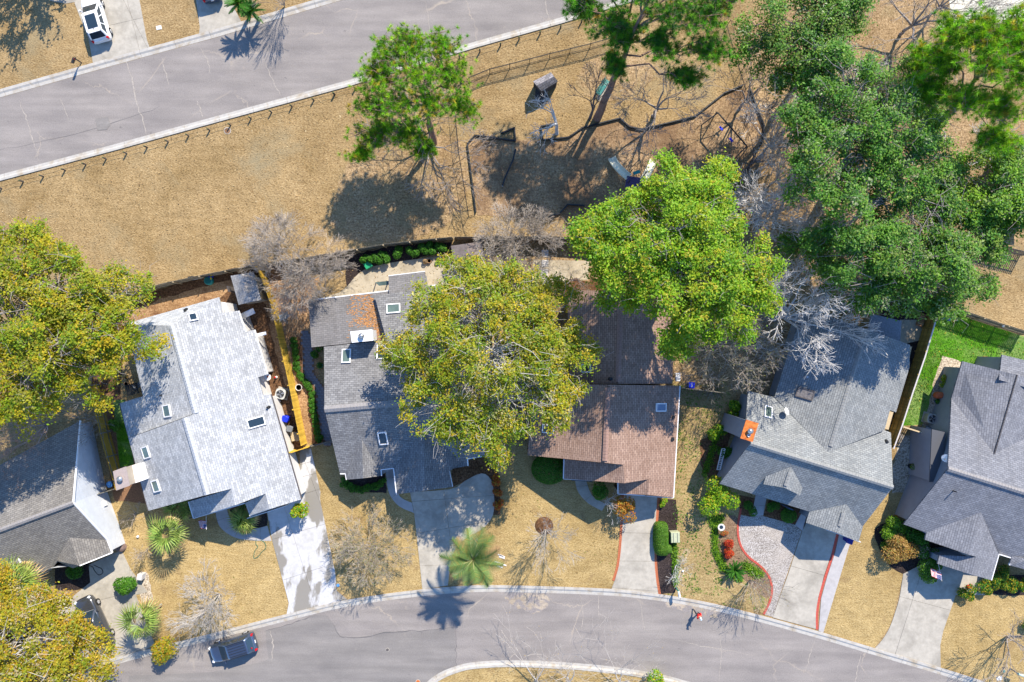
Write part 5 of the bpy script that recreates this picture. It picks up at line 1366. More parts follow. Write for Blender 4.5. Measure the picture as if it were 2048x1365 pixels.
T('bare_tree', 'white barked bare tree on the wood edge below the swing', (1568, 402), 10, 6, 0.7, 6, 0.09, 0.4, 0.1, 0.02, 0.13, B_PALE, seed=16, bole=1.0, rad=4.3, minr=0.016)
T('bare_tree', 'bleached bare crown between the lime oak and dark oak', (1488, 452), 10.5, 6, 0.5, 6, 0.1, 0.34, 0.3, 0.02, 0.11, B_PALE, seed=17, bole=2.5, rad=3.8, minr=0.016)
T('bare_tree', 'large white bare tree over the back of the green-grey house', (1545, 640), 11, 7, 0.8, 6, 0.14, 0.4, 0.35, 0.01, 0.12, B_PALE, seed=18, bole=2.0, lean=(.12, .1), rad=5.6, minr=0.016)
T('bare_tree', 'tangled bare vine tree in the gap beside the brown house', (1434, 690), 7.5, 9, 0.85, 6, 0.06, 0.36, 0.3, -0.01, 0.12, B_TAN, seed=19, buds=([((0.3, 0.3, 0.06), 1)], 0.2, 0.06), rad=5.2, minr=0.012)
T('bare_tree', 'small sparse bare tree on the little patio with stepping stones', (1140, 562), 3.6, 5, 0.6, 4, 0.06, 0.4, 0.1, 0.02, 0.14, B_GREY, seed=20, bole=0.4, buds=([((0.2, 0.26, 0.05), 1)], 0.3, 0.05), rad=2.6)
T('bare_tree', 'reddish bare tree in shade above the taupe roof', (95, 850), 6.0, 7, 0.75, 5, 0.08, 0.38, 0.2, 0.0, 0.12, bark('pink_bark', (0.28, 0.19, 0.16), (0.46, 0.35, 0.31)), seed=21, buds=([((0.45, 0.2, 0.12), 1)], 0.25, 0.05), rad=5.5)
T('bare_tree', 'bare twiggy tree beside the left yellow fence', (212, 845), 3.6, 6, 0.7, 4, 0.05, 0.38, 0.2, 0.0, 0.12, B_GREY, seed=22, rad=2.4)
T('bare_tree', 'tall bare tree at the top edge by the cream pavement', (1800, 70), 9.0, 6, 0.85, 5, 0.12, 0.38, 0.4, 0.0, 0.12, B_GREY, seed=23, bole=2.0, rad=6.0, minr=0.015)
T('bare_tree', 'grey bare tree beside the brown slatted roof corner', (1935, 330), 7.0, 5, 0.7, 4, 0.09, 0.4, 0.4, 0.02, 0.13, B_PALE, seed=24, bole=2.0, rad=3.6, minr=0.015)
T('bare_tree', 'white birch-like bare tree on the street island, leftmost of three', (1074, 1362), 3.6, 4, 0.5, 4, 0.06, 0.38, 0.0, 0.03, 0.1, B_TWIG, seed=25, bole=0.8, lean=(-.1, .55), buds=([((0.5, 0.35, 0.1), 1)], 0.06, 0.06), rad=4.2, minr=0.009)
T('bare_tree', 'upright white bare tree in the middle of the street island', (1136, 1366), 4.4, 3, 0.32, 4, 0.07, 0.33, 0.0, 0.04, 0.08, B_TWIG, seed=26, bole=1.2, lean=(0, .5), buds=([((0.5, 0.35, 0.1), 1)], 0.06, 0.06), rad=3.0, minr=0.009)
T('bare_tree', 'white bare tree with widespread boughs at the island end', (1236, 1366), 3.8, 3, 0.6, 4, 0.06, 0.4, 0.0, 0.03, 0.12, B_TWIG, seed=27, bole=0.8, lean=(.1, .55), buds=([((0.5, 0.35, 0.1), 1)], 0.06, 0.06), rad=4.6, minr=0.009)
T('bare_tree', 'dead twiggy shrub in the shade of the pale house', (271, 1028), 1.6, 6, 0.7, 3, 0.03, 0.4, 0.2, 0.0, 0.12, B_TAN, cat='shrub', seed=28)
T('bare_tree', 'thin bare sapling on the golden lawn left of the palm', (296, 1098), 2.4, 4, 0.4, 4, 0.025, 0.3, 0.1, 0.02, 0.1, B_TAN, cat='sapling', seed=29)
T('bare_tree', 'bare bush with many fine shoots beside the upper street kerb', (570, 12), 5.0, 12, 0.5, 4, 0.03, 0.2, 0.3, 0.0, 0.06, B_TAN, cat='shrub', seed=30, rad=2.0)
T('bare_tree', 'small bare tree in the dark mulch strip beside the hedge', (1351, 1130), 2.2, 5, 0.6, 4, 0.035, 0.36, 0.1, 0.02, 0.12, B_PALE, cat='sapling', seed=31, rad=1.6)
T('bare_tree', 'leafless tree north of the first driveway shading the corner lawn', (80, -70), 7.0, 8, 0.5, 5, 0.08, 0.36, 0.3, 0.02, 0.1, B_GREY, seed=32, buds=([((0.2, 0.2, 0.03), 1)], 1.0, 0.16))
T('bare_tree', 'dark bare tree behind the black border near the left playground gate', (1500, 330), 6.0, 4, 0.6, 4, 0.08, 0.38, 0.4, 0.02, 0.12, B_DARK, seed=33, bole=1.0, rad=3.5, minr=0.015)
T('bare_tree', 'pale twiggy tree between the dark oak and the loose crowned oak', (1610, 215), 9.5, 6, 0.7, 6, 0.08, 0.38, 0.1, 0.01, 0.12, B_PALE, seed=51, bole=2.0, rad=3.8, minr=0.015)
T('bare_tree', 'bare grey tree in the gap below the curling white tree', (1540, 370), 9.5, 6, 0.7, 6, 0.08, 0.38, 0.1, 0.01, 0.12, B_TWIG, seed=52, bole=1.5, rad=4.0, minr=0.015)
T('bare_tree', 'wide bare tree behind the live oak at the top right edge', (1860, 30), 8.0, 6, 0.8, 5, 0.09, 0.38, 0.2, 0.0, 0.12, B_GREY, seed=53, bole=1.5, rad=4.5, minr=0.014)
G = np.random.default_rng(77)

# ---- palms: each frond a part
def frond_mesh(name, kind, ln, seed):
    g = np.random.default_rng(seed); V = []; C = []
    if kind == 'feather':      # long rachis, leaflets to both sides, arching over
        n = 46
        for i in range(n):
            t = i / (n - 1); x = ln * (0.08 + 0.9 * t); z = 0.42 * ln * (t - 1.25 * t * t)
            w = ln * 0.3 * (math.sin(math.pi * (0.12 + 0.82 * t)) ** 0.7)
            for s in (-1, 1):
                a = np.array([x, 0, z]); sw = 0.35 + 0.35 * t
                b = a + np.array([w * sw, s * w, -0.28 * w + g.normal() * 0.03])
                d = np.array([0.035, 0, 0.0]); V += [a - d, a + d, b]
                c = np.array([0.15, 0.24, 0.07]) * (0.8 + 0.5 * g.random()); 
                if g.random() < 0.16: c = np.array([0.3, 0.27, 0.07])
                C += [c] * 3
        for i in range(8):
            t0, t1 = i / 8, (i + 1) / 8; p = [np.array([ln * (0.02 + 0.95 * t), 0, 0.42 * ln * (t - 1.25 * t * t) + 0.015]) for t in (t0, t1)]
            w0, w1 = 0.05 * (1 - t0) + .012, 0.05 * (1 - t1) + .012
            V += [p[0] + [0, w0, 0], p[0] - [0, w0, 0], p[1] - [0, w1, 0]]; C += [np.array([0.34, 0.36, 0.16])] * 3
            V += [p[0] + [0, w0, 0], p[1] - [0, w1, 0], p[1] + [0, w1, 0]]; C += [np.array([0.34, 0.36, 0.16])] * 3
    elif kind == 'fan':        # stalk and a folded fan split into long drooping tips
        st = ln * 0.36
        V += [np.array([0, .03, 0]), np.array([0, -.03, 0]), np.array([st, 0, 0.1 * ln])]; C += [np.array([0.3, 0.32, 0.1])] * 3
        n = 13
        for i in range(n):
            a = (i / (n - 1) - 0.5) * 2.5; r = ln * 0.66 * (0.72 + 0.28 * math.cos(a))
            o = np.array([st, 0, 0.1 * ln]); d = np.array([math.cos(a), math.sin(a), 0]); s = np.array([-math.sin(a), math.cos(a), 0]) * 0.055
            m = o + d * r * 0.5 + np.array([0, 0, 0.05 * ln + (i % 2) * 0.05]); e = o + d * r + np.array([0, 0, -0.2 * ln * (0.4 + 0.7 * g.random())])
            c = np.array([0.17, 0.26, 0.05]) * (0.45 + 1.0 * g.random())
            tipc = c * 1.25 + np.array([.1, .08, 0.02]) * (g.random() < .6)
            V += [o, m - s, m + s, m - s, e, m + s]; C += [c] * 3 + [tipc] * 3
    else:                      # cycad: stiff straight leaf with short close needles
        n = 30
        for i in range(n):
            t = i / (n - 1); x = ln * (0.1 + 0.9 * t); z = 0.3 * ln * (t - t * t * 1.1); w = ln * 0.13 * (math.sin(math.pi * (0.1 + 0.85 * t)) ** 0.6)
            for s in (-1, 1):
                a = np.array([x, 0, z]); b = a + np.array([w * 0.5, s * w, 0.05 * w]); d = np.array([0.03, 0, 0])
                V += [a - d, a + d, b]; C += [np.array([0.05, 0.17, 0.02]) * (0.7 + 0.8 * g.random())] * 3
        V += [np.array([0, .02, .01]), np.array([0, -.02, .01]), np.array([ln, 0, -0.03 * ln + .01])]; C += [np.array([0.22, 0.26, 0.05])] * 3
    return np_mesh(name, np.array(V), 3, FROND, np.array(C))

def palm(label, base, h, kind, ln, n, seed, name='palm_tree', cat='palm tree', group=None, lean=(0, 0), r=0.16, droop=0.9, dead=0, pitch0=1.25):
    g = np.random.default_rng(seed); bw = P(*base); o = thing(name, label, cat, bw, group=group)
    tip = Vector((lean[0], lean[1], h))
    mb = MB(); pts = [Vector((0, 0, -0.05)), tip * 0.35 + Vector((0, 0, 0)), tip * 0.7, tip]
    for a, b in zip(pts, pts[1:]): mb.tube(a, b, r * 1.05, r * 0.95, 10)
    mb.v = [v for v in mb.v]; mb.build('trunk', B_GREY, o, local=True)
    ms = [frond_mesh('frond', kind, ln * s, seed + i) for i, s in enumerate((1.0, 0.9, 0.78))]
    old = frond_mesh('frond', kind, ln * 0.85, seed + 9); at = old.attributes['tint']; q = np.empty(len(old.vertices) * 4, np.float32); at.data.foreach_get('color', q)
    q = q.reshape(-1, 4); q[:, :3] = q[:, 1:2] * np.array([1.5, 1.0, 0.5]); at.data.foreach_set('color', q.ravel()); old.materials[0] = FROND
    for i in range(n):
        t = (i + 0.5) / n; az = i * 2.399963 + g.normal() * 0.22
        pitch = pitch0 - t * (pitch0 + droop) + g.normal() * 0.16
        M = Matrix.Translation(tip) @ Matrix.Rotation(az, 4, 'Z') @ Matrix.Rotation(-pitch, 4, 'Y') @ Matrix.Rotation(g.normal() * 0.25, 4, 'X')
        fan_copy(old if (t > 0.82 and kind != 'sago') else ms[int(g.integers(0, 3))], 'frond', o, M)
    return o
palm('feathery palm arching over the driveway beside the lower street', (953, 1082), 5.6, 'feather', 3.1, 24, 1, r=0.22, droop=0.3, pitch0=1.0)
palm('yellow-green fan palm on the lawn before the pale house', (363, 1050), 2.4, 'fan', 2.6, 20, 2, r=0.18, droop=0.2, pitch0=1.0)
palm('drooping fan palm beside the lower kerb next to a small yellow bush', (322, 1210), 3.4, 'fan', 2.5, 20, 3, r=0.15, droop=0.6, pitch0=0.9)
palm('yellowing fan palm partly over the taupe roof', (95, 1140), 3.6, 'fan', 3.1, 34, 4, r=0.2, droop=0.4, pitch0=1.1)
palm('shaded fan palm against the pale house wall', (372, 1008), 1.0, 'fan', 2.0, 26, 5, r=0.15, droop=0.2)
palm('shaded fan palm inside the curve of the front walk', (497, 1033), 0.8, 'fan', 1.9, 26, 6, r=0.15, droop=0.2)
palm('sunlit little palm at the tip of the curved bed', (496, 1052), 0.5, 'fan', 0.9, 16, 7, 'palm_shrub', 'small palm', r=0.08, droop=0.1)
palm('round sago palm with a pale heart at the upper kerb', (500, 35), 2.6, 'sago', 1.5, 44, 8, 'sago_palm', 'sago palm', r=0.17, droop=0.1, lean=(-.1, .05))
palm('smaller sago palm tucked behind the round one at the kerb', (518, 42), 1.9, 'sago', 1.4, 40, 9, 'sago_palm', 'sago palm', r=0.17, droop=0.15)
palm('spiky green sago in the brown bed below the red shrubs', (1466, 1137), 0.4, 'sago', 1.25, 36, 10, 'sago_palm', 'sago palm', r=0.12, droop=0.0)

# ---- shrubs
def row(label, group, spots, r, h, pal, leaves, leaf, name='shrub', cat='shrub', labels=None):
    ms = []
    for i, (x, y) in enumerate(spots):
        if i < 2:
            o = shrub(name, labels[i] if labels else label, (x, y), r, h, pal, leaves, leaf, cat, group); ms.append(o)
        else:
            c = P(x, y); dup(ms[i % 2], c, rnd.uniform(0, 6.28), labels[i] if labels else label)
row('small round green bush in the row along the paver path', 'row of bushes along the paver path',
    [(591, 682), (593, 694), (594, 705), (595, 716), (596, 727), (598, 738), (600, 748), (605, 757), (611, 764), (617, 770), (622, 777), (625, 790), (626, 800), (627, 811), (629, 822), (631, 833), (632, 843), (634, 853), (637, 863), (638, 873), (640, 880)], 0.34, 0.5, BOX, 700, 0.06)
row('dark clipped bush in the row under the charcoal house front window', 'row of bushes under the front window', [(691, 962), (697, 970), (706, 975), (716, 977), (726, 977), (736, 975), (746, 972), (756, 969), (764, 963)], 0.36, 0.6, BOX, 600, 0.06)
row(None, 'leafy plants along the back fence', [(738, 520), (755, 520), (772, 516), (798, 508), (826, 506), (848, 500), (862, 498), (884, 497)], 0.55, 0.9, BOX, 900, 0.09, 'garden_plant', 'plant',
    labels=['leafy plant just right of the green box', 'dark leafy plant, second from the green box', 'broad leafy plant with a bright sunlit clump by the fence', 'leafy plant between two fence posts over dark mulch', 'leafy plant above the pair of clay pots', 'leafy plant above the twin pots with pale stems', 'bright tipped leafy plant near the brown-grey shed', 'leafy plant nearest the shed along the back fence'])
shrub('clipped_hedge', 'big dark dome of clipped hedge at the brown house corner', (1098, 935), 1.55, 1.5, BOX, 9000, 0.06, 'hedge', None, 1.15, 0, 1, True)
def hedge_block(label, pts, h, pal, n):
    o = thing('clipped_hedge', label, 'hedge', P(*pts[len(pts) // 2][:2]))
    off = np.array(o.location); A = []
    for i in range(n):
        j = G.integers(0, len(pts)); x, y, r = pts[j]
        c = np.array(P(x, y)) - off; d = unit(G.normal(size=(1, 3)))[0]; d[2] = abs(d[2])
        m = max(abs(d[0]), abs(d[1]), abs(d[2])); q = d / (np.abs(d) ** 3.2).sum() ** (1 / 3.2)
        A.append(np.concatenate([c + q * np.array([r, r, h]), d]))
    A = np.array(A); A = A[A[:, 2] > 0.02]
    V = leaf_quads(A[:, :3], unit(A[:, 3:] + G.normal(size=(len(A), 3)) * 0.35), 0.055 * (0.7 + 0.6 * G.random(len(A))))
    put('foliage', np_mesh('foliage', V, 4, LEAF, np.repeat(pick(pal, len(A)), 4, 0)), o)
    segs = []
    for x, y, r in pts: 
        c = np.array(P(x, y)) - off; limb(segs, c, c + np.array([0, 0, h * 0.8]), 0.04, 0.02, 3)
    put('stem', tubes_mesh('stem', segs, B_DARK, 5), o)
    core = MB()
    return o
hedge_block('bright green pill shaped clipped hedge beside the centre driveway', [(1320, 1056, .68), (1320, 1066, .72), (1320, 1076, .72), (1320, 1086, .72), (1322, 1094, .72), (1332, 1095, .42)], 1.15, HEDGE, 15000)
shrub('shrub', 'loose yellow-green shrub at the corner of the green-grey house', (1432, 985), 1.45, 2.2, LIME, 2600, 0.11, 'shrub', None, 1.2, 0, 7)
shrub('shrub', 'round topiary bush in the shaded courtyard bed', (1572, 1028), 0.75, 1.3, BOX, 2200, 0.06, 'topiary', None, 1, 0, 1, True)
shrub('shrub', 'orange and pale berried bush beside the centre driveway', (1236, 1008), 1.0, 2.2, ORANGE, 1500, 0.09, 'shrub', None, 0.9, 0, 6)
T('bare_tree', 'grey leafless half of the bush by the curved brick walk', (1215, 1000), 2.6, 6, 0.5, 4, 0.03, 0.3, 0.2, 0, .1, B_PALE, cat='shrub', seed=41)
shrub('shrub', 'green shrub in the shade behind the berried bush', (1199, 978), 0.9, 1.4, BOX, 1500, 0.08)
shrub('shrub', 'vivid green round bush beside the white utility box', (268, 1158), 0.95, 1.5, HEDGE[:1] + BOX, 2400, 0.1)
shrub('shrub', 'yellow-orange bush under the drooping palm at the kerb', (338, 1290), 1.25, 2.0, GOLDL, 2600, 0.1, 'shrub', None, 1, 0, 6)
shrub('shrub', 'small yellow-green tree-like bush at the top of the wet driveway', (612, 1010), 0.7, 2.4, LIME + GOLDL[:1], 1100, 0.1, 'shrub', None, 1, 0, 5)
shrub('shrub', 'copper leaved round bush at the dark bed edge', (1785, 1090), 1.45, 1.8, COPPER, 4200, 0.08, 'shrub', None, 1.1, 0, 7)
shrub('shrub', 'sunlit green bush near the blue-grey wall corner', (1776, 1052), 1.05, 1.4, HEDGE + LIME[:1], 2600, 0.085)
shrub('shrub', 'dark green bush between the copper bush and porch gable', (1820, 1068), 1.0, 1.4, BOX, 2000, 0.085)
shrub('shrub', 'flowering pinkish green bush right of the copper bush', (1838, 1100), 0.9, 1.3, BOX + [((0.5, 0.36, 0.3), 2)], 2000, 0.08)
shrub('shrub', 'clipped green bush beside the flag on the right porch', (1845, 1140), 1.1, 1.4, HEDGE, 2800, 0.075)
shrub('shrub', 'low bright green bush at the dark bed edge', (1768, 1088), 0.5, 0.6, HEDGE, 800, 0.07)
shrub('shrub', 'dark bush near the porch step of the blue-grey house', (1858, 1112), 0.8, 1.3, BOX, 1500, 0.08)
row(None, 'bushes along the blue-grey house front', [(1960, 1172), (1985, 1158), (2008, 1165), (2036, 1160), (1925, 1180), (1990, 1140)], 0.75, 1.0, BOX + GOLDL[:1], 1400, 0.075, 'shrub', 'shrub',
    labels=['low hedge bush below the right porch roof', 'bush at the corner of the right porch roof', 'bush in the shaded bed at the right porch', 'bush nearest the right edge below the small roof', 'low bush by the red object on the walk', 'bush between porch corner and small roof'])
row(None, 'red shrubs in the brown bed', [(1453, 1085), (1456, 1106)], 0.48, 0.7, REDL, 800, 0.07, 'red_shrub', 'shrub', labels=['upper bright red shrub in the brown bed', 'lower and larger bright red shrub in the brown bed'])
shrub('red_shrub', 'small dull red shrub by the bird bath', (1446, 1064), 0.3, 0.4, REDL + COPPER, 350, 0.06)
row(None, 'orange shrubs beside the charcoal house driveway', [(992, 962), (995, 986), (996, 1008)], 0.45, 0.7, REDL[:2] + ORANGE, 700, 0.07, 'red_shrub', 'shrub', labels=['topmost of the three orange shrubs beside the round driveway end', 'middle and largest orange shrub beside the round driveway end', 'lowest of the three orange shrubs beside the round driveway end'])
o = None
lir = []
for k, (a, b, w) in enumerate([((1428, 1040), (1430, 1100), .35), ((1430, 1100), (1446, 1135), .4), ((1446, 1135), (1480, 1158), .35), ((1440, 1036), (1424, 1046), .5), ((1349, 1085), (1351, 1170), .3), ((1488, 1130), (1520, 1150), .5), ((1440, 850), (1408, 950), .35)]):
    A, B = np.array(P(*a)), np.array(P(*b)); n = 1300
    t = G.random(n)[:, None]; pts = A + (B - A) * t + G.normal(size=(n, 3)) * np.array([w * .5, w * .5, .1]); pts[:, 2] = np.abs(pts[:, 2]) + 0.05
    lir.append((pts, pick(HEDGE + LIME[:1], n)))
pts = np.concatenate([q[0] for q in lir]); col = np.concatenate([q[1] for q in lir])
V = leaf_quads(pts, unit(G.normal(size=pts.shape) * .6 + np.array([0, 0, 1])), 0.06 + 0.05 * G.random(len(pts)), 0.4)
tag(put('ground_cover', np_mesh('ground_cover', V, 4, LEAF, np.repeat(col, 4, 0)), None, (0, 0, 0)), 'green ground cover edging the brown bed and mulch strip', 'ground cover', None, 'stuff')
shrub('shrub', 'yellow-green shrub by the dark mulch under the brown eave', (1325, 1003), 0.4, 0.5, LIME, 500, 0.06)
shrub('shrub', 'pale leaved shrub left of the chimney shadow', (1428, 870), 0.8, 1.2, LIME + BOX, 1200, 0.09)
shrub('shrub', 'green bush under the eave by the metal chimney side', (1462, 815), 0.8, 1.4, BOX + LIME[:1], 1300, 0.09)
shrub('shrub', 'dark green shrub in the louvre side bed', (1446, 905), 0.7, 1.0, BOX, 1000, 0.08)
shrub('shrub', 'wispy shrub on the pale gravel beside the turf', (1887, 758), 0.55, 0.7, LIME + COPPER[:1], 700, 0.07)
shrub('shrub', 'bronze shrub on the gravel near the right wing', (1968, 722), 0.45, 0.5, COPPER, 600, 0.06)
shrub('shrub', 'dark bush on turf by the shade of the chimney saddle', (236, 850), 0.6, 0.9, HEDGE, 900, 0.08)
shrub('shrub', 'shaded shrub in the side bed of the charcoal house', (632, 705), 0.5, 0.7, BOX, 700, 0.07)
shrub('shrub', 'dark shrubs corner bush below the taupe gable', (150, 1150), 0.9, 0.9, BOX, 1500, 0.08)
shrub('shrub', 'green shrub by the entrance walk of the green-grey house', (1540, 1008), 0.55, 0.7, BOX, 800, 0.07)
shrub('shrub', 'green shrub left of the entrance walk near the pebble court', (1495, 1012), 0.6, 0.8, BOX, 900, 0.07)
shrub('shrub', 'leafy bush on the island at the bottom edge', (1318, 1368), 1.2, 1.6, LIME, 1800, 0.11)
shrub('shrub', 'pinkish shrub at the right edge by the lower lawn', (2046, 1246), 0.5, 0.8, HEDGE, 600, 0.08)
# scattered ivy and seedlings on the lawn right of the centre driveway
n = 2600
x = 1345 + G.random(n) * 100; y = 770 + G.random(n) * 420; pts = np.array([P(a, b) for a, b in zip(x, y)]); pts[:, 2] = 0.04 + 0.04 * G.random(n)
keep = (np.sin(x * .11) * np.cos(y * .07) + G.random(n) * 1.2) > 0.7; pts = pts[keep]
V = leaf_quads(pts, unit(G.normal(size=pts.shape) * .4 + np.array([0, 0, 1])), 0.05 + 0.05 * G.random(len(pts)))
tag(put('weeds', np_mesh('weeds', V, 4, LEAF, np.repeat(pick(HEDGE, len(pts)), 4, 0)), None, (0, 0, 0)), 'small green weeds scattered in the thin lawn', 'weeds', None, 'stuff')
# dry leaves and grass tufts over the field
n = 26000
x = G.random(n) * 2100 - 20; y = G.random(n) * 620; pts = np.array([P(a, b) for a, b in zip(x, y)]); pts[:, 2] = 0.05
up = y > 356 - x * 0.274 + 14; dn = y < 560 + 30 * np.sin(x * .01)
pts = pts[up & dn]
V = leaf_quads(pts, unit(G.normal(size=pts.shape) * .7 + np.array([0, 0, 1])), 0.04 + 0.06 * G.random(len(pts)), 0.35)
tag(put('dry_leaves', np_mesh('dry_leaves', V, 4, LEAF, np.repeat(pick([((0.5, 0.36, 0.18), 3), ((0.62, 0.5, 0.3), 3), ((0.3, 0.19, 0.09), 3), ((0.2, 0.13, 0.07), 1)], len(pts)), 4, 0)), None, (0, 0, 0)), 'dry leaves and straw scattered over the field', 'dry leaves', None, 'stuff')

tp_ = [P(*q).xy for q in [(1880, 616), (1960, 645), (2060, 680), (2060, 745), (2000, 735), (1930, 728), (1888, 708), (1872, 740), (1858, 790), (1846, 848), (1802, 850)]]
n = 22000; xx = G.uniform(37, 53, n); yy = G.uniform(-9, 4, n)
pts = np.array([(a, b, .03) for a, b in zip(xx, yy) if inside(Vector((a, b)), tp_)]); n = len(pts)
nr = unit(G.normal(size=(n, 3)) * .5 + np.array([0, 0, .8])); cc = pick([((.1, .3, .02), 4), ((.18, .4, .04), 3), ((.05, .18, .015), 3), ((.3, .36, .1), 1)], n, .25) * (0.8 + 0.35 * np.sin(pts[:, 0:1] * .9 + 2 * np.sin(pts[:, 1:2] * .6)))
tag(put('turf_blades', np_mesh('turf_blades', leaf_quads(pts, nr, .05 + .05 * G.random(n), .3), 4, LEAF, np.repeat(cc, 4, 0)), None, (0, 0, 0)), 'short green grass of the walled right back lawn', 'grass', None, 'stuff')
n = 90; pts = np.array([(a, b, .06) for a, b in zip(G.uniform(37, 53, 400), G.uniform(-9, 4, 400)) if inside(Vector((a, b)), tp_)])
tag(put('fallen_leaves', np_mesh('fallen_leaves', leaf_quads(pts, unit(G.normal(size=pts.shape) * .3 + np.array([0, 0, 1])), np.full(len(pts), .07)), 4, LEAF, np.repeat(pick([((.55, .42, .06), 1)], len(pts)), 4, 0)), None, (0, 0, 0)), 'yellow fallen leaves on the green turf', 'fallen leaves', None, 'stuff')
# tufts of green and tired grass on the front lawns
n = 9000; x = G.uniform(200, 1300, n); y = G.uniform(950, 1290, n)
ok = (np.sin(x * .021 + 1.3) * np.cos(y * .034) + G.normal(size=n) * .45) > .75
pts = np.array([P(a, b) for a, b in zip(x[ok], y[ok])]); pts[:, 2] = .04
lawns = [[P(*q).xy for q in L__] for L__ in ([(205, 1010), (300, 1040), (420, 1090), (540, 1090), (575, 1210), (420, 1262), (250, 1300), (300, 1150)], [(645, 1000), (820, 1000), (842, 1170), (700, 1190), (675, 1170)], [(905, 1120), (990, 1030), (1060, 960), (1236, 1030), (1222, 1170), (1059, 1165)])]
pts = np.array([q for q in pts if any(inside(Vector((q[0], q[1])), l_) for l_ in lawns)])
tag(put('grass_tufts', np_mesh('grass_tufts', leaf_quads(pts, unit(G.normal(size=pts.shape) * .5 + np.array([0, 0, 1])), .05 + .06 * G.random(len(pts)), .35), 4, LEAF, np.repeat(pick([((.2, .25, .04), 2), ((.4, .3, .12), 4), ((.22, .15, .06), 3)], len(pts)), 4, 0)), None, (0, 0, 0)), 'faded grass tufts and weeds on the front lawns', 'grass', None, 'stuff')
# ------------------------------------------------------------ fences, board by board
def fence(label, line, h, mat, bw=0.145, gap=0.008, rail_side=1, post_every=2.4, post_mat=None, rails=(0.3, 0.85), cap=None, name='wooden_fence', post_top=0.05, cat='fence'):
    """line: photograph points of the fence's top edge; boards stand beneath it. rail_side: +1 rails to the left of the run"""
    pts = [P(x, y, h).xy for x, y in line]
    root = thing(name, label, cat, (*pts[0], 0)); o0 = pts[0]
    bm_ = None; s = 0.0; carry = 0.0; nextpost = 0.0; run = 0.0
    post_mat = post_mat or mat
    nb = int(sum((b - a).length for a, b in zip(pts, pts[1:])) / (bw + gap))
    for a, b in zip(pts, pts[1:]):
        d = b - a; ln = d.length; d.normalize(); nrm = Vector((-d.y, d.x)) * rail_side; an = math.atan2(d.y, d.x)
        t = carry
        while t < ln:
            p = a + d * t - o0
            M = Matrix.Translation((p.x, p.y, h / 2 - 0.02 + rnd.uniform(-.012, .012))) @ Matrix.Rotation(an, 4, 'Z') @ Matrix.Rotation(rnd.uniform(-.012, .012), 4, 'X')
            if bm_ is None:
                o = MB().box((0, 0, 0), (bw, 0.022, h)).build('board', mat, root, local=True); bm_ = o.data; o.matrix_basis = M
            else: fan_copy(bm_, 'board', root, M)
            t += bw + gap
        carry = t - ln
        for rz in rails:
            A = a + nrm * 0.035 - o0; B = b + nrm * 0.035 - o0
            MB().beam((A.x, A.y, h * rz), (B.x, B.y, h * rz), 0.04, 0.09).build('rail', post_mat, root, local=True)
        if cap:
            A = a - o0; B = b - o0
            MB().beam((A.x, A.y, h + 0.02), (B.x, B.y, h + 0.02), 0.13, 0.04).build('cap_rail', cap, root, local=True)
        t = nextpost - run
        while t < ln:
            p = a + d * t + nrm * 0.095 - o0
            MB().box((p.x, p.y, (h + post_top) / 2), (0.1, 0.1, h + post_top), an).build('post', post_mat, root, local=True)
            t += post_every; nextpost += post_every
        run += ln
    return root
fence('weathered grey back fence behind the pale and charcoal houses', [(190, 602), (330, 566), (400, 551), (470, 537), (515, 529), (600, 517), (690, 502), (770, 488), (850, 479), (905, 474)], 1.8, GWOOD, 0.16, rail_side=-1, post_mat=PWOOD, post_every=2.6)
fence('weathered grey back fence behind the brown house', [(908, 474), (1000, 473), (1110, 473), (1165, 477), (1260, 490), (1340, 505)], 1.8, GWOOD, 0.16, rail_side=-1, post_mat=PWOOD, post_every=2.6)
fence('new yellow fence between the pale and charcoal houses', [(513, 533), (540, 605), (576, 762), (602, 893)], 1.95, YWOOD, 0.14, 0.006, rail_side=-1)
fence('short yellow gate fence at the foot of the long yellow fence', [(580, 907), (617, 895)], 1.8, YWOOD, 0.14, 0.006, rail_side=1)
fence('dark grey side fence between yellow fence and charcoal house', [(621, 894), (663, 884)], 1.3, GWOOD, 0.14, 0.01, rail_side=1)
fence('olive yellow fence left of the pale house chimney', [(176, 772), (191, 830), (203, 883), (223, 953), (231, 981)], 1.75, flat('ochre_wood', (0.42, 0.27, 0.04), 0.85, var=0.3, vs=5), 0.145, 0.006, rail_side=1, post_mat=GWOOD, rails=(0.3, 0.88))
fence('weathered side gate fence beside the taupe house', [(190, 991), (229, 979)], 1.7, GWOOD, 0.145, 0.01, rail_side=1)
fence('olive brown fence between green-grey house and turf lawn', [(1881, 609), (1850, 714), (1826, 784), (1804, 852), (1787, 898)], 1.8, OWOOD, 0.145, 0.006, rail_side=-1, rails=(0.25, 0.62), cap=flat('pale_cap', (0.5, 0.47, 0.47), 0.7), post_mat=flat('olive_post', (0.3, 0.21, 0.05), 0.85))
fence('slatted grey back fence casting barred shade on the turf', [(1770, 590), (1857, 603), (1886, 609), (1930, 622), (2000, 646), (2070, 668)], 1.9, GWOOD, 0.13, 0.045, rail_side=-1, post_mat=PWOOD, post_every=2.5)
fence('grey picket fence with barred shade at the right edge', [(1975, 484), (2070, 508)], 1.9, GWOOD, 0.11, 0.07, rail_side=1)
fence('slatted gate between the green-grey and blue-grey houses', [(1806, 854), (1861, 871)], 1.8, GWOOD, 0.12, 0.06, rail_side=1, cap=PWOOD)
fence('old fence under vines right of the brown house', [(1362, 777), (1452, 787)], 1.75, GWOOD, 0.145, 0.006)
fence('short fence stub near the rear of the green-grey house', [(1517, 712), (1566, 726)], 1.7, PWOOD, 0.145, 0.008)

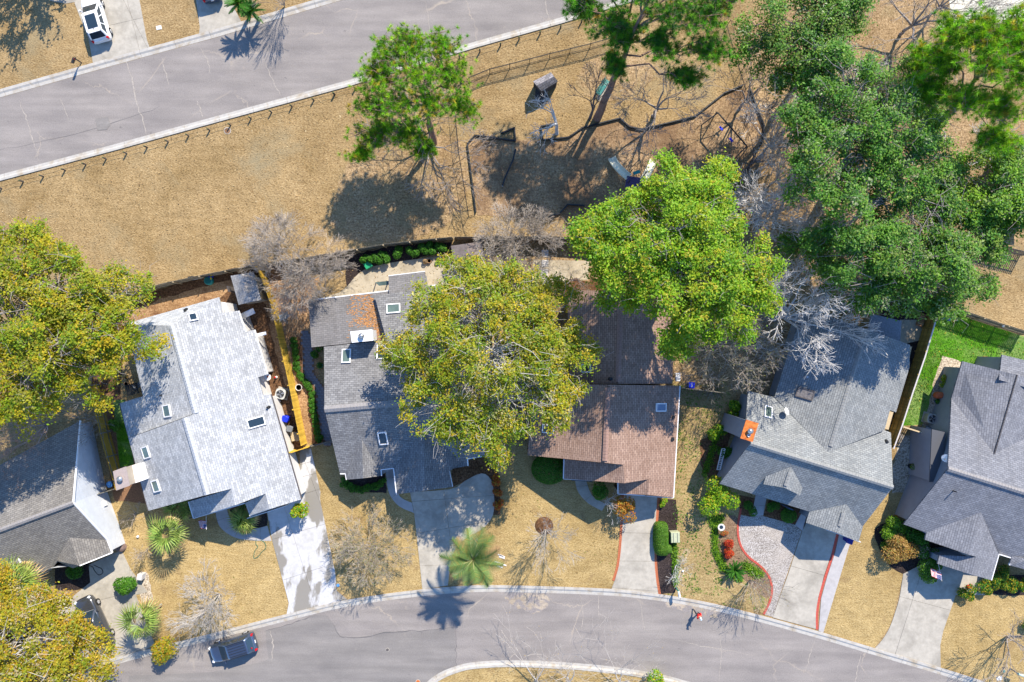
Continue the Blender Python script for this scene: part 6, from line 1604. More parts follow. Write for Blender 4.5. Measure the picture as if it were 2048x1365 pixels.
# black metal picket fence of the playground
def picket(label, line, h, post_every, step):
    pts = [P(x, y, h).xy for x, y in line]; root = thing('metal_fence', label, 'fence', (*pts[0], 0)); o0 = pts[0]
    pk = MB()
    for a, b in zip(pts, pts[1:]):
        d = b - a; ln = d.length; d.normalize(); a = a - o0; b = b - o0
        for z in (0.12, h - 0.16, h): MB().beam((a.x, a.y, z), (b.x, b.y, z), 0.035, 0.04).build('rail', BMETAL, root, local=True)
        n = max(1, round(ln / post_every))
        for i in range(n + 1):
            p = a + d * (ln * i / n); MB().box((p.x, p.y, h / 2 + 0.03), (0.06, 0.06, h + 0.06)).build('post', BMETAL, root, local=True)
        for i in range(int(ln / step)):
            p = a + d * (i * step); pk.box((p.x, p.y, h / 2), (0.018, 0.018, h))
    tag(pk.build('picket', BMETAL, root, local=True), kind='stuff')
picket('black metal picket fence along the top of the playground', [(938, 155), (979, 138), (1019, 128), (1100, 107), (1182, 87), (1240, 70)], 1.25, 2.0, 0.115)
def wire_fence(label, line, h, every):
    pts = [P(x, y, h).xy for x, y in line]; root = thing('wire_fence', label, 'fence', (*pts[0], 0)); o0 = pts[0]
    w = MB()
    for a, b in zip(pts, pts[1:]):
        d = b - a; ln = d.length; d.normalize(); a = a - o0; b = b - o0
        for z in (0.05, h): MB().tube((a.x, a.y, z), (b.x, b.y, z), 0.02, None, 5).build('rail', BMETAL, root, local=True)
        n = max(1, round(ln / every))
        for i in range(n + 1):
            p = a + d * (ln * i / n); MB().tube((p.x, p.y, 0), (p.x, p.y, h + 0.04), 0.03, None, 6).build('post', BMETAL, root, local=True)
        for i in range(int(ln / 0.25)):
            p = a + d * (i * 0.25); q = a + d * min(ln, i * 0.25 + h * 0.9)
            w.beam((p.x, p.y, 0.06), (q.x, q.y, h), 0.006, 0.006); w.beam((p.x, p.y, h), (q.x, q.y, 0.06), 0.006, 0.006)
    tag(w.build('wire', BMETAL, root, local=True), kind='stuff')
wire_fence('thin black wire fence along the left side of the playground', [(905, 185), (916, 300), (936, 428)], 1.2, 2.4)
wire_fence('thin wire fence at the upper right of the playground', [(1462, 40), (1478, 100), (1500, 170)], 1.2, 2.4)

# low posts along the street verge
root = None; bases = [(x / 2.926, y / 2.926) for x, y in [(10, 1105), (137, 1065), (255, 1035), (382, 998), (503, 965), (622, 932), (742, 900), (862, 865), (985, 832), (1105, 797), (1228, 765), (1350, 735), (1470, 697), (1590, 660), (1710, 627), (1837, 590), (1957, 557)]]
bases += [(670, 190), (711, 178), (753, 166), (794, 154), (836, 141), (877, 129), (919, 117), (960, 104), (1001, 92), (1038, 80), (1080, 69), (1121, 57), (1163, 45), (1204, 33)]
for i, b in enumerate(bases):
    c = P(*b)
    if root is None:
        root = thing('verge_post', 'short dark wooden post in the long row beside the upper street', 'post', c, 0, 'posts along the upper street verge')
        MB().tube((0, 0, -0.05), (0, 0, 0.62), 0.075, 0.07, 10).build('post_body', LOG, root, local=True)
        MB().lathe((0, 0, 0.62), [(0.078, 0), (0.06, 0.035), (0.01, 0.05)], 10).build('post_cap', flat('mossy_cap', (0.1, 0.12, 0.05), 0.9), root, local=True)
    else: dup(root, c, rnd.uniform(0, 6))
mb = MB(); pts = [P(*b) for b in bases]
for a, b in zip(pts, pts[1:]):
    for k in range(6):
        z = lambda t: 0.46 - 0.16 * 4 * t * (1 - t)
        mb.tube(a + (b - a) * (k / 6) + Vector((0, 0, z(k / 6))), a + (b - a) * ((k + 1) / 6) + Vector((0, 0, z((k + 1) / 6))), 0.014, None, 5, False)
tag(mb.build('cable', BMETAL, None, pts[0]), 'sagging dark cable strung from post to post by the upper street', 'cable')

# ------------------------------------------------------------ vehicles
def loft(mb, rings, close=True, caps=True):
    n = len(rings[0]); vs = [v for r in rings for v in r]
    mb.add(vs, [(i * n + j, i * n + (j + 1) % n, (i + 1) * n + (j + 1) % n, (i + 1) * n + j) for i in range(len(rings) - 1) for j in range(n)], True)
    if caps: mb.add(rings[0], [tuple(range(n))[::-1]]); mb.add(rings[-1], [tuple(range(n))])

def paint(name, col, rough=0.25, metal=0.0):
    return flat(name, col, rough, metal, 0.04, 2.0, coat=1.0, spec=0.5)

def car(label, at, heading, col, Ln=4.7, W=1.92, Ht=1.72, cab=(-0.475, 0.27, -0.38, 0.045), sunroof=False, ribs=False, bed=False, cat='car', name='parked_car', glass=None):
    o = thing(name, label, cat, P(*at), heading)
    w2 = W / 2; belt = Ht * 0.6; hood = Ht * 0.57
    def ring(x, w, zb, zt, cr=0.04):
        return [Vector((x, y, z)) for y, z in ((-w * .72, zb), (w * .72, zb), (w * .97, zb + .12), (w, zb + .35), (w * .99, zt - .16), (w * .93, zt - .04), (w * .7, zt + cr * .5), (0, zt + cr), (-w * .7, zt + cr * .5), (-w * .93, zt - .04), (-w * .99, zt - .16), (-w, zb + .35), (-w * .97, zb + .12))]
    st = [(-0.5, .80, .42, belt - .22), (-0.49, .9, .3, belt - .1), (-0.46, .97, .24, belt - .02), (-0.35, 1.0, .2, belt), (-0.1, 1.0, .18, belt), (0.12, 1.0, .18, belt), (0.2, .99, .18, belt - .0), (0.3, .97, .2, hood), (0.4, .93, .22, hood - .06), (0.465, .84, .26, hood - .14), (0.49, .72, .32, hood - .24), (0.5, .6, .4, hood - .36)]
    mb = MB(); loft(mb, [ring(x * Ln, w2 * w, a, b, 0.05 if x > 0.2 else 0.02) for x, w, a, b in st])
    body = mb.build('body', col, o, local=True)
    # arches
    glass = glass or GLASS
    x0, x1, x2, x3 = [c * Ln for c in cab]
    b2, t2 = w2 * 0.91, w2 * 0.74
    zt = Ht
    def cr(f, ins=0.0):   # cabin section at height fraction f: rear x, front x, half width
        return (x0 + (x2 - x0) * f, x1 + (x3 - x1) * f, b2 + (t2 - b2) * f, belt - 0.03 + (zt - belt) * f)
    rings = []
    for f in (0, 0.45, 0.86, 0.96, 1.0):
        a, b, w, z = cr(f); 
        if f >= 0.96: a += 0.05 * (f - .86) / .14 * 1.5; b -= 0.06 * (f - .86) / .14 * 1.5; w *= 0.985 if f < 1 else 0.93
        rings.append([Vector(v) for v in ((a + .06, -w, z), (b - .1, -w, z), (b, -w * .8, z), (b + .02, 0, z), (b, w * .8, z), (b - .1, w, z), (a + .06, w, z), (a, w * .8, z), (a - .02, 0, z), (a, -w * .8, z))])
    mb = MB(); loft(mb, rings); mb.build('roof', col, o, local=True)
    def pane(nm, q, mat=glass, parent=None, push=0.012):
        q = [Vector(v) for v in q]; n = (q[1] - q[0]).cross(q[2] - q[0]).normalized()
        c = sum(q, Vector()) / 4
        if n.dot(c - Vector((0, 0, Ht * 0.5))) < 0: n = -n
        m_ = MB(); m_.add([v + n * push for v in q] + [v - n * 0.02 for v in q], [(0, 1, 2, 3), (7, 6, 5, 4), (0, 4, 5, 1), (1, 5, 6, 2), (2, 6, 7, 3), (3, 7, 4, 0)])
        return m_.build(nm, mat, parent or o, local=True)
    a0, b0, w0, z0 = cr(0.08); a1, b1, w1, z1 = cr(0.9)
    pane('windshield', [(b0 + .01, -w0 * .84, z0), (b0 + .01, w0 * .84, z0), (b1 + .01, w1 * .84, z1), (b1 + .01, -w1 * .84, z1)])
    if not bed: pane('rear_window', [(a0 - .01, -w0 * .8, z0 + .1), (a0 - .01, w0 * .8, z0 + .1), (a1 - .01, w1 * .8, z1), (a1 - .01, -w1 * .8, z1)])
    nW = 2 if bed else 3
    for s in (-1, 1):
        for i in range(nW):
            f0, f1 = i / nW + .02, (i + 1) / nW - .02
            xa = lambda f, lo: (a0 + .16 + (b0 - a0 - .34) * f) if lo else (a1 + .12 + (b1 - a1 - .26) * f)
            pane('side_window', [(xa(f0, 1), s * (w0 + .0), z0 + .04), (xa(f1, 1), s * (w0 + .0), z0 + .04), (xa(f1, 0), s * (w1 + .0), z1 - .02), (xa(f0, 0), s * (w1 + .0), z1 - .02)])
        wm = MB().box((b0 - 0.25, s * (w2 + 0.1), belt + 0.02), (0.14, 0.2, 0.16)); wm.build('door_mirror', col, o, local=True)
        hl = MB().box((0.462 * Ln, s * w2 * 0.66, hood - 0.2), (0.22, 0.3, 0.14), s * -0.5); hl.build('headlight', CLEARLENS, o, local=True)
        tl = MB().box((-0.482 * Ln, s * w2 * 0.78, belt - 0.12), (0.16, 0.2, 0.3), s * 0.3); tl.build('taillight', REDLIGHT, o, local=True)
        MB().beam((a1 + .1, s * w1 * .93, zt + .03), (b1 - .2, s * w1 * .93, zt + .03), .05, .05).build('roof_rail', BMETAL if not sunroof else col, o, local=True)
        for x in (-0.305, 0.31):
            y = s * (w2 - 0.1)
            wh = MB(); wh.tube((x * Ln, y - s * .11, .34), (x * Ln, y + s * .12, .34), .345, None, 22); wo = wh.build('wheel', TYRE, o, local=True)
            rm = MB(); rm.tube((x * Ln, y + s * .1, .34), (x * Ln, y + s * .13, .34), .2, .17, 12)
            for k in range(5):
                an = k * 1.2566; rm.beam((x * Ln, y + s * .13, .34), (x * Ln + .22 * math.cos(an), y + s * .13, .34 + .22 * math.sin(an)), .03, .05)
            rm.build('rim', ALLOY, wo, local=True)
    MB().box((-0.495 * Ln, 0, 0.62), (0.06, W * 0.82, 0.22)).build('rear_bumper', col if not bed else ALLOY, o, local=True)
    MB().box((-0.503 * Ln, 0, 0.82), (0.03, 0.3, 0.15)).build('number_plate', WHITEP, o, local=True)
    MB().box((0.497 * Ln, 0, 0.52), (0.06, W * 0.5, 0.2)).build('grille', BLACK, o, local=True)
    if sunroof:
        MB().box((x3 - 0.95 + .0, 0, zt + 0.012), (1.35, t2 * 1.4, 0.03)).build('sunroof', GLASS, o, local=True)
        MB().box((x2 + 0.3, 0, zt + 0.03), (0.12, 0.05, 0.06)).build('antenna', BLACK, o, local=True)
        MB().box((x2 + 0.04, 0, zt - 0.02), (0.2, t2 * 1.7, 0.04)).build('spoiler', col, o, local=True)
    if ribs:
        for k in range(5): MB().box(((x2 + x3) / 2, (k - 2) * t2 * 0.36, zt + 0.008), ((x3 - x2) * 0.86, 0.03, 0.03)).build('roof_rib', BLACK, o, local=True)
        MB().box((x0 + .1, 0.35, zt - 0.28), (0.1, 0.12, 0.05)).build('brake_light', REDLIGHT, o, local=True)
    if bed:
        for s in (-1, 1): MB().box((-0.31 * Ln, s * w2 * 0.9, belt + .06), (0.36 * Ln, 0.14, 0.16)).build('bed_rail', BLACK, o, local=True)
        MB().box((-0.31 * Ln, 0, belt + .03), (0.33 * Ln, W * 0.76, 0.03)).build('bed_liner', BLACK, o, local=True)
    return o
DARKP = paint('charcoal_paint', (0.1, 0.13, 0.19), 0.3, 0.75); WHITEC = paint('white_paint', (0.8, 0.8, 0.8)); GREYC = paint('graphite_paint', (0.06, 0.065, 0.075), 0.2, 0.4)
car('dark charcoal car with ribbed roof parked at the lower kerb', (472, 1290), R(197.5), DARKP, 4.65, 1.95, 1.7, ribs=True, name='parked_car')
car('white car with a dark sunroof on the upper driveway', (199, 44), R(106.5), WHITEC, 4.7, 1.95, 1.68, sunroof=True, name='parked_car')
car('graphite pickup half hidden under the golden tree', (197, 1240), R(115), GREYC, 5.4, 2.0, 1.85, (-0.16, 0.25, -0.13, 0.07), bed=True, cat='pickup truck', name='pickup_truck')
car('dark car at the top edge with its shadow on the driveway', (421, -36), R(104), DARKP, 4.7, 1.95, 1.8, name='parked_car')

# ------------------------------------------------------------ the walker
def skin_mesh(name, verts, edges, radii, mat, parent, sub=2):
    me = bpy.data.meshes.new(name); me.from_pydata(verts, edges, []); me.update()
    o = put(name, me, parent); me.materials.append(mat)
    o.modifiers.new('skin', 'SKIN').use_smooth_shade = True
    for i, r in enumerate(radii): me.skin_vertices[0].data[i].radius = (r, r) if not isinstance(r, tuple) else r
    me.skin_vertices[0].data[0].use_root = True
    s = o.modifiers.new('sub', 'SUBSURF'); s.levels = sub; s.render_levels = sub
    dg = bpy.context.evaluated_depsgraph_get(); ev = bpy.data.meshes.new_from_object(o.evaluated_get(dg))
    o.modifiers.clear(); o.data = ev; ev.name = name
    ev.polygons.foreach_set('use_smooth', [True] * len(ev.polygons))
    return o
pw = P(1391, 1222)
pr = thing('person', 'person in a red jacket and pale cap walking on the lower street', 'person', pw, R(-60))
# x forward, y left; metres; mid-stride, one arm swung forward
J = [(0, 0, .93), (0.02, 0, 1.1), (0.04, 0, 1.28), (0.05, 0, 1.42), (0.07, 0, 1.52), (0.09, 0, 1.6), (0.1, 0, 1.7),
     (0.02, .1, .9), (0.2, .1, .5), (0.3, .1, .1), (0.44, .1, .05),
     (-0.02, -.1, .9), (-0.06, -.1, .48), (-0.32, -.1, .17), (-0.22, -.1, .06),
     (0.04, .19, 1.4), (-0.1, .26, 1.15), (0.02, .27, .93), (0.06, .27, .86),
     (0.04, -.19, 1.4), (0.14, -.26, 1.16), (0.36, -.2, 1.08), (0.43, -.19, 1.08)]
E = [(0, 1), (1, 2), (2, 3), (3, 4), (4, 5), (5, 6), (0, 7), (7, 8), (8, 9), (9, 10), (0, 11), (11, 12), (12, 13), (13, 14), (3, 15), (15, 16), (16, 17), (17, 18), (3, 19), (19, 20), (20, 21), (21, 22)]
RAD = [.13, .13, .15, .12, .055, .09, .085, .09, .06, .045, .04, .09, .06, .045, .04, .06, .045, .035, .035, .06, .045, .035, .035]
SKIN = flat('skin', (0.45, 0.27, 0.18), 0.6)
skin_mesh('body', J, E, RAD, SKIN, pr)
skin_mesh('jacket', [J[i] for i in (0, 1, 2, 3)] + [J[i] for i in (15, 16, 17, 19, 20, 21)], [(0, 1), (1, 2), (2, 3), (3, 4), (4, 5), (5, 6), (3, 7), (7, 8), (8, 9)], [.16, .165, .18, .15, .085, .07, .055, .085, .07, .055], flat('red_cloth', (0.62, 0.02, 0.02), 0.8), pr)
skin_mesh('trousers', [J[i] for i in (0, 7, 8, 9, 11, 12, 13)], [(0, 1), (1, 2), (2, 3), (0, 4), (4, 5), (5, 6)], [.15, .105, .075, .06, .105, .075, .06], flat('dark_cloth', (0.03, 0.032, 0.04), 0.85), pr)
for a, b in (((0.28, .1, .05), (0.48, .1, .045)), ((-0.36, -.1, .13), (-0.2, -.1, .035))):
    m_ = MB(); m_.beam(a, b, .1, .08); m_.build('shoe', GREYP, pr, local=True)
m_ = MB().lathe((0.1, 0, 1.66), [(.108, 0), (.11, .05), (.09, .1), (.04, .13)], 14); m_.box((0.22, 0, 1.67), (.16, .16, .015)); m_.build('cap', flat('pale_cap_cloth', (0.55, 0.72, 0.8), 0.8), pr, local=True)
for s in (-1, 1):   # face and hands
    m_ = MB().lathe((0.185, s * .032, 1.62), [(.012, -.01), (.014, 0), (.012, .01)], 8); m_.build('eye', BLACK, pr, local=True)
for hx, hy, hz, dx in ((0.07, .27, .83, 0.2), (0.47, -.19, 1.07, 1.0)):
    m_ = MB(); m_.box((hx, hy, hz), (.09, .035, .09))
    for k in range(4): m_.tube((hx + .035 * dx, hy - .012, hz - .03 + k * .02), (hx + .085 * dx, hy - .02, hz - .045 + k * .018), .009, .007, 6)
    m_.tube((hx, hy, hz + .03), (hx + .04, hy + .03, hz + .05), .011, .008, 6); m_.build('hand', SKIN, pr, local=True)

# ------------------------------------------------------------ playground
def border(label, pts):
    """black plastic landscape timbers joined end to end"""
    root = thing('playground_border', label, 'border', P(*pts[0]))
    for a, b in zip(pts, pts[1:]):
        A, B = P(*a), P(*b); n = max(1, round((B - A).length / 1.2)); d = (B - A) / n
        for i in range(n):
            q0 = A + d * i; q1 = A + d * (i + 1); u = d.normalized() * 0.012
            m_ = MB(); m_.beam(q0 + u + Vector((0, 0, .13)), q1 - u + Vector((0, 0, .13)), .12, .3); m_.tube(q1 + Vector((0, 0, 0)), q1 + Vector((0, 0, .31)), .05, None, 8)
            m_.build('border_timber', BLACK, root)
border('black border frame with a hooked end left of the playground', [(952, 272), (1031, 283), (1029, 257), (1003, 268)])
border('black border from the square frame along the top of the playground', [(1108, 249), (1082, 254), (1085, 281), (1137, 276), (1164, 257), (1239, 238), (1258, 255), (1282, 260), (1350, 244), (1389, 234), (1447, 188), (1485, 172)])
border('black border running down the left side of the playground', [(951, 271), (935, 289), (952, 425)])
border('black border bending round the foot of the playground', [(1098, 434), (1118, 429), (1135, 410), (1168, 412)])
border('black border along the right side of the playground', [(1498, 178), (1505, 195), (1527, 253), (1524, 284), (1490, 345), (1461, 390)])
# swing frame
sw = thing('swing_frame', 'brown and black swing frame on the wood chips, right of playground', 'swing', P(1440, 240))
A, B = P(1436, 226, 2.2), P(1494, 293, 2.2)
MB().tube(A, B, 0.07, None, 8).build('top_bar', BMETAL, sw)
for q, (dx, dy) in ((A, (-1.0, -.5)), (A, (.5, .8)), (B, (-.7, -.8)), (B, (.8, .5))):
    MB().tube(q, Vector((q.x + dx, q.y + dy, 0)), 0.06, None, 8).build('leg', LOG, sw)
for t in (.3, .65):
    c = A + (B - A) * t
    for s in (-.2, .2):
        d = (B - A).normalized() * s; MB().tube(c + d, Vector((c.x + d.x, c.y + d.y, .5)), .012, None, 5).build('chain', STEEL, sw)
    d = (B - A).normalized() * .24; MB().beam(Vector((c.x, c.y, .48)) - d, Vector((c.x, c.y, .48)) + d, .2, .04).build('seat', BLUEP, sw)
bb = thing('balance_beam', 'blue-black jointed beam standing left of centre in the playground', 'play beam', P(1018, 337))
for a, b in zip([(1031, 301), (1026, 322), (1018, 340), (1010, 358)], [(1026, 322), (1018, 340), (1010, 358), (1005, 374)]):
    MB().beam(P(*a) + Vector((0, 0, .42)), P(*b) + Vector((0, 0, .42)), .16, .12).build('beam', BLACK, bb)
    MB().tube(P(*b), P(*b) + Vector((0, 0, .46)), .05, None, 8).build('post', STEEL, bb)
# slide and climbing platform
sl_ = thing('play_slide', 'cream curved slide with a dark climbing platform by the lime oak', 'slide', P(1255, 355))
def slide_part(path, w, nm='slide_chute'):
    pts = [P(x, y, z) for x, y, z in smooth(path, 5)]; m_ = MB(); rings = []
    for i, p in enumerate(pts):
        d = (pts[min(i + 1, len(pts) - 1)] - pts[max(0, i - 1)]); d.normalize(); y = Vector((0, 0, 1)).cross(d).normalized()
        up = Vector((0, 0, 1))
        rings.append([p + y * a + up * b for a, b in ((-w, .22), (-w + .07, .22), (-w + .1, .03), (0, 0), (w - .1, .03), (w - .07, .22), (w, .22), (w, -.05), (-w, -.05))])
    loft(m_, rings); m_.build(nm, CREAM, sl_)
slide_part([(1223, 316, .25), (1228, 326, .35), (1238, 338, .8), (1248, 348, 1.25), (1257, 355, 1.55)], .38)
slide_part([(1306, 322, .2), (1300, 336, .5), (1292, 352, 1.1), (1285, 362, 1.5)], .36)
MB().prism(PP([(1254, 352), (1284, 356), (1280, 378), (1250, 374)], 1.55), .1).build('platform', flat('purple_deck', (0.08, 0.05, 0.12), 0.6), sl_)
for q in ((1255, 353), (1283, 357), (1279, 377), (1251, 373)): MB().tube(P(*q), Vector((*P(*q).xy, 2.6)), .06, None, 8).build('post', BMETAL, sl_)
MB().prism(PP([(1266, 344), (1279, 340), (1281, 346), (1268, 350)], 2.6), .08).build('canopy', TEALP, sl_)
for k in range(4): MB().tube(P(1252, 374 + k * 4, 1.4 - k * .35), P(1262, 376 + k * 4, 1.4 - k * .35), .03, None, 6).build('rung', TEALP, sl_)
# log playhouse
hs = House('playhouse', 'little log playhouse with a grey shake roof near the metal fence', 'playhouse', 1092, 178)
a, b, c, d = (1066, 163), (1102, 145), (1116, 163), (1083, 183)
m1, m2 = ((a[0] + d[0]) / 2 - 1, (a[1] + d[1]) / 2 - 1, 2.1), ((b[0] + c[0]) / 2 - 1, (b[1] + c[1]) / 2 - 1, 2.1)
hs.roof([[(*a, 1.55), (*b, 1.55), m2, m1], [m1, m2, (*c, 1.55), (*d, 1.55)]], CEDAR, .06)
w = [q for q in PP([(*a, 1.4), (*b, 1.4), (*c, 1.4), (*d, 1.4)])]; cc = sum(w, Vector()) / 4
w = [Vector((cc.x + (q.x - cc.x) * .82, cc.y + (q.y - cc.y) * .82, 0)) for q in w]
for k in range(9):
    for i in range(4):
        p, q = w[i], w[(i + 1) % 4]; e = (q - p).normalized() * .12
        MB().tube(p - e + Vector((0, 0, .09 + k * .16 + (i % 2) * .04)), q + e + Vector((0, 0, .09 + k * .16 + (i % 2) * .04)), .08, None, 7).build('log', LOG, hs.o)
dk = PP([(1071, 178), (1098, 192), (1088, 212), (1070, 200)], .25); MB().prism(dk, .2).build('deck', LOG, hs.o)
# bench on a pad
SH('bench_pad', smooth([(1207, 166), (1224, 170), (1220, 196), (1204, 204), (1194, 198), (1200, 180)], 3, True), CONC, 0.02)
be = thing('park_bench', 'teal slatted bench beside the tall pine trunk', 'bench', P(1201, 178))
A, B = P(1192, 190), P(1211, 162); d = (B - A).normalized(); n = Vector((-d.y, d.x, 0))
for k in range(4): MB().beam(A - n * (k * .12) + Vector((0, 0, .45)), B - n * (k * .12) + Vector((0, 0, .45)), .09, .03).build('seat_slat', TEALP, be)
for k in range(3): MB().beam(A + n * (.08 + k * .03) + Vector((0, 0, .58 + k * .13)), B + n * (.08 + k * .03) + Vector((0, 0, .58 + k * .13)), .03, .1).build('back_slat', TEALP, be)
for q in (A + d * .15, B - d * .15):
    m_ = MB(); m_.beam(q + n * .08, q + n * .14 + Vector((0, 0, .9)), .05, .06); m_.beam(q - n * .36, q - n * .36 + Vector((0, 0, .45)), .05, .06); m_.beam(q - n * .4 + Vector((0, 0, .42)), q + n * .1 + Vector((0, 0, .42)), .05, .05); m_.build('leg_frame', BMETAL, be)

# ------------------------------------------------------------ yard things
def ac(label, px, py, s=0.85, h=0.85, col=None, rz=0.0):
    o = thing('air_conditioner', label, 'air conditioner', P(px, py), rz)
    col = col or flat('ac_enamel', (0.42, 0.42, 0.4), 0.5)
    r = s / 2; prof = []
    def rr(z, k=1.0): return [Vector((r * k * math.copysign(abs(math.cos(t)) ** .5, math.cos(t)), r * k * math.copysign(abs(math.sin(t)) ** .5, math.sin(t)), z)) for t in [2 * math.pi * i / 24 for i in range(24)]]
    m_ = MB(); loft(m_, [rr(0.05), rr(h)]); m_.build('casing', col, o, local=True)
    m_ = MB(); m_.box((0, 0, .025), (s * 1.15, s * 1.15, .06)); m_.build('pad', CONC, o, local=True)
    m_ = MB()
    for k in range(14): m_.box((r * 1.0, -r + .08 + k * (s - .16) / 13, h * .5), (.02, .015, h * .8)); m_.box((-r, -r + .08 + k * (s - .16) / 13, h * .5), (.02, .015, h * .8))
    tag(m_.build('louvre', GREYP, o, local=True), kind='stuff')
    m_ = MB().tube((0, 0, h - .02), (0, 0, h + .012), r * .78, None, 24); m_.build('fan_well', BLACK, o, local=True)
    for k in range(4):
        a = k * math.pi / 2 + .4; m_ = MB(); u = Vector((math.cos(a), math.sin(a), 0)); v = Vector((-u.y, u.x, 0))
        m_.add([u * .06 + v * .03 + Vector((0, 0, h + .02)), u * r * .7 + v * r * .28 + Vector((0, 0, h + .02)), u * r * .72 - v * r * .1 + Vector((0, 0, h + .035)), u * .06 - v * .03 + Vector((0, 0, h + .035))], [(0, 1, 2, 3)])
        m_.build('fan_blade', STEEL, o, local=True)
    m_ = MB()
    for q in (.3, .55, .8):
        for i in range(20):
            a, b = 2 * math.pi * i / 20, 2 * math.pi * (i + 1) / 20
            m_.tube((r * q * math.cos(a), r * q * math.sin(a), h + .06), (r * q * math.cos(b), r * q * math.sin(b), h + .06), .008, None, 4, False)
    m_.build('guard', STEEL, o, local=True)
    return o
ac('round fan air conditioner beside the yellow fence', 566, 787, 1.0, .8, flat('white_casing', (0.52, 0.52, 0.48), 0.5), R(-15))
ac('larger air conditioner on the pad by the turf lawn', 1855, 836, .95, .8, None, R(-15))
o = thing('generator', 'small grey machine below the air conditioner on the pad', 'generator', P(1850, 858), R(-15))
MB().box((0, 0, .3), (.75, .6, .6)).build('casing', GREYP, o, local=True); MB().box((0, 0, .63), (.5, .4, .06), taper=.8).build('lid', flat('light_lid', (0.45, 0.46, 0.47), .5), o, local=True)
def bin_(label, px, py, rz, col, mark=False, wheels=True, h=1.05):
    o = thing('wheelie_bin', label, 'bin', P(px, py), rz)
    m_ = MB(); loft(m_, [[Vector((x * .26 * k, y * .27 * k, z)) for x, y in ((-1, -1), (1, -1), (1, 1), (-1, 1))] for k, z in ((.82, .08), (1, h - .08), (1.05, h - .06), (1.05, h))]); m_.sm = [False] * len(m_.sm); m_.build('tub', col, o, local=True)
    m_ = MB(); loft(m_, [[Vector((x * .3 + .02, y * .3, h + z)) for x, y in ((-k, -k), (k, -k), (k * 1.03, 0), (k, k), (-k, k))] for k, z in ((1, 0), (1, .04), (.8, .09))]); m_.build('lid', col, o, local=True)
    m_ = MB().tube((-.32, -.25, h - .02), (-.32, .25, h - .02), .02, None, 6); m_.build('handle', col, o, local=True)
    for s in (-1, 1): MB().tube((-.27, s * .22, .12), (-.27, s * .29, .12), .12, None, 12).build('wheel', TYRE, o, local=True)
    if mark:   # printed figure on the lid
        m_ = MB(); z = h + .095
        for x, y, w_, l_ in ((-.02, 0, .07, .1), (.06, 0, .05, .05), (-.11, -.03, .03, .09), (-.11, .03, .03, .09), (.13, -.05, .06, .05), (.13, .05, .06, .05)): m_.box((x, y, z), (l_, w_, .006))
        m_.build('lid_mark', WHITEP, o, local=True)
    return o
bin_('bright blue bin against the pale house side wall', 577, 836, R(-15), BLUEP)
bin_('dark grey bin just below the blue one by the yellow fence', 585, 856, R(-12), GREYP, h=.95)
bin_('blue bin with a white lid mark beside the brown house', 1378, 770, R(88), BLUEP, True)
bin_('navy bin under the garage corner of the green-grey house', 1690, 1076, R(-110), flat('navy_plastic', (0.01, 0.02, 0.2), 0.45))
bd = thing('leaning_boards', 'tan boards leaning at the wall above the yellow gate', 'boards', P(590, 872))
for k, (dx, c) in enumerate(((0, PWOOD), (.42, flat('tan_board', (0.3, 0.25, 0.18), .8)))):
    m_ = MB(); m_.box((dx, 0, .5), (.5, .9, .04), M=Matrix.Rotation(.25, 4, 'Y') @ Matrix.Rotation(R(12), 4, 'Z')); m_.build('panel', c, bd, local=True)
def pot(label, px, py, r, h, mat, plant=None, soil=True, cat='flower pot', group=None):
    o = thing('plant_pot', label, cat, P(px, py), 0, group)
    MB().lathe((0, 0, 0), [(r * .7, 0), (r, h * .9), (r * 1.06, h), (r * .86, h), (r * .84, h * .88)], 18).build('pot', mat, o, local=True)
    MB().tube((0, 0, h * .7), (0, 0, h * .88), r * .82, None, 16).build('soil', SOIL, o, local=True)
    if plant:
        n = 160; d = unit(G.normal(size=(n, 3))); d[:, 2] = np.abs(d[:, 2]); p = d * r * 1.3 + np.array([0, 0, h])
        put('plant', np_mesh('plant', leaf_quads(p, d, np.full(n, .06)), 4, LEAF, np.repeat(pick(plant, n), 4, 0)), o)
pot('pale concrete ring planter of soil by the yellow fence', 600, 775, .33, .45, STONE)
pot('terracotta pot on the shaded bed of the charcoal house', 642, 731, .28, .4, flat('green_glaze', (0.05, 0.2, 0.16), .3), BOX)
pot('left of two clay pots on the tan patio', 851, 524, .2, .3, flat('clay', (0.5, 0.3, 0.16), .8), [((0.4, 0.28, .15), 1)])
pot('right of two clay pots on the tan patio', 859, 523, .22, .32, bpy.data.materials['clay'])
pot('clay pot with a pink plant near the shed corner', 877, 522, .2, .3, bpy.data.materials['clay'], REDL[:1] + BOX)
pot('larger clay pot at the corner of the brown-grey shed', 892, 514, .27, .4, bpy.data.materials['clay'], COPPER)
pot('white rimmed pot in the dark side yard of the pale house', 256, 755, .22, .35, WHITEP, COPPER)
pot('clay pot below the white one in the dark side yard', 255, 768, .22, .3, bpy.data.materials['clay'])
pot('pale pot on the gravel above the orange jar', 1880, 770, .24, .35, STONE, LIME)
pot('grey pot beside the pale pot on the gravel', 1888, 772, .24, .4, flat('slate_pot', (0.2, 0.23, .27), .5))
pot('small blue pot below the orange jar', 1871, 803, .2, .35, flat('blue_glaze', (0.03, 0.14, 0.3), .25), BOX)
pot('clay pot by the wall corner of the blue-grey house', 1788, 1034, .18, .3, TERRA, REDL)
pot('first stone planter at the charcoal house right corner', 984, 918, .26, .35, STONE, COPPER)
pot('second stone planter lower right of the first', 992, 926, .28, .35, flat('stone_pot2', (0.5, 0.47, 0.38), .8), LIME)
o = thing('oil_jar', 'tall glazed orange-red jar lying open by the wall', 'jar', P(1871, 790))
m_ = MB(); rings = []
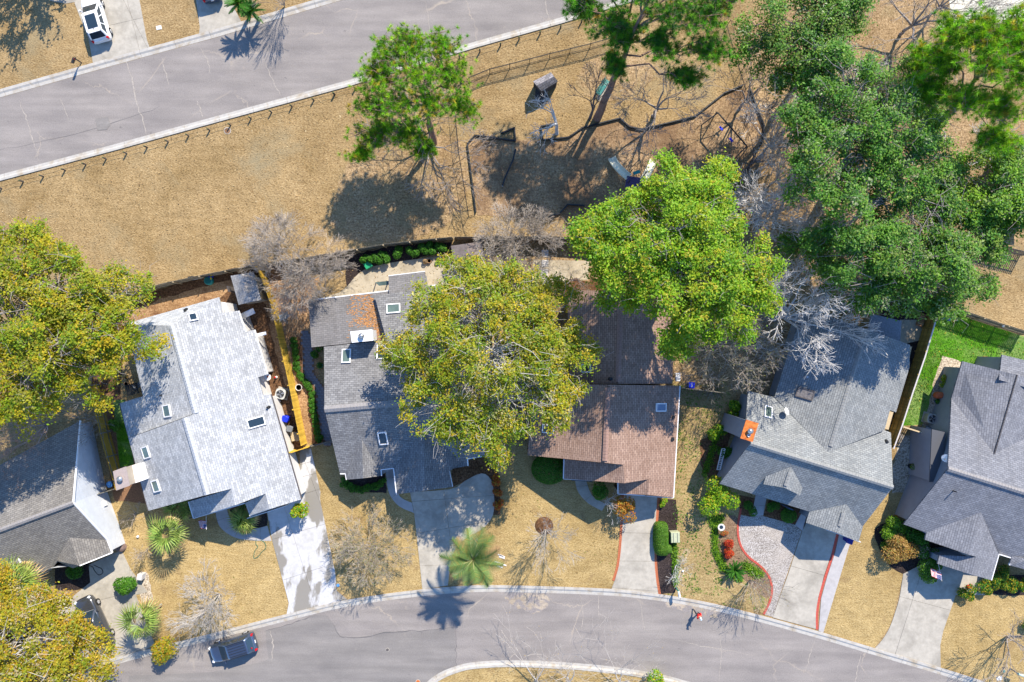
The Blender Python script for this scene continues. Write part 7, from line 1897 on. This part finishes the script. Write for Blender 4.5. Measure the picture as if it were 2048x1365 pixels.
for t, r in ((0, .16), (.08, .27), (.35, .36), (.7, .3), (.92, .2), (1.0, .24)):
    rings.append([Vector((.95 * t - .4, r * math.cos(a), .4 + r * math.sin(a) + t * .25)) for a in [2 * math.pi * i / 16 for i in range(16)]])
loft(m_, rings); m_.build('jar', TERRA, o, local=True); MB().tube((.54, 0, .65), (.57, 0, .66), .18, None, 14).build('mouth', BLACK, o, local=True)
def box_thing(name, label, cat, px, py, rz, size, mat, lid=None, extra=None):
    o = thing(name, label, cat, P(px, py), rz)
    MB().box((0, 0, size[2] / 2), size).build('box', mat, o, local=True)
    m_ = MB().box((0, 0, size[2] + .04), (size[0] * 1.06, size[1] * 1.06, .08), taper=.92); m_.build('lid', lid or mat, o, local=True)
    return o
o = box_thing('storage_box', 'bright green storage box in the dark bed by the back fence', 'storage box', 735, 527, R(-58), (1.15, .7, .5), GREENP)
o = box_thing('utility_box', 'pale green utility cabinet beside the pill shaped hedge', 'utility box', 1347, 1071, R(2), (.85, 1.0, .75), flat('cabinet_green', (0.42, 0.45, 0.3), .5))
for k in range(2): MB().box((-.2 + .4 * k, 0, .86), (.03, .9, .03)).build('seam', GREYP, o, local=True)
o = box_thing('utility_box', 'white utility box beside the vivid green bush', 'utility box', 287, 1150, R(-8), (.5, .55, .7), flat('cabinet_white', (0.55, 0.54, 0.54), .6))
SH('gravel_bed', [(276, 1150), (296, 1142), (306, 1200), (284, 1206), (276, 1170)], GRAVEL, 0.02)
for x, y, lab in ((318, 56, 'white valve cover set in the upper verge grass'), (1998, 1357, 'white rectangular cover near the mailbox'),):
    o = thing('meter_cover', lab, 'cover', P(x, y), R(10)); MB().box((0, 0, .02), (.5, .35, .06)).build('lid', WHITEP, o, local=True); MB().box((0, 0, .005), (.56, .41, .04)).build('frame', CONC, o, local=True)
for x, y, lab, mt, r in ((676, 1171, 'blue round meter cap at the lawn edge of the wet driveway', flat('blue_cap', (0.1, 0.3, 0.6), .5), .16), (2008, 1343, 'small teal meter cap left of the mailbox', TEALP, .14), (775, 1300, 'round dark manhole cover in the newer asphalt', flat('iron', (0.1, 0.09, 0.09), .8), .16), (455, 262, 'brown round cover on the dry field by a post', SOIL, .3), (836, 1364, 'rusty drain cover by the island kerb', RUST, .2)):
    o = thing('round_cover', lab, 'cover', P(x, y)); MB().tube((0, 0, -.02), (0, 0, .035), r, r * .94, 18).build('lid', mt, o, local=True); MB().tube((0, 0, -.02), (0, 0, .022), r * 1.2, None, 18).build('ring', CONC, o, local=True)
sheet('road_patch', [(191, 238), (217, 234), (221, 250), (214, 260), (195, 261)], ROAD2, 0.01)
# bird bath
o = thing('bird_bath', 'white bird bath in the brown bed above the red shrubs', 'bird bath', P(1438, 1051))
MB().lathe((0, 0, 0), [(.22, 0), (.2, .06), (.08, .12), (.07, .6), (.14, .66)], 16).build('pedestal', STONE, o, local=True)
MB().lathe((0, 0, .66), [(.12, 0), (.3, .08), (.36, .12), (.33, .12), (.1, .06)], 20).build('bowl', STONE, o, local=True); MB().tube((0, 0, .7), (0, 0, .745), .26, None, 18).build('water', GLASS, o, local=True)
for x, y, r, lab in ((277, 1073, .13, 'white garden ball on the golden lawn'), (1365, 1142, .1, 'white ball on the thin green lawn'),):
    m_ = MB().lathe((*P(x, y).xy, r), [(r * math.cos(a), r * math.sin(a)) for a in [math.pi * (i / 8 - .5) * .98 for i in range(9)]], 14); tag(m_.build('garden_ball', WHITEP, None, P(x, y)), lab, 'ball')
# mailboxes
def mailbox(label, px, py, rz, body, post, flag=REDLIGHT, arm=.35, h=1.05):
    o = thing('mailbox', label, 'mailbox', P(px, py), rz)
    MB().box((0, 0, h / 2), (.1, .1, h)).build('post', post, o, local=True); MB().box((arm * .5, 0, h - .05), (arm + .3, .1, .08)).build('bracket', post, o, local=True)
    m_ = MB(); rings = []
    for x in (-.02, .52): rings.append([Vector((x, y, h + z)) for y, z in [(-.11, 0), (.11, 0)] + [(.11 * math.cos(a), .14 + .11 * math.sin(a)) for a in [math.pi * i / 8 for i in range(9)]]])
    loft(m_, rings); m_.build('box', body, o, local=True)
    MB().box((.12, .125, h + .2), (.05, .015, .22)).build('flag', flag, o, local=True); MB().box((.53, 0, h + .12), (.02, .2, .2)).build('door', body, o, local=True)
mailbox('dark mailbox on a post at the upper kerb', 163, 126, R(-110), BMETAL, LOG)
mailbox('pale green mailbox at the lower right lawn edge', 2020, 1337, R(-20), flat('mint_enamel', (0.5, 0.68, 0.6), .4), GREYP)
mailbox('white mailbox at the kerb end of the dark mulch strip', 1352, 1176, R(-80), WHITEP, TEALP)
# satellite dishes
def dish(label, px, py, z, az, r=.42, mast=.5):
    c = P(px, py, z); o = thing('satellite_dish', label, 'satellite dish', c, az)
    m_ = MB(); rings = []
    T_ = Matrix.Translation((.12, 0, mast)) @ Matrix.Rotation(R(50), 4, 'Y')
    for t in (0.05, .4, .75, 1.0): rings.append([T_ @ Vector((r * t * math.cos(a), r * .85 * t * math.sin(a), .12 * t * t)) for a in [2 * math.pi * i / 20 for i in range(20)]])
    loft(m_, rings); m_.build('reflector', WHITEP, o, local=True)
    MB().tube((-.05, 0, -.1), (.1, 0, mast), .03, None, 8).build('mast', STEEL, o, local=True)
    e = T_ @ Vector((0, 0, .5)); MB().tube(T_ @ Vector((r * .9, 0, .1)), e, .016, None, 6).build('arm', STEEL, o, local=True); MB().box(e, (.1, .1, .1)).build('receiver', GREYP, o, local=True)
q, _ = H4.at(1565, 826); dish('white satellite dish on the slope of the green-grey house', 1565, 824, q.z + .05, R(30))
dish('white satellite dish on the side wall of the blue-grey house', 1892, 915, 4.5, R(190), .45, .35)
# flags: thirteen stripes and a starred canton
def us_flag(label, base, z, az, drop):
    o = thing('flag', label, 'flag', P(*base, z), az)
    MB().tube((-.25, 0, -.35), (1.35, 0, .45), .018, None, 8).build('pole', WHITEP, o, local=True)
    m_ = MB().lathe((1.36, 0, .45), [(.01, 0), (.035, .03), (.01, .06)], 10); m_.build('finial', PWOOD, o, local=True)
    W_, H_ = 1.25, .8; nx = 18
    def pt(u, v):   # u along the fly, v down the hoist; the hoist runs along the pole, cloth hangs and folds
        p = Vector((1.3 - v * H_ * .9, 0, .42 - v * H_ * .42))
        return p + Vector((-.18 * u, -W_ * .62 * u + .05 * math.sin(u * 9 + v * 2), -W_ * .62 * u * drop + .07 * math.sin(u * 11 + v * 3)))
    RED = bpy.data.materials.get('flag_red') or flat('flag_red', (0.5, 0.02, 0.04), .8, var=.05); WH = bpy.data.materials.get('flag_white') or flat('flag_white', (.75, .74, .74), .8, var=.04); BL = bpy.data.materials.get('flag_blue') or flat('flag_blue', (.02, .03, .2), .8, var=.05)
    m_ = MB()
    for s in range(13):
        m_.mi = s % 2
        for i in range(nx):
            u0, u1 = i / nx, (i + 1) / nx; v0, v1 = s / 13, (s + 1) / 13
            if s < 7 and u1 <= .41: continue
            m_.add([pt(u0, v0), pt(u1, v0), pt(u1, v1), pt(u0, v1)], [(0, 1, 2, 3)], True)
    m_.build('stripes', [RED, WH], o, local=True)
    m_ = MB(); k = 8
    for i in range(k):
        for j in range(4):
            u0, u1 = .389 * i / k, .389 * (i + 1) / k; v0, v1 = 7 / 13 * j / 4, 7 / 13 * (j + 1) / 4
            m_.add([pt(u0, v0), pt(u1, v0), pt(u1, v1), pt(u0, v1)], [(0, 1, 2, 3)], True)
    m_.build('canton', BL, o, local=True)
    m_ = MB()
    for r_ in range(9):
        for c_ in range(6 if r_ % 2 == 0 else 5):
            u, v = .389 * (c_ + (.5 if r_ % 2 == 0 else 1.0)) / 6, 7 / 13 * (r_ + .5) / 9
            c = pt(u, v); n = (pt(u + .01, v) - c).cross(pt(u, v + .01) - c).normalized(); 
            if n.z < 0: n = -n
            ax = (pt(u + .01, v) - c).normalized(); ay = n.cross(ax)
            vs = [c + n * .008 + (ax * math.sin(a) + ay * math.cos(a)) * (.021 if q % 2 == 0 else .009) for q, a in enumerate([math.pi * t / 5 for t in range(10)])]
            m_.add(vs, [tuple(range(10))])
    tag(m_.build('stars', WH, o, local=True), kind='stuff')
us_flag('striped starred flag on a pole at the shaded front of the pale house', (410, 1030), 2.0, R(-75), .35)
us_flag('striped starred flag on a pole at the right porch', (1880, 1131), 2.1, R(-95), .3)
# hoses
def hose(label, pts, r, mat, px=True):
    p = [P(x, y) + Vector((0, 0, .05)) for x, y in smooth(pts, 6)]; m_ = MB(); m_.pipe(p, r, 6)
    tag(m_.build('garden_hose', mat, None, p[0]), label, 'hose')
hose('thin green hose trailing over the golden lawn from the front walk', [(513, 1078), (512, 1088), (516, 1094), (510, 1102), (508, 1116), (516, 1114), (524, 1104), (532, 1096), (530, 1086), (522, 1080)], .03, flat('hose_green', (0.05, 0.16, 0.1), .5))
hose('dark hose coiled on the shaded driveway of the taupe house', [(178, 1131), (186, 1134), (190, 1142), (198, 1150), (206, 1146), (204, 1138), (196, 1134), (188, 1130)], .035, BLACK)
# small yard furniture and clutter
o = thing('garden_table', 'small round white table outside the pale house wall', 'table', P(540, 754))
MB().tube((0, 0, .66), (0, 0, .7), .34, None, 20).build('table_top', WHITEP, o, local=True); MB().tube((0, 0, 0), (0, 0, .68), .04, None, 8).build('leg', WHITEP, o, local=True); MB().lathe((.05, .05, .7), [(.06, 0), (.09, .1), (.05, .12)], 10).build('vase', TERRA, o, local=True)
o = thing('garden_ornament', 'small white and red garden figure on the dark path by yellow fence', 'ornament', P(553, 755)); MB().lathe((0, 0, 0), [(.14, 0), (.12, .2), (.07, .35), (.1, .45), (.02, .6)], 12).build('figure', WHITEP, o, local=True); MB().lathe((0, 0, .5), [(.11, 0), (.02, .2)], 10).build('hat', REDLIGHT, o, local=True)
o = thing('water_barrel', 'teal round barrel by the back fence of the pale house', 'barrel', P(422, 563)); MB().lathe((0, 0, 0), [(.3, 0), (.42, .3), (.4, .7), (.36, .72)], 20).build('barrel', TEALP, o, local=True); MB().tube((0, 0, .7), (0, 0, .76), .3, None, 18).build('lid', flat('dark_teal', (.01, .13, .12), .4), o, local=True)
o = box_thing('storage_box', 'small black box by the back fence', 'box', 385, 558, R(10), (.5, .4, .4), BLACK)
for k, lab in enumerate(('left grey paving slab leaning by the back fence', 'middle grey paving slab leaning by the back fence', 'right grey paving slab leaning by the back fence')):
    c = P(396 + k * 11, 557 - k * 2.4); tag(MB().box((c.x, c.y, .3), (.46, .06, .6), M=Matrix.Rotation(R(12), 4, 'Z') @ Matrix.Rotation(.5, 4, 'X')).build('paving_slab', STONE, None, c), lab, 'paving slab', 'slabs leaning by the back fence')
o = thing('garden_toy', 'yellow and blue garden windmill at the back fence', 'ornament', P(430, 556)); MB().tube((0, 0, 0), (0, 0, .9), .02, None, 6).build('stick', BMETAL, o, local=True)
for k in range(4): MB().box((.16 * math.cos(k * 1.57), .16 * math.sin(k * 1.57), .92), (.2, .12, .02), k * 1.57).build('vane', flat('yellow_vane' if k % 2 else 'blue_vane', (.7, .55, .02) if k % 2 else (.02, .05, .4), .5), o, local=True)
o = thing('wood_stack', 'small stack of split orange firewood beside the shaded deck', 'firewood', P(1840, 640), R(70))
for k in range(14):
    MB().tube((-.6 + (k % 7) * .19, -.28, .1 + (k // 7) * .16), (-.6 + (k % 7) * .19, .28, .1 + (k // 7) * .16), .085, None, 7).build('split_log', flat('log_%d' % (k % 3), ((.5, .28, .12), (.4, .2, .1), (.58, .4, .22))[k % 3], .9) if k < 3 else bpy.data.materials['log_%d' % (k % 3)], o, local=True)
o = thing('bicycle', 'white bicycle leaning at the taupe house side wall', 'bicycle', P(195, 948), R(-72))
for x in (-.52, .52):
    m_ = MB()
    for i in range(24):
        a, b = 2 * math.pi * i / 24, 2 * math.pi * (i + 1) / 24; m_.tube((x + .33 * math.cos(a), .1, .34 + .33 * math.sin(a)), (x + .33 * math.cos(b), .1, .34 + .33 * math.sin(b)), .022, None, 5, False)
    for i in range(8): m_.tube((x, .1, .34), (x + .32 * math.cos(i * .785), .1, .34 + .32 * math.sin(i * .785)), .006, None, 4, False)
    m_.build('wheel', WHITEP, o, local=True)
m_ = MB()
for a, b in (((-.52, .34), (-.15, .85)), ((-.52, .34), (-.05, .32)), ((-.05, .32), (-.18, .9)), ((-.05, .32), (.38, .8)), ((-.15, .82), (.38, .84)), ((.52, .34), (.36, .98))): m_.tube((a[0], .1, a[1]), (b[0], .1, b[1]), .02, None, 6)
m_.build('frame', WHITEP, o, local=True); MB().beam((.36, -.2, 1.0), (.36, .4, 1.0), .03, .03).build('handlebar', BMETAL, o, local=True); MB().box((-.2, .1, .93), (.24, .12, .06)).build('saddle', BLACK, o, local=True)
o = thing('garden_rock', 'rounded brown boulder at the corner of the taupe house', 'boulder', P(243, 1094)); m_ = MB()
m_.lathe((0, 0, -.05), [(.5, 0), (.58, .2), (.5, .42), (.25, .55), (.02, .58)], 14); m_.v = [Vector((v.x * (1 + .12 * math.sin(v.z * 9 + v.x * 5)), v.y * (.8 + .1 * math.sin(v.x * 7)), v.z)) for v in m_.v]; m_.build('boulder', flat('brown_rock', (.2, .14, .12), .9, var=.3, vs=3, bmp=.5), o, local=True)
o = thing('blue_tub', 'blue plastic tub beside the foot of the left fence', 'tub', P(226, 967)); MB().lathe((0, 0, 0), [(.22, 0), (.3, .6), (.32, .62), (.27, .6)], 16).build('tub', flat('mid_blue', (.05, .2, .5), .45), o, local=True); MB().tube((-.3, 0, .58), (.3, 0, .58), .012, None, 6).build('handle', STEEL, o, local=True)
o = thing('patio_table', 'dark slatted patio table in the side yard of the pale house', 'table', P(272, 778), R(15)); 
for k in range(6): MB().box((-.5 + k * .2, 0, .7), (.16, 1.1, .03)).build('slat', BMETAL, o, local=True)
for sx in (-.45, .45):
    for sy in (-.45, .45): MB().box((sx, sy, .34), (.05, .05, .68)).build('leg', BMETAL, o, local=True)
o = thing('garden_chair', 'blue-grey folding chair in the corner of the side yard', 'chair', P(282, 770), R(40)); MB().box((0, 0, .42), (.5, .5, .04)).build('seat', GREYP, o, local=True); MB().box((-.26, 0, .72), (.05, .5, .55)).build('backrest', GREYP, o, local=True)
for sx in (-.2, .2):
    for sy in (-.2, .2): MB().box((sx, sy, .2), (.04, .04, .4)).build('leg', BMETAL, o, local=True)
o = thing('garden_chair', 'blue lounge chair under twigs right of the yellow fence', 'chair', P(563, 636), R(20)); MB().box((0, 0, .3), (1.2, .55, .05)).build('seat', flat('slate_blue', (.16, .22, .32), .6), o, local=True); MB().box((.75, 0, .5), (.5, .55, .05), M=Matrix.Rotation(-.7, 4, 'Y')).build('backrest', bpy.data.materials['slate_blue'], o, local=True)
for sx in (-.5, .5):
    for sy in (-.24, .24): MB().box((sx, sy, .14), (.05, .05, .28)).build('leg', BMETAL, o, local=True)
o = thing('wall_unit', 'white window air unit on the upper right wall of the brown house', 'air conditioner', P(1349, 753)); MB().box((0, 0, 1.2), (.45, .8, .5)).build('casing', WHITEP, o, local=True); MB().box((.23, 0, 1.2), (.02, .6, .36)).build('grille', GREYP, o, local=True); MB().box((-.1, 0, .5), (.1, .1, 1.0)).build('bracket', STEEL, o, local=True)
o = box_thing('toy_car', 'small red toy wagon on the walk by the right porch', 'toy wagon', 1937, 1172, R(20), (.5, .3, .18), REDLIGHT)
for sx in (-.17, .17):
    for sy in (-.17, .17): MB().tube((sx, sy - .02, .07), (sx, sy + .02, .07), .07, None, 10).build('wheel', TYRE, o, local=True)
for k, (x, y, lab, mt) in enumerate(((1886, 636, 'white toy ball on turf by the slatted fence', WHITEP), (1897, 640, 'blue toy block on turf by the slatted fence', BLUEP), (1905, 642, 'red toy block on turf by the slatted fence', REDLIGHT), (1914, 640, 'green toy block on turf by the slatted fence', GREENP))):
    c = P(x, y); m_ = MB().box((c.x, c.y, .12), (.28, .24, .24), R(k * 25), taper=.8) if k else MB().lathe((c.x, c.y, .14), [(.14 * math.cos(a), .14 * math.sin(a)) for a in [math.pi * (i / 8 - .5) * .98 for i in range(9)]], 14)
    tag(m_.build('garden_toy', mt, None, c), lab, 'toy')
for x, y, lab in ((1983, 645, 'pale lamp on the back fence, left one'), (2036, 662, 'pale lamp on the back fence, right one')):
    c = P(x, y + 6); o = thing('fence_lamp', lab, 'lamp', (c.x, c.y, 1.5)); m_ = MB().lathe((0, -.12, 0), [(.05, 0), (.1, .06), (.1, .16), (.03, .22)], 12); m_.build('lamp_shade', WHITEP, o, local=True); MB().box((0, -.04, .1), (.05, .14, .05)).build('bracket', BMETAL, o, local=True)
o = thing('umbrella_base', 'black potted shrub stand by the gravel side yard', 'plant stand', P(1820, 932)); MB().lathe((0, 0, 0), [(.25, 0), (.3, .4), (.27, .42)], 14).build('tub', BLACK, o, local=True)
n = 260; d = unit(G.normal(size=(n, 3))); put('plant', np_mesh('plant', leaf_quads(d * .36 + np.array([0, 0, .7]), d, np.full(n, .07)), 4, LEAF, np.repeat(pick(DARK, n), 4, 0)), o)
o = thing('tree_ring', 'round brown mulch ring under the slender lawn tree', 'mulch ring', P(1088, 1052)); m_ = MB().lathe((0, 0, -.03), [(.95, 0), (.9, .06), (.6, .12), (.02, .16)], 24); m_.build('mulch', MULCH, o, local=True)
o = thing('fallen_palm_bits', 'pale fallen palm husks beside the feathery palm', 'palm debris', P(1002, 1125))
for k in range(6): MB().box((rnd.uniform(-.5, .4), rnd.uniform(-.7, .7), .05), (.6, .12, .05), rnd.uniform(-.5, .5)).build('husk', STONE, o, local=True)
